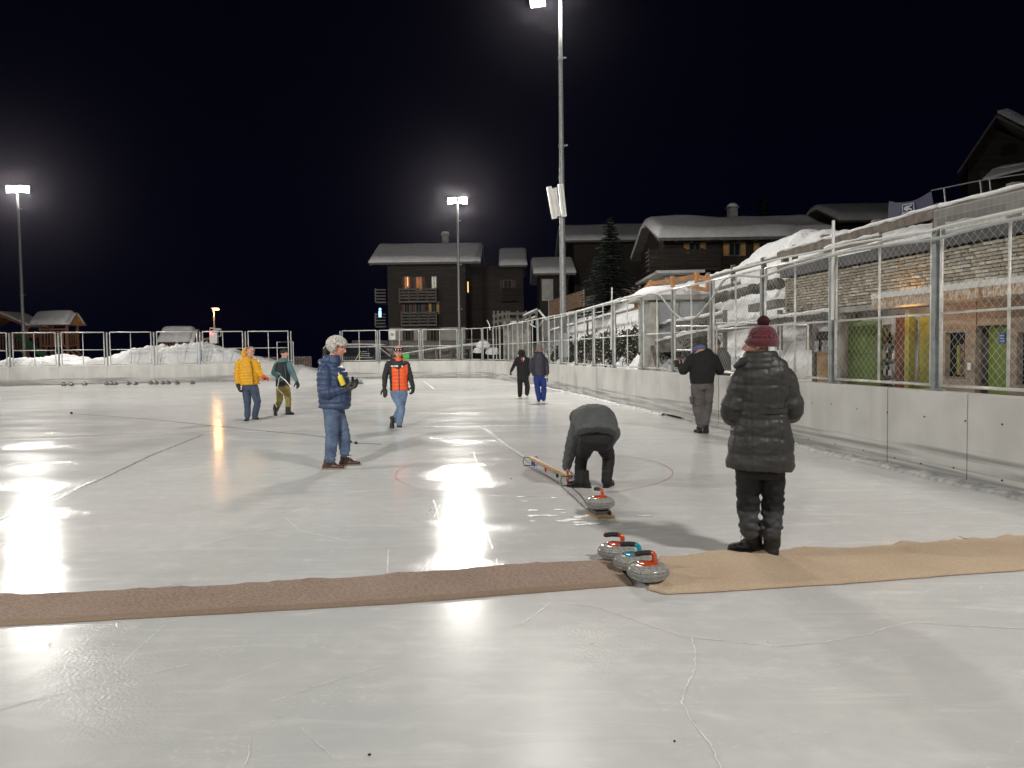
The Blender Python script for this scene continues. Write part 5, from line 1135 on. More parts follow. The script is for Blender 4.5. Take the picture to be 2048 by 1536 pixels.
M['granite'] = granite(); M['granite_dark'] = mat('dark_granite', (.10, .10, .095), .3, .3, 60); M['granite_band'] = mat('striking_band', (.27, .27, .26), .55, .3, 90)
def hm(name, c): return mat(name, c, .12, .06, 10, coat=.8)
HM = {'orange': hm('orange_handle', (.55, .075, .02)), 'blue': hm('blue_handle', (.01, .30, .42)), 'grey': mat('grey_handle', (.12, .12, .12), .4)}
def stone(label, pos, hcol, yaw, group, small=False, tilt=0):
    t = thing('curling_stone', label, 'curling stone', pos, group); Lc = lambda mb_, nm, m, par=t, sm=True: link(nm, mb_.mesh(nm, m), par, True, sm)
    n_ = 24 if small else 64
    m_ = MB(); prof = [(.0, .006), (.055, .006), (.066, 0), (.085, .003), (.112, .014), (.132, .030), (.1405, .044)]; m_.lathe(prof, n=n_); gr_ = M['granite_dark'] if small else M['granite']; Lc(m_, 'body', gr_)
    m_ = MB(); m_.lathe([(.1405, .044), (.1425, .046), (.1435, .058), (.1425, .070), (.1405, .072)], n=n_); Lc(m_, 'striking_band', M['granite_band'])
    m_ = MB(); m_.lathe([(.1405, .072), (.134, .088), (.118, .103), (.094, .1125), (.07, .1155), (0, .1155)], n=n_); Lc(m_, 'top', gr_)
    m_ = MB(); m_.lathe([(.070, .112), (.074, .118), (.073, .1215), (.060, .1245), (.03, .128), (0, .1285)], n=n_); m = HM[hcol]; Lc(m_, 'cap', m)
    q = Matrix.Rotation(yaw, 4, 'Z'); P = [q @ Vector(p) for p in ((.040, 0, .118), (.046, 0, .145), (.044, 0, .168), (.028, 0, .183), (.0, 0, .186))]
    m_ = MB(); m_.tube(catmull(P, 5), [.019]*3+[.0175]*18, 12); h_ = Lc(m_, 'handle', m)
    P = [q @ Vector(p) for p in ((.02, 0, .1865), (-.03, 0, .187), (-.075, 0, .181), (-.088, 0, .178))]
    m_ = MB(); pp = catmull(P, 5); m_.tube(pp, [.0165]+[.0185]*(len(pp)-3)+[.017, .011], 12); g_ = Lc(m_, 'grip', M['rubber'] if not small else M['black'], h_)
    m_ = MB(); e = q @ Vector((-.088, 0, .178)); m_.ball(e, .0125, None, 10, 7); Lc(m_, 'grip_end', m, h_)
    return t
g3 = 'curling stones standing on the carpet seam'
sA = stone('curling stone with orange handle at the back of the three on the carpet seam', G(1233, 1121), 'orange', R(-12), g3)
sB = stone('curling stone with turquoise handle in the middle of the three', G(1266, 1143), 'blue', R(-20), g3)
sC = stone('curling stone with orange handle nearest the camera on the carpet seam', G(1296, 1167), 'orange', R(4), g3)
for s_ in (sA, sB): s_.location.z = .012
sC.location.z = .026
# stone on its wooden sledge
bs = G(1200, 1031)
sD = stone('curling stone with orange handle standing on a small wooden base near the bending man', bs+Vector((0, 0, .066)), 'orange', R(-65), 'single stone on the wooden base')
wb = thing('wooden_base', 'small wooden base with grey rubber pad under the lone curling stone', 'base', bs)
q = Matrix.Rotation(R(14), 4, 'Z')
m_ = MB(); m_.box(bs+Vector((0, .0, .013)), (.17, .34, .026), q); m_.obj('board', M['plywood'], wb); m_ = MB(); m_.box(bs+Vector((-.005, .02, .044)), (.155, .22, .036), q, top=(1.0, 1.0)); m_.obj('pad', mat('grey_pad', (.10, .10, .11), .5), wb)
m_ = MB(); m_.box(bs+Vector((-.06, .06, .03)), (.02, .26, .05), q); m_.box(bs+Vector((.055, .02, .03)), (.02, .26, .05), q); m_.obj('cheek', M['black'], wb)
# row along the left wall: labels by neighbours
row = [(128, 770), (143, 770), (170, 769), (214, 768.5), (224, 768), (231.5, 768.2), (257, 768), (271, 768), (302, 767), (313, 767), (326, 767), (337, 767), (355, 767), (385, 766.5)]
rl = ['leftmost curling stone of the row along the left wall', 'second curling stone from the left along the wall, close to the leftmost', 'lone curling stone between the left pair and the touching group', 'single stone just left of the two touching stones by the wall', 'left one of the two touching stones by the wall', 'right one of the two touching stones by the wall', 'left stone of the spaced pair in the middle of the wall row', 'right stone of the spaced pair in the middle of the wall row', 'first stone of the group of four right of the middle pair', 'stone with upright handle, second in the group of four', 'third stone in the group of four by the wall', 'fourth stone in the group of four by the wall', 'lone stone right of the group of four by the wall', 'rightmost curling stone of the row along the left wall']
for (px, py), l_ in zip(row, rl): stone(l_, G(px, py+1.5), 'grey', random.uniform(-.9, .9), 'curling stones lined up along the left wall', True)
for (px, py), l_ in zip([(702, 768), (712, 768), (722, 768)], ['far stone nearest the glove of the man with grey hair', 'middle one of three far stones by the far wall', 'right one of three far stones by the far wall']): stone(l_, G(px, py), 'grey', random.uniform(-.5, .5), 'three far stones by the far wall', True)

# marking bar held over the ice
mb0 = thing('marking_bar', 'long wooden marking bar on bent metal feet held by the bending man', 'marking bar', G(1100, 945))
a = U(1063, 915, G(1064, 934).y); b = U(1137, 955, G(1140, 971).y); a.z = .115; b.z = .115; a = G(1062, 932)+Vector((0, 0, .115)); b = G(1139, 972)+Vector((0, 0, .115))
m_ = MB(); m_.beam(a, b, .055, .034); m_.obj('bar', mat('varnished_pine', (.55, .33, .14), .4, .2, 5, stretch=(1, 6, 1)), mb0)
m_ = MB(); m_.beam(a-Vector((0, 0, .025)), b-Vector((0, 0, .025)), .03, .02); m_.obj('steel_strip', M['steel'], mb0)
dd = (b-a).normalized(); nn = Vector((-dd.y, dd.x, 0))
for p in (a-dd*.02, b+dd*.0):
    m_ = MB(); m_.tube([p+nn*.01, p+nn*.09+Vector((0, 0, .01)), p+nn*.11-Vector((0, 0, .05)), p+nn*.09-Vector((0, 0, .108)), p-nn*.09-Vector((0, 0, .108)), p-nn*.11-Vector((0, 0, .05)), p-nn*.09+Vector((0, 0, .01)), p-nn*.01], .006, 6); m_.obj('wire_foot', M['black'], mb0)
for f_, m in ((.10, mat('blue_marker', (.02, .08, .5), .4)), (.42, mat('red_marker', (.6, .02, .03), .4)), (.96, mat('red_marker2', (.6, .02, .05), .4))):
    p = a.lerp(b, f_); m_ = MB(); m_.lathe([(.003, -.105), (.013, -.075), (.018, -.03), (.018, .0), (0, .0)], p, 10); m_.obj('marker_pen', m, mb0)
m_ = MB(); p = a.lerp(b, .72); m_.box(p-Vector((0, 0, .055)), (.03, .03, .06)); p = a.lerp(b, .04); m_.box(p-Vector((0, 0, .055)), (.02, .02, .07)); m_.obj('stop_peg', M['black'], mb0)
m_ = MB(); m_.tube([G(1139, 972)+Vector((0, 0, .008)), G(1160, 990)+Vector((0, 0, .006)), G(1176, 1012)+Vector((0, 0, .006))], .004, 6); tag(m_.obj('string', M['black']), 'thin string running from the marking bar to the wooden base', 'string')

# ================================================================ PEOPLE
def remesh(m_, vox, smooth=3, name='tmp'):
    me = m_.mesh('tmp', []) if False else None
    me = bpy.data.meshes.new('tmp'); me.from_pydata(m_.v, [], m_.f)
    bm = bmesh.new(); bm.from_mesh(me); bmesh.ops.recalc_face_normals(bm, faces=bm.faces); bm.to_mesh(me); bm.free()
    ob = bpy.data.objects.new('tmp', me); COL.objects.link(ob)
    r_ = ob.modifiers.new('r', 'REMESH'); r_.mode = 'VOXEL'; r_.voxel_size = vox; r_.adaptivity = 0
    s_ = ob.modifiers.new('s', 'SMOOTH'); s_.factor = .5; s_.iterations = smooth
    dg = bpy.context.evaluated_depsgraph_get(); out = bpy.data.meshes.new_from_object(ob.evaluated_get(dg))
    bpy.data.objects.remove(ob); bpy.data.meshes.remove(me); return out
def getco(me): a = np.empty(len(me.vertices)*3); me.vertices.foreach_get('co', a); return a.reshape(-1, 3)
def getno(me): a = np.empty(len(me.vertices)*3); me.vertices.foreach_get('normal', a); return a.reshape(-1, 3)
def setco(me, V): me.vertices.foreach_set('co', V.ravel()); me.update()
def tubeto(m_, pts, rs, n=14, cat=3, flat=1.0, side=None):
    """round tapered limb with closed round ends (ry may be flattened)"""
    P = [Vector(p) for p in pts]; Q = catmull(P, cat) if len(P) > 2 else P; k = len(Q); rr = list(np.interp(np.linspace(0, len(P)-1, k), range(len(P)), rs))
    m_.tube(Q, rr, n); m_.ball(Q[0], rr[0]*.98, None, 12, 8); m_.ball(Q[-1], rr[-1]*.98, None, 12, 8)
def loft(m_, st, side, n=28, pw=2.4):
    """st: (centre, rx, ry); side = body side vector"""
    side = Vector(side).normalized(); vs = []; C_ = [Vector(s[0]) for s in st]; K = 4; CC = catmull(C_, K); rx = np.interp(np.linspace(0, len(st)-1, len(CC)), range(len(st)), [s[1] for s in st]); ry = np.interp(np.linspace(0, len(st)-1, len(CC)), range(len(st)), [s[2] for s in st])
    for i, c in enumerate(CC):
        d = (CC[min(i+1, len(CC)-1)]-CC[max(i-1, 0)]).normalized(); s_ = (side-d*side.dot(d)).normalized(); f_ = d.cross(s_)
        for k in range(n):
            a = 2*math.pi*k/n; ca, sa = math.cos(a), math.sin(a); q = (abs(ca)**pw+abs(sa)**pw)**(-1/pw); vs.append(c+s_*(rx[i]*ca*q)+f_*(ry[i]*sa*q))
    fs = [(i*n+k, i*n+(k+1) % n, (i+1)*n+(k+1) % n, (i+1)*n+k) for i in range(len(CC)-1) for k in range(n)]; fs.append(tuple(range(n-1, -1, -1))); fs.append(tuple(range((len(CC)-1)*n, len(CC)*n)))
    m_.add(vs, fs)
def segdist(V, a, b):
    a = np.array(a); b = np.array(b); d = b-a; L2 = d @ d; t_ = np.clip((V-a) @ d/L2, 0, 1); c = a+t_[:, None]*d; return np.linalg.norm(V-c, axis=1), t_*math.sqrt(L2)
def displace(me, segs, quilt=None, wr=.006, wf=9, seed=1, qoff=0, vseam=None):
    """segs: list of (a,b,r,spacing); horizontal quilting follows the nearest bone, plus cloth wrinkles"""
    V = getco(me); Nn = getno(me); best = np.full(len(V), 1e9); S = np.zeros(len(V)); SPC = np.ones(len(V))
    for (a, b, r_, spc) in segs:
        d, s = segdist(V, a, b); d = d-r_; msk = d < best; best[msk] = d[msk]; S[msk] = s[msk]; SPC[msk] = spc
    off = np.zeros(len(V))
    if quilt:
        ph = S/SPC; off += quilt*(np.abs(np.sin(math.pi*ph))**.55-.75)
    n_ = snoise(V*np.array([1, 1, 1.9]), wf*.28, seed, 3); n2 = snoise(V*np.array([1, 1, 2.6]), wf*.62, seed+3, 2)
    off += wr*(1-2*np.abs(n_))*.8+wr*.5*n2
    if vseam is not None:
        for (p, sd, wv) in vseam: x = (V-np.array(p)) @ np.array(sd); off -= .006*np.exp(-(x/.006)**2)
    setco(me, V+Nn*off[:, None])
def cloth(name, m_, mats, parent, vox, segs=(), quilt=None, wr=.006, wf=9, seed=1, paint=None, smooth=3, post=1, vseam=None):
    me = remesh(m_, vox, smooth)
    if segs or wr: displace(me, segs or [((0, 0, 0), (0, 0, 1), 0, .1)], quilt, wr, wf, seed, vseam=vseam)
    me.materials.clear()
    for m in (mats if isinstance(mats, list) else [mats]): me.materials.append(m)
    if paint:
        n_ = len(me.polygons); c = np.empty(n_*3); me.polygons.foreach_get('center', c); c = c.reshape(-1, 3); me.polygons.foreach_set('material_index', paint(c).astype(int))
    me.name = name; o = bpy.data.objects.new(name, me); COL.objects.link(o); o.parent = parent; me.polygons.foreach_set('use_smooth', [True]*len(me.polygons)); return o
def headframe(c, yaw, pitch=0, roll=0):
    return Matrix.Translation(c) @ Matrix.Rotation(-yaw, 4, 'Z') @ Matrix.Rotation(-pitch, 4, 'X') @ Matrix.Rotation(roll, 4, 'Y')   # local +y = face, pitch>0 looks down
SKIN = {}
def skin(name, c, c2): SKIN[name] = mat('skin_'+name, c, .5, .2, 18, .15, 90, col2=c2, dist=.002)
skin('a', (.52, .25, .17), (.44, .17, .11)); skin('b', (.56, .31, .23), (.48, .22, .15))
eyem = mat('eye_white', (.6, .58, .55), .2); irism = mat('iris', (.03, .03, .03), .2); lipm = mat('lip', (.34, .10, .08), .4); browm = {'grey': mat('brow_grey', (.4, .38, .36), .8), 'dark': mat('brow_dark', (.08, .06, .05), .8)}
def head_mb(m_, H, s=1.0):
    b = lambda c, r, **k: m_.ball(H @ Vector([q*s for q in c]), tuple(q*s for q in r), H.to_3x3().to_4x4(), 16, 11)
    b((0, -.012, .036), (.076, .094, .084)); b((0, .022, -.022), (.063, .070, .088)); b((0, .038, -.078), (.043, .045, .034)); b((0, .060, -.088), (.022, .022, .018))
    b((0, .058, .022), (.055, .030, .028)); b((-.036, .058, -.024), (.024, .024, .024)); b((.036, .058, -.024), (.024, .024, .024))
    m_.tube([H @ Vector((0, .088*s, .012*s)), H @ Vector((0, .104*s, -.012*s)), H @ Vector((0, .112*s, -.028*s)), H @ Vector((0, .094*s, -.036*s))], [.008*s, .011*s, .0145*s, .012*s], 8)
    b((-.012, .094, -.033), (.009, .010, .008)); b((.012, .094, -.033), (.009, .010, .008))
    b((0, .087, -.056), (.022, .010, .006)); b((0, .085, -.066), (.018, .010, .007))
    for sx in (-1, 1):
        b((sx*.077, -.008, -.012), (.010, .020, .031)); b((sx*.082, -.018, .004), (.008, .012, .016))
def head_details(H, s, par, brow='dark', old=True):
    for sx in (-1, 1):
        m_ = MB(); m_.ball(H @ Vector((sx*.030*s, .0775*s, .002*s)), .0125*s, None, 12, 8); e = m_.obj('eye', eyem, par, True, True)
        m_ = MB(); m_.ball(H @ Vector((sx*.030*s, .0865*s, .001*s)), (.0055*s, .0045*s, .0055*s), None, 8, 6); m_.obj('iris', irism, e, True, True)
        m_ = MB(); m_.tube([H @ Vector((sx*.014*s, .0925*s, .020*s)), H @ Vector((sx*.032*s, .090*s, .026*s)), H @ Vector((sx*.050*s, .078*s, .020*s))], [.004*s, .005*s, .003*s], 6); m_.obj('eyebrow', browm[brow], par, True, True)
    m_ = MB(); m_.tube([H @ Vector((-.020*s, .088*s, -.060*s)), H @ Vector((0, .096*s, -.059*s)), H @ Vector((.020*s, .088*s, -.060*s))], [.003*s, .0048*s, .003*s], 6); m_.obj('lips', lipm, par, True, True)
def hand_mb(m_, w, d, pn, thumb, curl=.5, s=1.0, fat=1.0, spread=1.0):
    """w wrist, d hand direction, pn palm normal (curl side), thumb = direction of the thumb side"""
    d = Vector(d).normalized(); pn = Vector(pn); pn = (pn-d*pn.dot(d)).normalized(); x = d.cross(pn)
    if x.dot(Vector(thumb)) < 0: x = -x
    T = lambda a, b, c: Vector(w)+(x*a+pn*b+d*c)*s
    R3 = Matrix((x, pn, d)).transposed().to_4x4()
    m_.ball(T(0, 0, .05), (.040*s*fat, .0165*s*fat, .052*s), R3, 14, 9); m_.ball(T(.018, .006, .035), (.022*s*fat, .018*s*fat, .034*s), R3, 12, 8); m_.tube([T(0, 0, -.03), T(0, 0, .03)], [.027*s*fat, .029*s*fat], 12)
    for i, (ox, l, oz) in enumerate(((.030, .072, .088), (.010, .080, .094), (-.011, .075, .090), (-.030, .060, .080))):
        p = T(ox, 0, oz); pts = [T(ox*.8, 0, oz-.035), p]; ang = 0; dd_ = d+x*(ox*1.2*spread)
        for k, fr in enumerate((.45, .31, .24)):
            ang += curl*(.55, .85, .6)[k]*(1+.12*i); v_ = (dd_*math.cos(ang)+pn*math.sin(ang)).normalized(); p = p+v_*(l*fr*s); pts.append(p)
        rr = .0088*s*fat; m_.tube(pts, [rr*1.15, rr*1.12, rr*1.03, rr*.95, rr*.8], 8); m_.ball(pts[-1], rr*.82, None, 8, 6)
    t0 = T(.020, .004, .018); a1 = (x*.75+d*.55+pn*.35*(.4+curl)).normalized(); a2 = (x*.25+d*.75+pn*(.25+curl*.6)).normalized(); p1 = t0+a1*.045*s; p2 = p1+a2*.034*s; p3 = p2+(a2+pn*curl*.4).normalized()*.026*s
    rr = .0108*s*fat; m_.tube([t0, p1, p2, p3], [rr*1.3, rr*1.1, rr, rr*.8], 8); m_.ball(p3, rr*.85, None, 8, 6)
def shoe(parent, ank, yaw, m, solem, L_=.29, wd=.098, shaft=.12, lift=0, pitch=0, vox=.008, lace=None, shaft_r=.052, name='boot', lacem=None):
    """ground contact under the ankle at local z=0; yaw = toe heading; pitch>0 raises the heel about the toe"""
    q = Matrix.Translation(Vector(ank)) @ Matrix.Rotation(-yaw, 4, 'Z')
    if pitch: q = q @ Matrix.Translation((0, L_*.62, 0)) @ Matrix.Rotation(-pitch, 4, 'X') @ Matrix.Translation((0, -L_*.62, 0))
    q = Matrix.Translation((0, 0, lift)) @ q; m_ = MB(); T = lambda x, y, z: Vector((x, y, z)); sc = L_/.29; h = wd/2
    for c, r_ in (((0, -.035, .045), (h*.80, .050, .050)), ((0, .02, .050), (h*.78, .07, .055)), ((0, .09, .042), (h*.95, .075, .040)), ((0, .15, .035), (h*.98, .062, .032)), ((0, .04, .075), (h*.66, .065, .042))): m_.ball((c[0], c[1]*sc, c[2]), (r_[0], r_[1]*sc, r_[2]), None, 16, 10)
    m_.tube([(0, -.012, .04), (0, -.010, .09), (0, -.005, .09+shaft*.5), (0, 0, .09+shaft)], [h*.8, shaft_r*.95, shaft_r, shaft_r*1.05], 14)
    me = remesh(m_, vox, 2); V = getco(me); V[:, 2] = np.maximum(V[:, 2], .012); n_ = snoise(V, 9, 2, 2); Nn = getno(me); V += Nn*(.0022*n_)[:, None]; setco(me, V); me.transform(q); me.materials.append(m); me.polygons.foreach_set('use_smooth', [True]*len(me.polygons)); me.name = name
    o = bpy.data.objects.new(name, me); COL.objects.link(o); o.parent = parent
    ys = np.linspace(-.088, .212, 16)*sc; wx = np.interp(ys/sc, [-.088, -.07, -.03, .03, .10, .15, .19, .212], [.4, .68, .80, .72, .94, 1.0, .72, .30])*h*1.06
    poly = [Vector((w_, y, 0)) for y, w_ in zip(ys, wx)]+[Vector((-w_, y, 0)) for y, w_ in zip(ys[::-1], wx[::-1])]; m_ = MB(); m_.prism([q @ p for p in poly], (q.to_3x3() @ Vector((0, 0, .022)))); m_.obj('sole', solem, o, True)
    if lace:
        m_ = MB()
        for k in range(4): z = .078+.014*k; y = (.095-.022*k)*sc; m_.tube([q @ Vector((-.022, y, z+.008)), q @ Vector((0, y+.008, z+.016)), q @ Vector((.022, y, z+.008))], .0028, 5)
        m_.tube([q @ Vector((0, .035, .135)), q @ Vector((.03, .075, .16)), q @ Vector((.04, .10, .145))], .0025, 5); m_.tube([q @ Vector((0, .035, .135)), q @ Vector((-.01, .08, .15)), q @ Vector((-.02, .09, .11))], .0025, 5)
        m_.obj('laces', lace, o, True)
    return o
def fold_mat(name, c, rough=.6, var=.15, sheen=0, spec=.4, bump=.25, bs=60, coat=0): return mat(name, c, rough, var, 6, bump, bs, spec=spec, sheen=sheen, dist=.003, coat=coat)
class Fig:
    def __init__(s, label, foot, vox=.012, name='person'):
        s.root = G(*foot) if len(foot) == 2 else Vector(foot); s.t = thing('person', label, 'person', s.root); s.Y = s.root.y; s.vox = vox; s.segs = []
    def J(s, px, py, dy=0): return U(px, py, s.Y+dy)-s.root
    def g(s, px, py): return G(px, py)-s.root
    def body(s, stations, side, arms, legs, head, H, hs, skinm, hands=(), neck=None, brow='dark', face=True):
        m_ = MB(); loft(m_, [(c, rx*.86, ry*.84) for c, rx, ry in stations], side)
        for a in arms: tubeto(m_, [a[0], a[1], a[2]], [.05, .04, .028], 10)
        for l in legs: tubeto(m_, [l[0], l[1], l[2]], [.075, .05, .036], 10)
        tubeto(m_, [neck or stations[-1][0], head], [.058, .052], 12)
        me = remesh(m_, .022, 2); m2 = MB(); tubeto(m2, [(neck or stations[-1][0]), H @ Vector((0, -.02, -.05))], [.06, .054], 14); head_mb(m2, H, hs); me2 = remesh(m2, .0055, 3)
        bm = bmesh.new(); bm.from_mesh(me); bm.from_mesh(me2)
        for hd_ in hands: m3 = MB(); hand_mb(m3, *hd_[0], **hd_[1]); me3 = remesh(m3, .005, 1); bm.from_mesh(me3)
        out = bpy.data.meshes.new('body'); bm.to_mesh(out); bm.free(); out.materials.append(skinm); out.polygons.foreach_set('use_smooth', [True]*len(out.polygons))
        o = bpy.data.objects.new('body', out); COL.objects.link(o); o.parent = s.t
        if face: head_details(H, hs, o, brow)
        s.bodyobj = o; return o
    def glove(self, m, *a, **k):
        m_ = MB(); k.setdefault('fat', 1.25); hand_mb(m_, *a, **k); c = Vector(a[0]); d = Vector(a[1]).normalized(); m_.tube([c-d*.05, c+d*.02], [.037, .034], 14); return cloth('glove', m_, m, self.t, .006, wr=.0015, smooth=1)
    def trousers(s, hip, side, legs, m, r=(.098, .072, .066), wr=.007, seed=1, hw=.165, hd_=.125, paint=None, mats=None, top=.12, up=None, cuff=0, lift=.03):
        m_ = MB(); up = up or Vector((0, 0, 1)); loft(m_, [(hip-up*.10, hw*.8, hd_*.85), (hip, hw, hd_), (hip+up*top*.5, hw*.98, hd_*.95), (hip+up*top, hw*.92, hd_*.85)], side)
        for l in legs: 
            k = (l[1]+l[2])/2; tubeto(m_, [l[0], (l[0]+l[1])/2, l[1], k, l[2]+(l[1]-l[2]).normalized()*lift], [r[0], (r[0]*.55+r[1]*.45), r[1], (r[1]+r[2])/2, r[2]], 16)
        sg_ = []
        for l in legs: sg_ += [(l[0], l[1], r[0], .1), (l[1], l[2], r[1], .1)]
        me_o = cloth('trousers', m_, mats or m, s.t, s.vox, sg_, None, wr, 12, seed, paint); 
        # bunched folds near the ankle
        me = me_o.data; V = getco(me); Nn = getno(me)
        for l in legs:
            d, sL = segdist(V, l[1], l[2]); tot = (Vector(l[2])-Vector(l[1])).length; z = tot-sL; k = (d < r[2]*2.2)*np.exp(-(z/.11)**2); V += Nn*(k*.006*np.sin(z*95+V[:, 0]*22))[:, None]
            d, sL = segdist(V, l[0], l[1]); tot = (Vector(l[1])-Vector(l[0])).length; z = tot-sL; k = (d < r[1]*2.0)*np.exp(-(z/.10)**2); V += Nn*(k*.0045*np.sin(z*80+V[:, 1]*30))[:, None]
        setco(me, V); return me_o
    def jacket(s, st, side, arms, m, quilt=None, sp=.09, wr=.006, seed=1, ra=(.078, .066, .05), mats=None, paint=None, name='jacket', vseam=None, wf=9, pw=2.4, asp=None):
        m_ = MB(); loft(m_, st, side, pw=pw); sg_ = [(st[i][0], st[i+1][0], st[i][1]*.8, sp) for i in range(0)]
        tot = [(Vector(st[0][0]), Vector(st[-1][0]), .17, sp)]
        for a in arms: tubeto(m_, [a[0], (a[0]+a[1])/2, a[1], (a[1]+a[2])/2, a[2]], [ra[0], (ra[0]+ra[1])/2, ra[1], (ra[1]+ra[2])/2, ra[2]], 16); tot += [(a[0], a[1], ra[0], asp or sp), (a[1], a[2], ra[1], asp or sp)]
        return cloth(name, m_, mats or m, s.t, s.vox, tot, quilt, wr, wf, seed, paint, vseam=vseam)
    def collar(s, c, rx, ry, h, th, m, tilt=(0, 0), n=30, name='collar', gap=None, seed=3):
        m_ = MB(); pts = []
        for ring in range(3):
            z = -h/2+h*ring/2; P = [Vector(c)+Vector((rx*math.cos(a)*(1-.08*ring), ry*math.sin(a)*(1-.08*ring), z+tilt[0]*math.cos(a)+tilt[1]*math.sin(a))) for a in np.linspace(0, 2*math.pi, n)]; m_.tube(P, th, 8)
        return cloth(name, m_, m, s.t, min(s.vox, .010), [(Vector(c)-Vector((0, 0, .1)), Vector(c)+Vector((0, 0, .1)), rx, .06)], None, .003, 12, seed)
def V3(a): return Vector(a)

# --- woman in black coat
w1 = Fig('woman in long black quilted coat and maroon pompom hat standing on the tan felt', (1515, 1117), .0095)
J = w1.J; yawW = R(-8); sideW = Vector((math.cos(yawW), -math.sin(yawW)*-1, 0))
coatm = fold_mat('black_coat_nylon', (.032, .030, .029), .50, .2, spec=.5, bump=.25, bs=35)
blk = fold_mat('black_trouser', (.013, .013, .014), .75, .2); cuffm = fold_mat('grey_gaiter', (.045, .047, .05), .6, .2)
armA = [J(1487, 752), J(1462, 826, .02), J(1492, 826, .26)]; armB = [J(1568, 752), J(1585, 822, .02), J(1562, 822, .26)]
# sleeves that bulge at the elbow as in the photograph
st = [(J(1519, 938), .245, .185), (J(1521, 905), .240, .178), (J(1522, 870), .225, .165), (J(1521, 838), .195, .148), (J(1520, 820), .172, .136), (J(1522, 800), .180, .145), (J(1525, 768), .200, .150), (J(1526, 742), .200, .140), (J(1524, 726), .150, .115), (J(1522, 712), .085, .09)]
HW = headframe(J(1516, 688), R(-66), R(4))
hipW = J(1519, 928); legsW = [[J(1497, 935), J(1496, 1005, .04), J(1499, 1062, .0)], [J(1544, 935), J(1546, 1005, .04), J(1544, 1064, 0)]]
w1.body(st[1:], sideW, [armA, armB], legsW, HW.translation, HW, .98, SKIN['b'], neck=J(1521, 718))
w1.trousers(hipW, sideW, legsW, blk, (.094, .075, .066), .012, 4, .17, .13, lift=0, mats=[blk, cuffm], paint=lambda c: (c[:, 2] < J(1500, 1022).z).astype(int))
sp1 = .155
coat = w1.jacket(st, sideW, [armA, armB], coatm, .0105, .128, .008, 2, (.082, .088, .066), name='coat', vseam=[(J(1529, 800), sideW, 1), (J(1496, 800), sideW, 1), (J(1553, 800), sideW, 1)], wf=9, asp=.16)
w1.collar(J(1521, 722), .115, .105, .085, .034, coatm, tilt=(-.0, .0))
m_ = MB(); c = J(1476, 728, -.02); m_.tube([J(1500, 718, -.05), J(1484, 724, -.02), J(1470, 734, .05)], [.035, .034, .02], 10); cloth('lapel', m_, coatm, w1.t, .009, wr=.003)
m_ = MB(); pts = []; cb = J(1520.5, 820)
for a in np.linspace(0, 2*math.pi, 40): pts.append(cb+sideW*(.182*math.cos(a))+Vector((0, 1, 0))*(.145*math.sin(a)))
vs = []
for p in pts:
    rr = (p-cb).normalized()
    vs += [p+Vector((0, 0, -.017)), p+rr*.009+Vector((0, 0, -.017)), p+rr*.009+Vector((0, 0, .017)), p+Vector((0, 0, .017))]
m_.add(vs, [(i*4+j, i*4+(j+1) % 4, i*4+4+(j+1) % 4, i*4+4+j) for i in range(39) for j in range(4)]); m_.obj('belt', coatm, w1.t, True)
# knitted hat with ribs + pompom
def knit_hat(fig, H, m, rx=.098, ry=.112, h=.13, z0=-.0, ribs=22, brim=True, seed=1, pom=None, pomr=.05, cable=True, s=1.0, tiltback=-.02, name='hat', brimm=None, bh=.045):
    n_u, n_v = 96, 40; vs = []; fs = []
    for j in range(n_v+1):
        t_ = j/n_v; ph = t_*math.pi/2; r_ = math.cos(ph)**.62 if t_ < 1 else 0; z = h*math.sin(ph)
        for i in range(n_u):
            a = 2*math.pi*i/n_u; rib = .0045*math.cos(ribs*a+(1.6*math.sin(t_*26+math.cos(a*ribs/2))) if cable else ribs*a)+.002*math.sin(t_*70)
            k = r_*(1+rib/.1*(1-t_*.4)); vs.append(H @ Vector((rx*k*math.cos(a)*s, (tiltback+ry*k*math.sin(a))*s, (z0+z)*s)))
    for j in range(n_v):
        for i in range(n_u): fs.append((j*n_u+i, j*n_u+(i+1) % n_u, (j+1)*n_u+(i+1) % n_u, (j+1)*n_u+i))
    m_ = MB(); m_.add(vs, fs); o = m_.obj(name, m, fig.t, True, True)
    if brim:
        vs = []; fs = []; prof = [(1.0, -.004), (1.05, -.008), (1.085, .004), (1.09, bh*.5), (1.07, bh*.92), (1.0, bh)]
        for j, (k, z) in enumerate(prof):
            for i in range(n_u): a = 2*math.pi*i/n_u; kk = k+.018*math.cos(ribs*2*a); vs.append(H @ Vector((rx*kk*math.cos(a)*s, (tiltback+ry*kk*math.sin(a))*s, (z0+z)*s)))
        for j in range(len(prof)-1):
            for i in range(n_u): fs.append((j*n_u+i, j*n_u+(i+1) % n_u, (j+1)*n_u+(i+1) % n_u, (j+1)*n_u+i))
        m_ = MB(); m_.add(vs, fs); m_.obj('brim', brimm or m, o, True, True)
    if pom:
        c = H @ Vector((0, tiltback*s, (z0+h+pomr*.55)*s)); vs = []; fs = []
        for _ in range(1300):
            d = Vector((random.gauss(0, 1), random.gauss(0, 1), random.gauss(0, 1))).normalized(); e = d.orthogonal()*.0022; f2 = d.cross(e); L_ = pomr*random.uniform(.86, 1.06); dr = Vector((random.uniform(-.2, .2), random.uniform(-.2, .2), random.uniform(-.3, .1)))
            k = len(vs); p = c+d*L_*.5; q = c+(d+dr*.3).normalized()*L_; vs += [p+e, p-e*.5+f2, p-e*.5-f2, q]; fs += [(k, k+1, k+3), (k+1, k+2, k+3), (k+2, k, k+3)]
        m_ = MB(); m_.add(vs, fs); m_.ball(c, pomr*.86, None, 16, 12); m_.obj('pompom', pom, o, True)
    return o
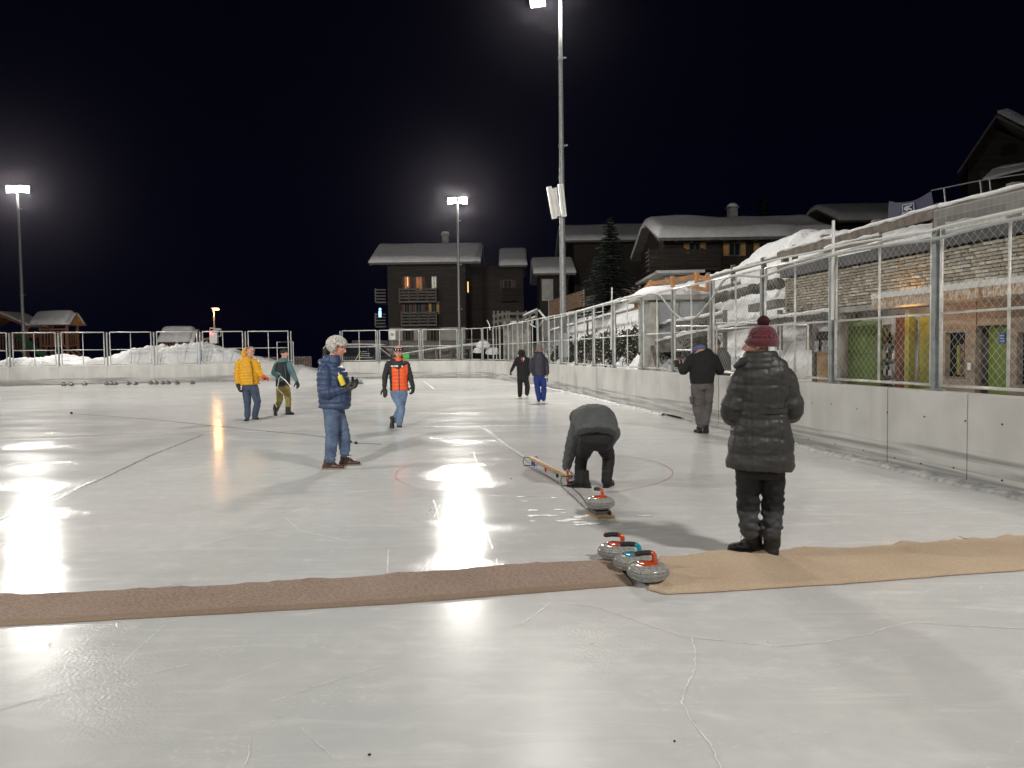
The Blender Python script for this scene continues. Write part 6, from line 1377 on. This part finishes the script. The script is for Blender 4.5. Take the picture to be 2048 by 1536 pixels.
knit = mat('maroon_knit', (.105, .008, .018), .9, .35, 30, .5, 90, sheen=.5); pomm = mat('dark_maroon_wool', (.05, .006, .013), .95, .3, 30)
HWh = headframe(J(1518, 686), R(-66), R(-3)); knit_hat(w1, HWh, knit, .104, .112, .150, -.016, 18, True, pom=pomm, pomr=.050, tiltback=-.024)
for (px, py, yw, px2) in ((1506, 1106, R(-62), 0), (1543, 1113, R(-8), 0)):
    shoe(w1.t, w1.g(px, py), yw, mat('snow_boot', (.013, .013, .013), .5, .3, 12, .3), M['rubber'], .265, .105, .17, vox=.008, lace=M['black'], shaft_r=.066)
for a in (armA, armB): w1.glove(M['black'], a[2], Vector((0, 1, .1)), Vector((1 if a is armA else -1, 0, 0)), Vector((0, 0, 1)), curl=.7)

# --- man with grey hair, blue down jacket
p2 = Fig('man with curly grey hair in blue quilted jacket and jeans standing in profile', (676, 938), .0095)
J = p2.J; yb = R(93); sd = Vector((math.cos(yb), -math.sin(yb), 0)); navy = fold_mat('blue_down_nylon', (.030, .052, .115), .5, .2, spec=.45, bump=.2, bs=30); navy2 = fold_mat('navy_sleeve', (.018, .028, .06), .45, .2)
jeans = mat('blue_jeans', (.10, .145, .23), .85, .3, 7, .3, 120, col2=(.045, .07, .125), dist=.002)
aR = [J(650, 741, -.17), J(649, 786, -.23), J(684, 779, -.17)]; aL = [J(664, 741, .17), J(674, 786, .20), J(700, 772, .06)]
st = [(J(669, 817), .20, .205), (J(670, 798), .205, .215), (J(668, 775), .20, .220), (J(664, 752), .205, .205), (J(661, 737), .20, .165), (J(661, 724), .13, .115), (J(664, 715), .09, .085)]
HB = headframe(J(676, 695, 0), R(88), R(16))
legs = [[J(663, 822, -.09), J(664, 873, -.10), J(660, 922, -.11)], [J(673, 822, .09), J(688, 872, .08), J(690, 908, .06)]]
p2.body(st[1:], sd, [aR, aL], legs, HB.translation, HB, 1.02, SKIN['a'], neck=J(665, 718), brow='grey')
p2.trousers(J(667, 818), sd, legs, jeans, (.108, .082, .070), .009, 3, .165, .135)
p2.jacket(st, sd, [aR, aL], navy, .016, .074, .005, 5, (.088, .084, .058), wf=8)
p2.collar(J(666, 719), .088, .095, .075, .026, navy, tilt=(0, 0)); m_ = MB(); m_.tube([J(662, 716, .08), J(645, 722, .05), J(641, 724, 0), J(645, 722, -.05), J(662, 718, -.08)], .04, 10); cloth('hood', m_, navy, p2.t, .010, wr=.004)
m_ = MB(); m_.ball(J(639.5, 724.5, -.04), (.012, .012, .014)); m_.obj('toggle', M['white'], p2.t, True)
glm = fold_mat('grey_leather_glove', (.055, .055, .055), .5, .3)
for a, pn, cr_ in ((aR, Vector((0, .2, 1)), .75), (aL, Vector((-.6, -.6, .2)), .8)): 
    d = (a[2]-a[1]).normalized(); p2.glove(glm if a is aR else M['rubber'], a[2]+d*.03, d+Vector((.15, 0, -.1)), pn, Vector((0, 0, 1)), curl=cr_, fat=1.55, s=1.1)
for (px, py, yw) in ((657, 941, R(84)), (690, 934, R(74))): shoe(p2.t, p2.g(px, py-2), yw, mat('brown_leather', (.075, .034, .02), .4, .35, 10, .2), mat('tan_sole', (.22, .19, .15), .8), .30, .10, .05, vox=.008, lace=M['rubber'], shaft_r=.06)
# curly hair
def hair(fig, H, m, s, n_=900, seed=2, top=.155, rx=.094, ry=.112, ln=.035, cover=lambda d: True, zc=.028, curl=1.0, r=.0042):
    random.seed(seed); m_ = MB(); m_.ball(H @ Vector((0, -.022*s, zc*s)), (rx*.93*s, ry*.93*s, .094*s), H.to_3x3().to_4x4(), 24, 16)
    V = np.array(m_.v); Hi = H.inverted(); Lc = np.array([list(Hi @ Vector(v)) for v in V]); cut = np.array([not cover(Vector(l)/s) for l in Lc]); V[cut] = V[cut]*.3+np.array(H.translation)*.7+np.array(H.to_3x3() @ Vector((0, -.01, .02)))*.7; m_.v = [tuple(p) for p in V]
    o = m_.obj('hair', m, fig.t, True, True); q = MB()
    for _ in range(n_*3):
        d = Vector((random.gauss(0, 1), random.gauss(0, 1), random.gauss(0, 1))).normalized(); p = Vector((d.x*rx, -.022+d.y*ry, zc+d.z*.094))
        if not cover(p): continue
        tn = d.cross(Vector((random.uniform(-1, 1), random.uniform(-1, 1), random.uniform(-1, 1)))).normalized()*.6+Vector((0, -.3, -.45)); tn = (tn-d*tn.dot(d)).normalized(); L_ = ln*random.uniform(.6, 1.3); pts = []
        for k in range(5): f_ = k/4; pts.append(H @ ((p+tn*(L_*(f_-.5))+d*(.008+.013*math.sin(f_*math.pi*curl)))*s))
        q.tube(pts, [r*.5*s, r*s, r*1.1*s, r*.9*s, r*.25*s], 5, cap=False); n_ -= 1
        if n_ <= 0: break
    q.obj('curls', m, o, True, True); random.seed(77); return o
ghair = mat('grey_hair', (.62, .59, .54), .6, .5, 40, col2=(.26, .24, .22))
hair(p2, HB, ghair, 1.1, 1100, 3, cover=lambda p: (p.z > .035 or p.y < .0-.2*max(0, -p.z)*1) and not (p.y > .062 and p.z < .058) and p.z > -.075 and not (abs(p.x) > .06 and p.y > -.02 and p.z < .012), ln=.05, r=.006)
bt = thing('squeeze_bottle', 'yellow squeeze bottle held in the gloved hand of the man with grey hair', 'bottle', p2.root+J(683, 760, -.2))
axb = (J(679, 750, -.22)-J(686, 768, -.2)).normalized(); qb = axb.to_track_quat('Z', 'Y').to_matrix().to_4x4(); cb = p2.root+J(685, 766, -.225)
m_ = MB(); m_.lathe([(0, -.03), (.033, -.03), (.036, -.02), (.036, .085), (.030, .10), (.012, .112), (0, .112)], cb, 20, qb); m_.obj('body', mat('yellow_plastic', (.75, .60, .05), .4), bt, smooth=True)
m_ = MB(); m_.lathe([(.014, .11), (.014, .122), (.006, .128), (.003, .16), (0, .16)], cb, 12, qb); m_.obj('nozzle', mat('cream_nozzle', (.8, .75, .5), .4), bt, smooth=True)

# --- man bending over the bar
p3 = Fig('man in dark grey jacket bending far forward seen from behind', (1190, 977), .0095)
J = p3.J; yb = R(-8); sd = Vector((math.cos(yb), math.sin(-yb)*-1, 0)); gj = fold_mat('charcoal_softshell', (.105, .11, .112), .75, .15, spec=.3, bump=.2, bs=80)
aA = [J(1154, 850, .38), J(1143, 893, .34), J(1133, 932, .22)]; aB = [J(1214, 850, .33), J(1228, 866, .16), J(1214, 893, .30)]
st = [(J(1193, 869, -.15), .232, .175), (J(1193, 862, -.12), .235, .175), (J(1193, 854, -.06), .235, .18), (J(1190, 844, .05), .235, .19), (J(1186, 838, .2), .235, .17), (J(1182, 839, .36), .235, .15), (J(1177, 845, .50), .19, .125), (J(1172, 853, .58), .10, .09)]
HC = headframe(J(1166, 852, .66), R(-25), R(72))
legs = [[J(1176, 884, -.03), J(1163, 917, .22), J(1159, 962, .03)], [J(1206, 884, -.03), J(1217, 915, .22), J(1213, 962, .03)]]
p3.body(st[1:], sd, [aA, aB], legs, HC.translation, HC, 1.0, SKIN['a'], hands=[((aA[2]+Vector((0, 0, -.01)), Vector((.12, -.05, -1)), Vector((1, -.1, 0)), Vector((.3, -1, 0))), dict(curl=.8))], neck=J(1172, 853, .58))
m_ = MB(); hp3 = J(1191, 872, -.10); loft(m_, [(J(1191, 890, -.04), .15, .10), (J(1192, 880, -.08), .20, .155), (J(1192, 873, -.05), .18, .12)], sd)
for l in legs: tubeto(m_, [l[0], (l[0]+l[1])/2, l[1], (l[1]+l[2])/2, l[2]], [.110, .090, .072, .066, .058], 16)
cloth('trousers', m_, blk, p3.t, .0095, [(l[0], l[1], .1, .1) for l in legs]+[(l[1], l[2], .08, .1) for l in legs], None, .008, 12, 6)
p3.jacket(st, sd, [aA, aB], gj, None, .1, .013, 3, (.080, .072, .052), wf=17)
m_ = MB(); m_.tube([J(1148, 848, .52), J(1148, 835, .50), J(1158, 826, .45), J(1172, 824, .40), J(1184, 826, .40)], [.045, .06, .05, .04, .02], 12); m_.ball(J(1157, 836, .56), .115, None, 16, 10); cloth('hood', m_, fold_mat('dark_hood', (.06, .062, .064), .8), p3.t, .010, wr=.004)
for (px, py, yw) in ((1168, 975, R(-68)), (1214, 974, R(22))): shoe(p3.t, p3.g(px, py), yw, mat('black_leather', (.014, .013, .012), .35, .3, 10, .2), M['rubber'], .285, .10, .11, vox=.008, shaft_r=.058)
b = G(1139, 972)+Vector((0, 0, .115))

# --- man in orange and black jacket
p4 = Fig('man in orange and black jacket with striped headband hat walking towards us', (797, 857), .012)
J = p4.J; sd = Vector((-1, 0, 0)); org = fold_mat('orange_nylon', (.80, .10, .02), .5, .12); bk = fold_mat('black_softshell', (.018, .019, .021), .65, .2)
aA = [J(777, 728), J(770, 753), J(769, 773, -.06)]; aB = [J(813, 728), J(820, 752), J(825, 770, -.06)]
st = [(J(799, 781), .195, .13), (J(798, 765), .190, .135), (J(797, 748), .192, .14), (J(796, 733), .205, .135), (J(795, 724), .17, .115), (J(796, 717), .09, .08)]
HD = headframe(J(797, 706, -.04), R(174), R(6))
legs = [[J(790, 787), J(803, 817, -.1), J(798, 849, -.08)], [J(806, 787), J(801, 817, .02), J(788, 842, .3)]]
jeans2 = mat('light_jeans', (.13, .19, .30), .85, .25, 5, .3, 120)
p4.body(st[1:], sd, [aA, aB], legs, HD.translation, HD, 1.02, SKIN['b'], neck=J(796, 718))
p4.trousers(J(798, 783), sd, legs, jeans2, (.100, .075, .064), .008, 7, .165, .125)
zc = J(798, 737).z; x0 = J(798, 740).x
def paint4(c):
    x = c[:, 0]-(x0-.0); front = c[:, 1] < .03; half = np.where(x < 0, .115, .155); inn = (x > -.155+.12*np.clip((c[:, 2]-zc+.35), 0, .35)*0) & (x > -.17) & (x < .17); top_ = c[:, 2] < zc+.01+np.where(np.abs(x) < .2, .10*(np.abs(x)/.17)-.03, 0); arm = np.minimum(segdist(c, aA[0], aA[1])[0], segdist(c, aB[0], aB[1])[0]) < .085; arm2 = np.minimum(segdist(c, aA[1], aA[2])[0], segdist(c, aB[1], aB[2])[0]) < .08
    x1 = c[:, 0]-x0; inn = (x1 > -.13) & (x1 < .185); m0 = (inn & top_ & ~arm2 & (c[:, 1] < .06)).astype(int); zip_ = (np.abs(x1-.02) < .011) & front & (m0 == 1); return np.where(zip_, 0, m0)
p4.jacket(st, sd, [aA, aB], None, .010, .075, .004, 6, (.072, .060, .046), mats=[bk, org], paint=paint4)
p4.collar(J(796, 719), .090, .085, .05, .026, org); p4.collar(J(797, 713), .078, .078, .05, .018, mat('maroon_fleece', (.14, .01, .015), .9))
m_ = MB()
for k, (px, w_, h_) in enumerate(((784, .045, .028), (789.5, .05, .022), (794, .045, .034), (804.5, .03, .03))): m_.box(J(px, 732.2 if k < 3 else 732.8, -.155), (w_, .012, h_))
m_.obj('print', M['white'], p4.t, True)
bands = [fold_mat('band_black', (.02, .012, .014), .8), fold_mat('pink_knit', (.55, .28, .25), .9)]
o = knit_hat(p4, HD, bands[1], .092, .108, .095, .050, 18, True, brimm=bands[0], bh=.055, s=1.04)
m_ = MB()
for a_ in (-.55, 0, .55): m_.ball(HD @ Vector((.101*math.sin(a_), -.02+.122*math.cos(a_), .076)), (.014, .008, .012), None, 8, 6)
m_.obj('badge', M['white'], o, True)
for a, pn in ((aA, Vector((-.3, 1, 0))), (aB, Vector((-.7, .4, 0)))): d = (a[2]-a[1]).normalized(); p4.glove(M['rubber'], a[2]+d*.04, d+Vector((.25 if a is aA else -.25, -.2, -.1)), pn, Vector((0, -1, 0)), curl=.35 if a is aA else .75, fat=1.3, s=1.15)
dkshoe = mat('dark_shoe', (.022, .021, .02), .5, .3, 10, .2)
gA = p4.g(798, 853); shoe(p4.t, gA, R(165), dkshoe, M['rubber'], .29, .10, .04, vox=.010, shaft_r=.05)
gB = Vector((legs[1][2].x-.02, legs[1][2].y-.04, 0)); shoe(p4.t, gB, R(178), dkshoe, M['rubber'], .29, .10, .04, pitch=R(42), vox=.010, shaft_r=.05)

# --- man in yellow down jacket
p5 = Fig('man in yellow down jacket and jeans looking down with one orange glove', (504, 843), .012)
J = p5.J; yb = R(160); sd = Vector((math.cos(yb), -math.sin(yb), 0)); yel = fold_mat('yellow_nylon', (.66, .33, .008), .45, .12, bump=.2, bs=30)
aA = [J(479, 725), J(474, 748, .0), J(476, 766, -.06)]; aB = [J(512, 725), J(519, 746, -.02), J(526, 753, -.2)]
st = [(J(500, 770), .215, .15), (J(499, 757), .225, .165), (J(498, 744), .225, .17), (J(496, 730), .215, .16), (J(496, 721), .17, .125), (J(497, 714), .10, .09)]
HE = headframe(J(500.5, 705.5, -.08), R(150), R(28))
legs = [[J(493, 776), J(495, 808, -.06), J(495, 836, .0)], [J(508, 776), J(515, 806, -.08), J(509, 834, .04)]]
p5.body(st[1:], sd, [aA, aB], legs, HE.translation, HE, 1.06, SKIN['b'], neck=J(497, 714), brow='grey')
djeans = mat('dark_jeans', (.045, .065, .11), .85, .3, 5, .3, 120)
p5.trousers(J(500, 772), sd, legs, djeans, (.105, .078, .068), .008, 9, .17, .13)
p5.jacket(st, sd, [aA, aB], yel, .014, .068, .004, 8, (.088, .076, .056))
m_ = MB(); hc_ = J(490, 709, .05); m_.ball(hc_, (.085, .09, .12), None, 16, 10); m_.tube([J(486, 719, .04), J(487, 702, .02), J(493, 696, .0)], [.04, .04, .035], 10); cloth('hood', m_, yel, p5.t, .012, wr=.005)
p5.collar(J(498, 717), .085, .08, .04, .024, yel)
m_ = MB(); zz = J(505, 745, -.165)
m_.tube([J(500.5, 722, -.14), J(504, 735, -.168), J(506, 752, -.176), J(507.5, 768, -.160)], .008, 6); m_.tube([J(486, 748, -.165), J(486, 762, -.160)], .007, 6); m_.obj('zip', M['black'], p5.t, True)
thin_hair = mat('thin_grey_hair', (.40, .33, .28), .7, .4, 40)
hair(p5, HE, thin_hair, 1.05, 260, 5, cover=lambda p: p.y < -.01 and p.z > -.05 and abs(p.x) < .12 and not (p.z > .07 and p.y > -.06), ln=.03, rx=.079, ry=.094, r=.003)
d = (aA[2]-aA[1]).normalized(); p5.glove(M['rubber'], aA[2]+d*.05, d+Vector((.1, 0, -.3)), Vector((1, 0, 0)), Vector((0, -1, 0)), curl=.5, fat=1.5, s=1.2)
ogl = fold_mat('orange_glove', (.65, .09, .02), .6)
d = (aB[2]-aB[1]).normalized(); p5.glove(ogl, aB[2]+d*.04, Vector((.8, -.5, -.15)), Vector((0, 0, -1)), Vector((0, -1, 0)), curl=.6, fat=1.5, s=1.15)
m_ = MB(); m_.ball(J(531.5, 757.5, -.3), (.06, .05, .035), None, 14, 8); m_.ball(J(528.5, 757, -.28), (.045, .045, .035), None, 14, 8); m_.obj('palm_pad', M['rubber'], p5.t, True, True)
for (px, py, yw) in ((495, 841, R(172)), (509, 838, R(142))): shoe(p5.t, p5.g(px, py), yw, dkshoe, M['rubber'], .30, .105, .05, vox=.010, shaft_r=.055)

# --- person in teal and black jacket
p6 = Fig('person in teal and black jacket with olive trousers striding behind the man in yellow', (566, 832), .012)
J = p6.J; yb = R(140); sd = Vector((math.cos(yb), -math.sin(yb), 0)); teal = fold_mat('teal_fabric', (.085, .17, .185), .7, .12); nv = fold_mat('navy_black_fabric', (.018, .022, .03), .7, .2); olive = fold_mat('olive_trouser', (.22, .175, .045), .8, .2)
aA = [J(553, 730), J(547, 746, .02), J(557, 754, -.22)]; aB = [J(579, 730), J(587, 748, 0), J(593, 762, -.08)]
st = [(J(566, 773), .185, .13), (J(566, 758), .185, .135), (J(566, 743), .19, .14), (J(566, 731), .19, .135), (J(567, 723), .15, .11), (J(568, 717), .09, .08)]
HF = headframe(J(568.5, 708, -.03), R(118), R(-6))
legs = [[J(560, 778), J(559, 802, -.06), J(551, 821, .24)], [J(573, 778), J(577, 802, -.10), J(576, 825, -.04)]]
p6.body(st[1:], sd, [aA, aB], legs, HF.translation, HF, 1.0, SKIN['b'], neck=J(568, 718))
p6.trousers(J(567, 774), sd, legs, olive, (.095, .072, .060), .007, 11, .16, .125, mats=[olive, M['rubber']], paint=lambda c: (c[:, 2] < .24).astype(int))
def paint6(c):
    dd_ = np.minimum.reduce([segdist(c, a[i], a[i+1])[0] for a in (aA, aB) for i in (0, 1)]); return ((dd_ > .098) & (c[:, 2] < J(566, 724).z)).astype(int)
p6.jacket(st, sd, [aA, aB], None, None, .1, .005, 4, (.072, .062, .05), mats=[teal, nv], paint=paint6)
p6.collar(J(568, 720), .088, .085, .06, .024, teal); knit_hat(p6, HF, fold_mat('black_beanie', (.02, .02, .022), .9), .086, .103, .10, .018, 20, False, s=1.02)
m_ = MB(); m_.tube([J(568, 728, -.13), J(571, 745, -.15), J(573, 772, -.14)], .006, 6); m_.obj('zip', teal, p6.t, True)
for a in (aA, aB): d = (a[2]-a[1]).normalized(); p6.glove(fold_mat('grey_glove', (.06, .065, .07), .7) if a is aA else M['rubber'], a[2]+d*.03, d+Vector((0, 0, -.3)), Vector((-.5 if a is aB else .3, .5, 0)), Vector((0, -1, 0)), curl=.7, fat=1.35, s=1.1)
shoe(p6.t, p6.g(576, 829), R(115), dkshoe, M['rubber'], .28, .10, .18, vox=.011, shaft_r=.06)
gB = Vector((legs[0][2].x-.02, legs[0][2].y-.05, 0)); shoe(p6.t, gB, R(150), dkshoe, mat('pale_sole', (.35, .33, .3), .7), .28, .10, .14, pitch=R(48), vox=.011, shaft_r=.06)
cd2 = thing('folding_stick', 'pale folding stick carried by the person in teal, bent beside the hip and shin', 'stick', p6.root+J(557, 756, -.3))
m_ = MB(); R0 = p6.root; m_.tube([R0+J(555, 776, -.22), R0+J(558, 758, -.30), R0+J(561, 753, -.32), R0+J(570, 760, -.32), R0+J(582, 774, -.30)], .012, 6); m_.obj('rod', M['white'], cd2)
m_ = MB(); m_.tube([R0+J(549, 806, -.05), R0+J(554, 815, -.08)], .010, 6); m_.tube([R0+J(554, 777, -.24), R0+J(566, 788, -.24)], .009, 6); m_.obj('strap', M['frame'], cd2)

# --- two men walking away at the far end
p7 = Fig('man in black with a red and white lightning mark on his back walking away', (1046, 796), .014)
J = p7.J; sd = Vector((1, 0, 0))
aA = [J(1035, 718), J(1028, 731), J(1023, 741, -.05)]; aB = [J(1055, 718), J(1059, 734), J(1058, 747)]
st = [(J(1045, 755), .185, .13), (J(1045, 742), .19, .135), (J(1045, 730), .20, .135), (J(1045, 720), .195, .125), (J(1044, 714), .14, .11), (J(1043, 710), .09, .08)]
HG_ = headframe(J(1043, 705, .06), R(-10), R(35)); legs = [[J(1040, 757), J(1040, 775, .04), J(1040, 791, 0)], [J(1051, 757), J(1055, 773, .04), J(1054, 788, .02)]]
black2 = fold_mat('matt_black_cloth', (.010, .010, .011), .8, .2); grey_sole = mat('grey_boot_back', (.10, .09, .085), .7)
p7.body(st[1:], sd, [aA, aB], legs, HG_.translation, HG_, 1.0, SKIN['b'], neck=J(1043, 711), face=False)
p7.trousers(J(1045, 756), sd, legs, black2, (.10, .082, .076), .008, 3, .165, .13); p7.jacket(st, sd, [aA, aB], black2, None, .1, .005, 7, (.075, .062, .05))
m_ = MB(); m_.ball(J(1043, 706, .03), (.125, .13, .135), None, 16, 10); cloth('hood', m_, black2, p7.t, .012, wr=.004)
m_ = MB(); yb_ = -.150
lz = [(1047.2, 715.2), (1045.3, 719.2), (1047.2, 718.8), (1044.8, 724.8), (1049.4, 717.6), (1047.0, 718.0), (1049.2, 715.0)]
m_.prism([J(px, py, yb_) for px, py in lz], (0, .03, 0)); m_.obj('white_mark', M['white'], p7.t, True)
m_ = MB(); m_.prism([J(px, py, yb_+.002) for px, py in ((1041.5, 717.5), (1044.4, 713.6), (1046.2, 716.2), (1044.6, 719), (1043.2, 722.4))], (0, .03, 0)); m_.obj('red_mark', mat('red_print', (.5, .02, .03), .5), p7.t, True)
for a in (aA, aB): d = (a[2]-a[1]).normalized(); p7.glove(M['rubber'], a[2]+d*.03, d, Vector((1 if a is aA else -1, 0, 0)), Vector((0, 1, 0)), curl=.9, fat=1.3)
for (px, py, yw, pt) in ((1040, 794, R(-5), 0), (1054, 791, R(4), 0)): shoe(p7.t, p7.g(px, py), yw, grey_sole if px > 1050 else dkshoe, M['rubber'], .29, .10, .08, vox=.012, shaft_r=.06)
hk = thing('handle_tool', 'small pale wire-framed tool in the left hand of the man in black', 'tool', p7.root+J(1025, 745)); m_ = MB(); R0 = p7.root; m_.tube([R0+J(1022, 746, -.05), R0+J(1031, 746, -.05), R0+J(1032, 742, -.05), R0+J(1029, 740.5, -.05), R0+J(1024, 741, -.05)], .012, 6); m_.obj('frame', M['frame'], hk)

p8 = Fig('man in grey beanie and bright blue trousers walking away', (1081, 806), .014)
J = p8.J; dn = fold_mat('dark_navy_down', (.022, .021, .034), .5, .2); bl_ = fold_mat('royal_blue_trouser', (.014, .034, .17), .8, .25)
aA = [J(1066, 718), J(1062, 733), J(1067, 749, .02)]; aB = [J(1090, 718), J(1094, 733), J(1095, 747, -.03)]
st = [(J(1079, 752), .20, .14), (J(1078, 738), .205, .145), (J(1078, 726), .21, .145), (J(1078, 715), .205, .13), (J(1078, 708), .15, .11), (J(1079, 703), .09, .08)]
HH = headframe(J(1079, 697.0, .02), R(0), R(6)); legs = [[J(1073, 757), J(1075, 778, .04), J(1078, 799, 0)], [J(1086, 757), J(1088, 778, .04), J(1087, 799, .02)]]
p8.body(st[1:], sd, [aA, aB], legs, HH.translation, HH, 1.1, SKIN['a'], hands=[((aB[2]+Vector((0, 0, -.02)), Vector((0, 0, -1)), Vector((-1, 0, 0)), Vector((0, 1, 0))), dict(curl=.8))], neck=J(1079, 704), face=False)
p8.trousers(J(1080, 754), sd, legs, bl_, (.10, .078, .068), .008, 5, .165, .13); p8.jacket(st, sd, [aA, aB], dn, .011, .075, .004, 9, (.078, .066, .05))
p8.collar(J(1079, 708), .10, .09, .04, .03, dn); knit_hat(p8, HH, fold_mat('grey_beanie', (.17, .165, .15), .9), .096, .115, .185, -.045, 22, False, s=1.12)
for (px, py, yw) in ((1078, 803, R(-4)), (1087, 802, R(4))): shoe(p8.t, p8.g(px, py), yw, dkshoe, M['white'] if px > 1080 else M['rubber'], .29, .10, .04, vox=.012, shaft_r=.055)
dr = thing('drill', 'small metallic hand drill hanging from the right hand of the man in blue trousers', 'drill', p8.root+J(1093, 754)); R0 = p8.root
m_ = MB(); m_.tube([R0+J(1087.5, 753.5, -.05), R0+J(1092, 755, -.05), R0+J(1095, 754, -.05)], [.03, .035, .03], 8); m_.obj('body', M['frame'], dr); m_ = MB(); m_.tube([R0+J(1094, 752, -.05), R0+J(1095, 763, -.05)], .02, 6); m_.obj('handle', M['black'], dr)

# --- walking man by the gate, seen from behind
p9 = Fig('stocky man in black jacket and grey cargo trousers by the right wall', (1403, 868), .011)
J = p9.J; sd = Vector((1, 0, 0)); gt = fold_mat('grey_brown_trouser', (.13, .117, .112), .8, .25); bj = fold_mat('black_fleece', (.014, .014, .015), .85, .2)
aA = [J(1383, 716), J(1367, 742, .03), J(1362, 732, .22)]; aB = [J(1427, 716), J(1440, 742, .02), J(1433, 734, .24)]
st = [(J(1404, 765), .205, .155), (J(1404, 752), .225, .175), (J(1405, 738), .235, .18), (J(1405, 722), .245, .165), (J(1404, 710), .215, .14), (J(1401, 702), .12, .11), (J(1400, 696, .04), .08, .08)]
HI = headframe(J(1399.5, 689, .10), R(-14), R(34)); legs = [[J(1395, 772), J(1396, 812, .06), J(1403, 850, .02)], [J(1414, 772), J(1413, 812, .10), J(1409, 844, -.12)]]
p9.body(st[1:], sd, [aA, aB], legs, HI.translation, HI, 1.02, SKIN['a'], hands=[((J(1361, 734, .20), Vector((-.1, .3, 1)), Vector((-1, .2, 0)), Vector((.3, 1, 0))), dict(curl=.3, s=1.1))], neck=J(1400, 698, .03), face=False)
p9.trousers(J(1404, 768), sd, legs, gt, (.125, .100, .085), .013, 4, .195, .15)
m_ = MB(); m_.ball(J(1383, 800, -.02), (.03, .07, .085), None, 12, 8); m_.box(J(1382, 796, -.03), (.05, .14, .03)); cloth('cargo_pocket', m_, gt, p9.t, .011, wr=.005)
p9.jacket(st[:-1], sd, [aA, aB], bj, None, .1, .010, 6, (.088, .078, .060), wf=14); m_ = MB(); loft(m_, [(J(1404, 767), .215, .165), (J(1404, 760), .215, .165)], sd); cloth('waistband', m_, bj, p9.t, .011, wr=.002)
m_ = MB(); m_.tube([J(1386, 702, .0), J(1395, 695, -.03), J(1404, 694, -.03), J(1410, 698, .02)], [.035, .05, .052, .04], 12); m_.ball(J(1401, 696, .0), (.11, .09, .05), None, 14, 8); cloth('collar', m_, fold_mat('denim_blue_collar', (.09, .12, .24), .8), p9.t, .010, wr=.004)
hair(p9, HI, mat('dark_grey_hair', (.09, .08, .07), .7, .5, 40), 1.04, 620, 6, cover=lambda p: p.y < .05 and p.z > -.06, ln=.035, rx=.084, ry=.10, r=.004)
shoe(p9.t, p9.g(1399, 866), R(-6), dkshoe, M['rubber'], .31, .11, .04, vox=.010, shaft_r=.06)
shoe(p9.t, p9.g(1411, 868)+Vector((0, -.13, 0)), R(6), dkshoe, mat('grey_outsole', (.03, .03, .03), .8), .31, .11, .04, pitch=R(62), vox=.010, shaft_r=.06)
cb_ = thing('black_case', 'black flat case held up by the walking man in front of the fence', 'case', p9.root+J(1356, 727, .26)); m_ = MB(); m_.box(p9.root+J(1356, 726, .26), (.15, .06, .13), Matrix.Rotation(R(-12), 4, 'Y')); m_.obj('case', M['black'], cb_); m_ = MB(); R0 = p9.root
m_.tube([R0+J(1347, 736, .26), R0+J(1352, 719, .26)], .006, 5); m_.tube([R0+J(1347, 736, .26), R0+J(1362, 740, .26)], .006, 5); m_.obj('pale_strap', mat('tan_strap', (.5, .35, .2), .6), cb_)

# --- person behind the fence
fo = Vector((WX(16.6)+.75, 16.6, .02)); fo.x = U(1441, 700, 16.6).x
p10 = Fig('person in grey-green padded jacket behind the fence, half hidden by the walking man', (fo.x, fo.y, .2) if False else (fo.x, fo.y, .12), .013)
J = p10.J; gg = fold_mat('grey_green_padding', (.085, .095, .085), .7, .25)
aA = [J(1428, 706), J(1422, 726), J(1424, 742, -.1)]; aB = [J(1450, 712), J(1453, 728), J(1446, 740, -.1)]
st = [(J(1439, 760), .23, .17), (J(1439, 742), .24, .18), (J(1440, 726), .24, .18), (J(1440, 712), .22, .16), (J(1438, 703), .15, .12), (J(1436, 697), .09, .08)]
HJ = headframe(J(1433, 690, -.02), R(-150), R(10)); legs = [[J(1434, 770), J(1434, 800), Vector((-.1, 0, .1))], [J(1446, 770), J(1446, 800), Vector((.1, 0, .1))]]
p10.body(st[1:], sd, [aA, aB], legs, HJ.translation, HJ, 1.0, SKIN['b'], neck=J(1436, 698)); p10.trousers(J(1440, 764), sd, legs, black2, seed=2); p10.jacket(st, sd, [aA, aB], gg, .012, .09, .006, 3, (.085, .075, .055))
knit_hat(p10, HJ, fold_mat('dark_fur_hat', (.04, .035, .03), .95), .09, .105, .10, .015, 18, False); 
for sx in (-.1, .1): shoe(p10.t, Vector((sx, 0, 0)), R(180), dkshoe, M['rubber'], vox=.013)
for a in (aA, aB): d = (a[2]-a[1]).normalized(); p10.glove(M['rubber'], a[2]+d*.03, d, Vector((0, -1, 0)), Vector((1, 0, 0)), curl=.7, fat=1.3)

# ================================================================ THIN HAZE BOX ADDED FOR THE LENS GLOW ROUND THE FLOODLIGHTS
mb = MB(); mb.box((0, 300, 2), (820, 820, 66)); hzb = mb.obj('lamp_glow_haze', M['snow']); hzb.data.materials.clear()
hm_ = bpy.data.materials.new('glow_haze'); hm_.use_nodes = True; t = hm_.node_tree; t.nodes.clear(); o_ = t.nodes.new('ShaderNodeOutputMaterial'); v_ = t.nodes.new('ShaderNodeVolumePrincipled')
v_.inputs['Color'].default_value = (.88, .82, .98, 1); v_.inputs['Density'].default_value = .00006; v_.inputs['Anisotropy'].default_value = .93
t.links.new(v_.outputs[0], o_.inputs['Volume']); hzb.data.materials.append(hm_); hzb['kind'] = 'stuff'
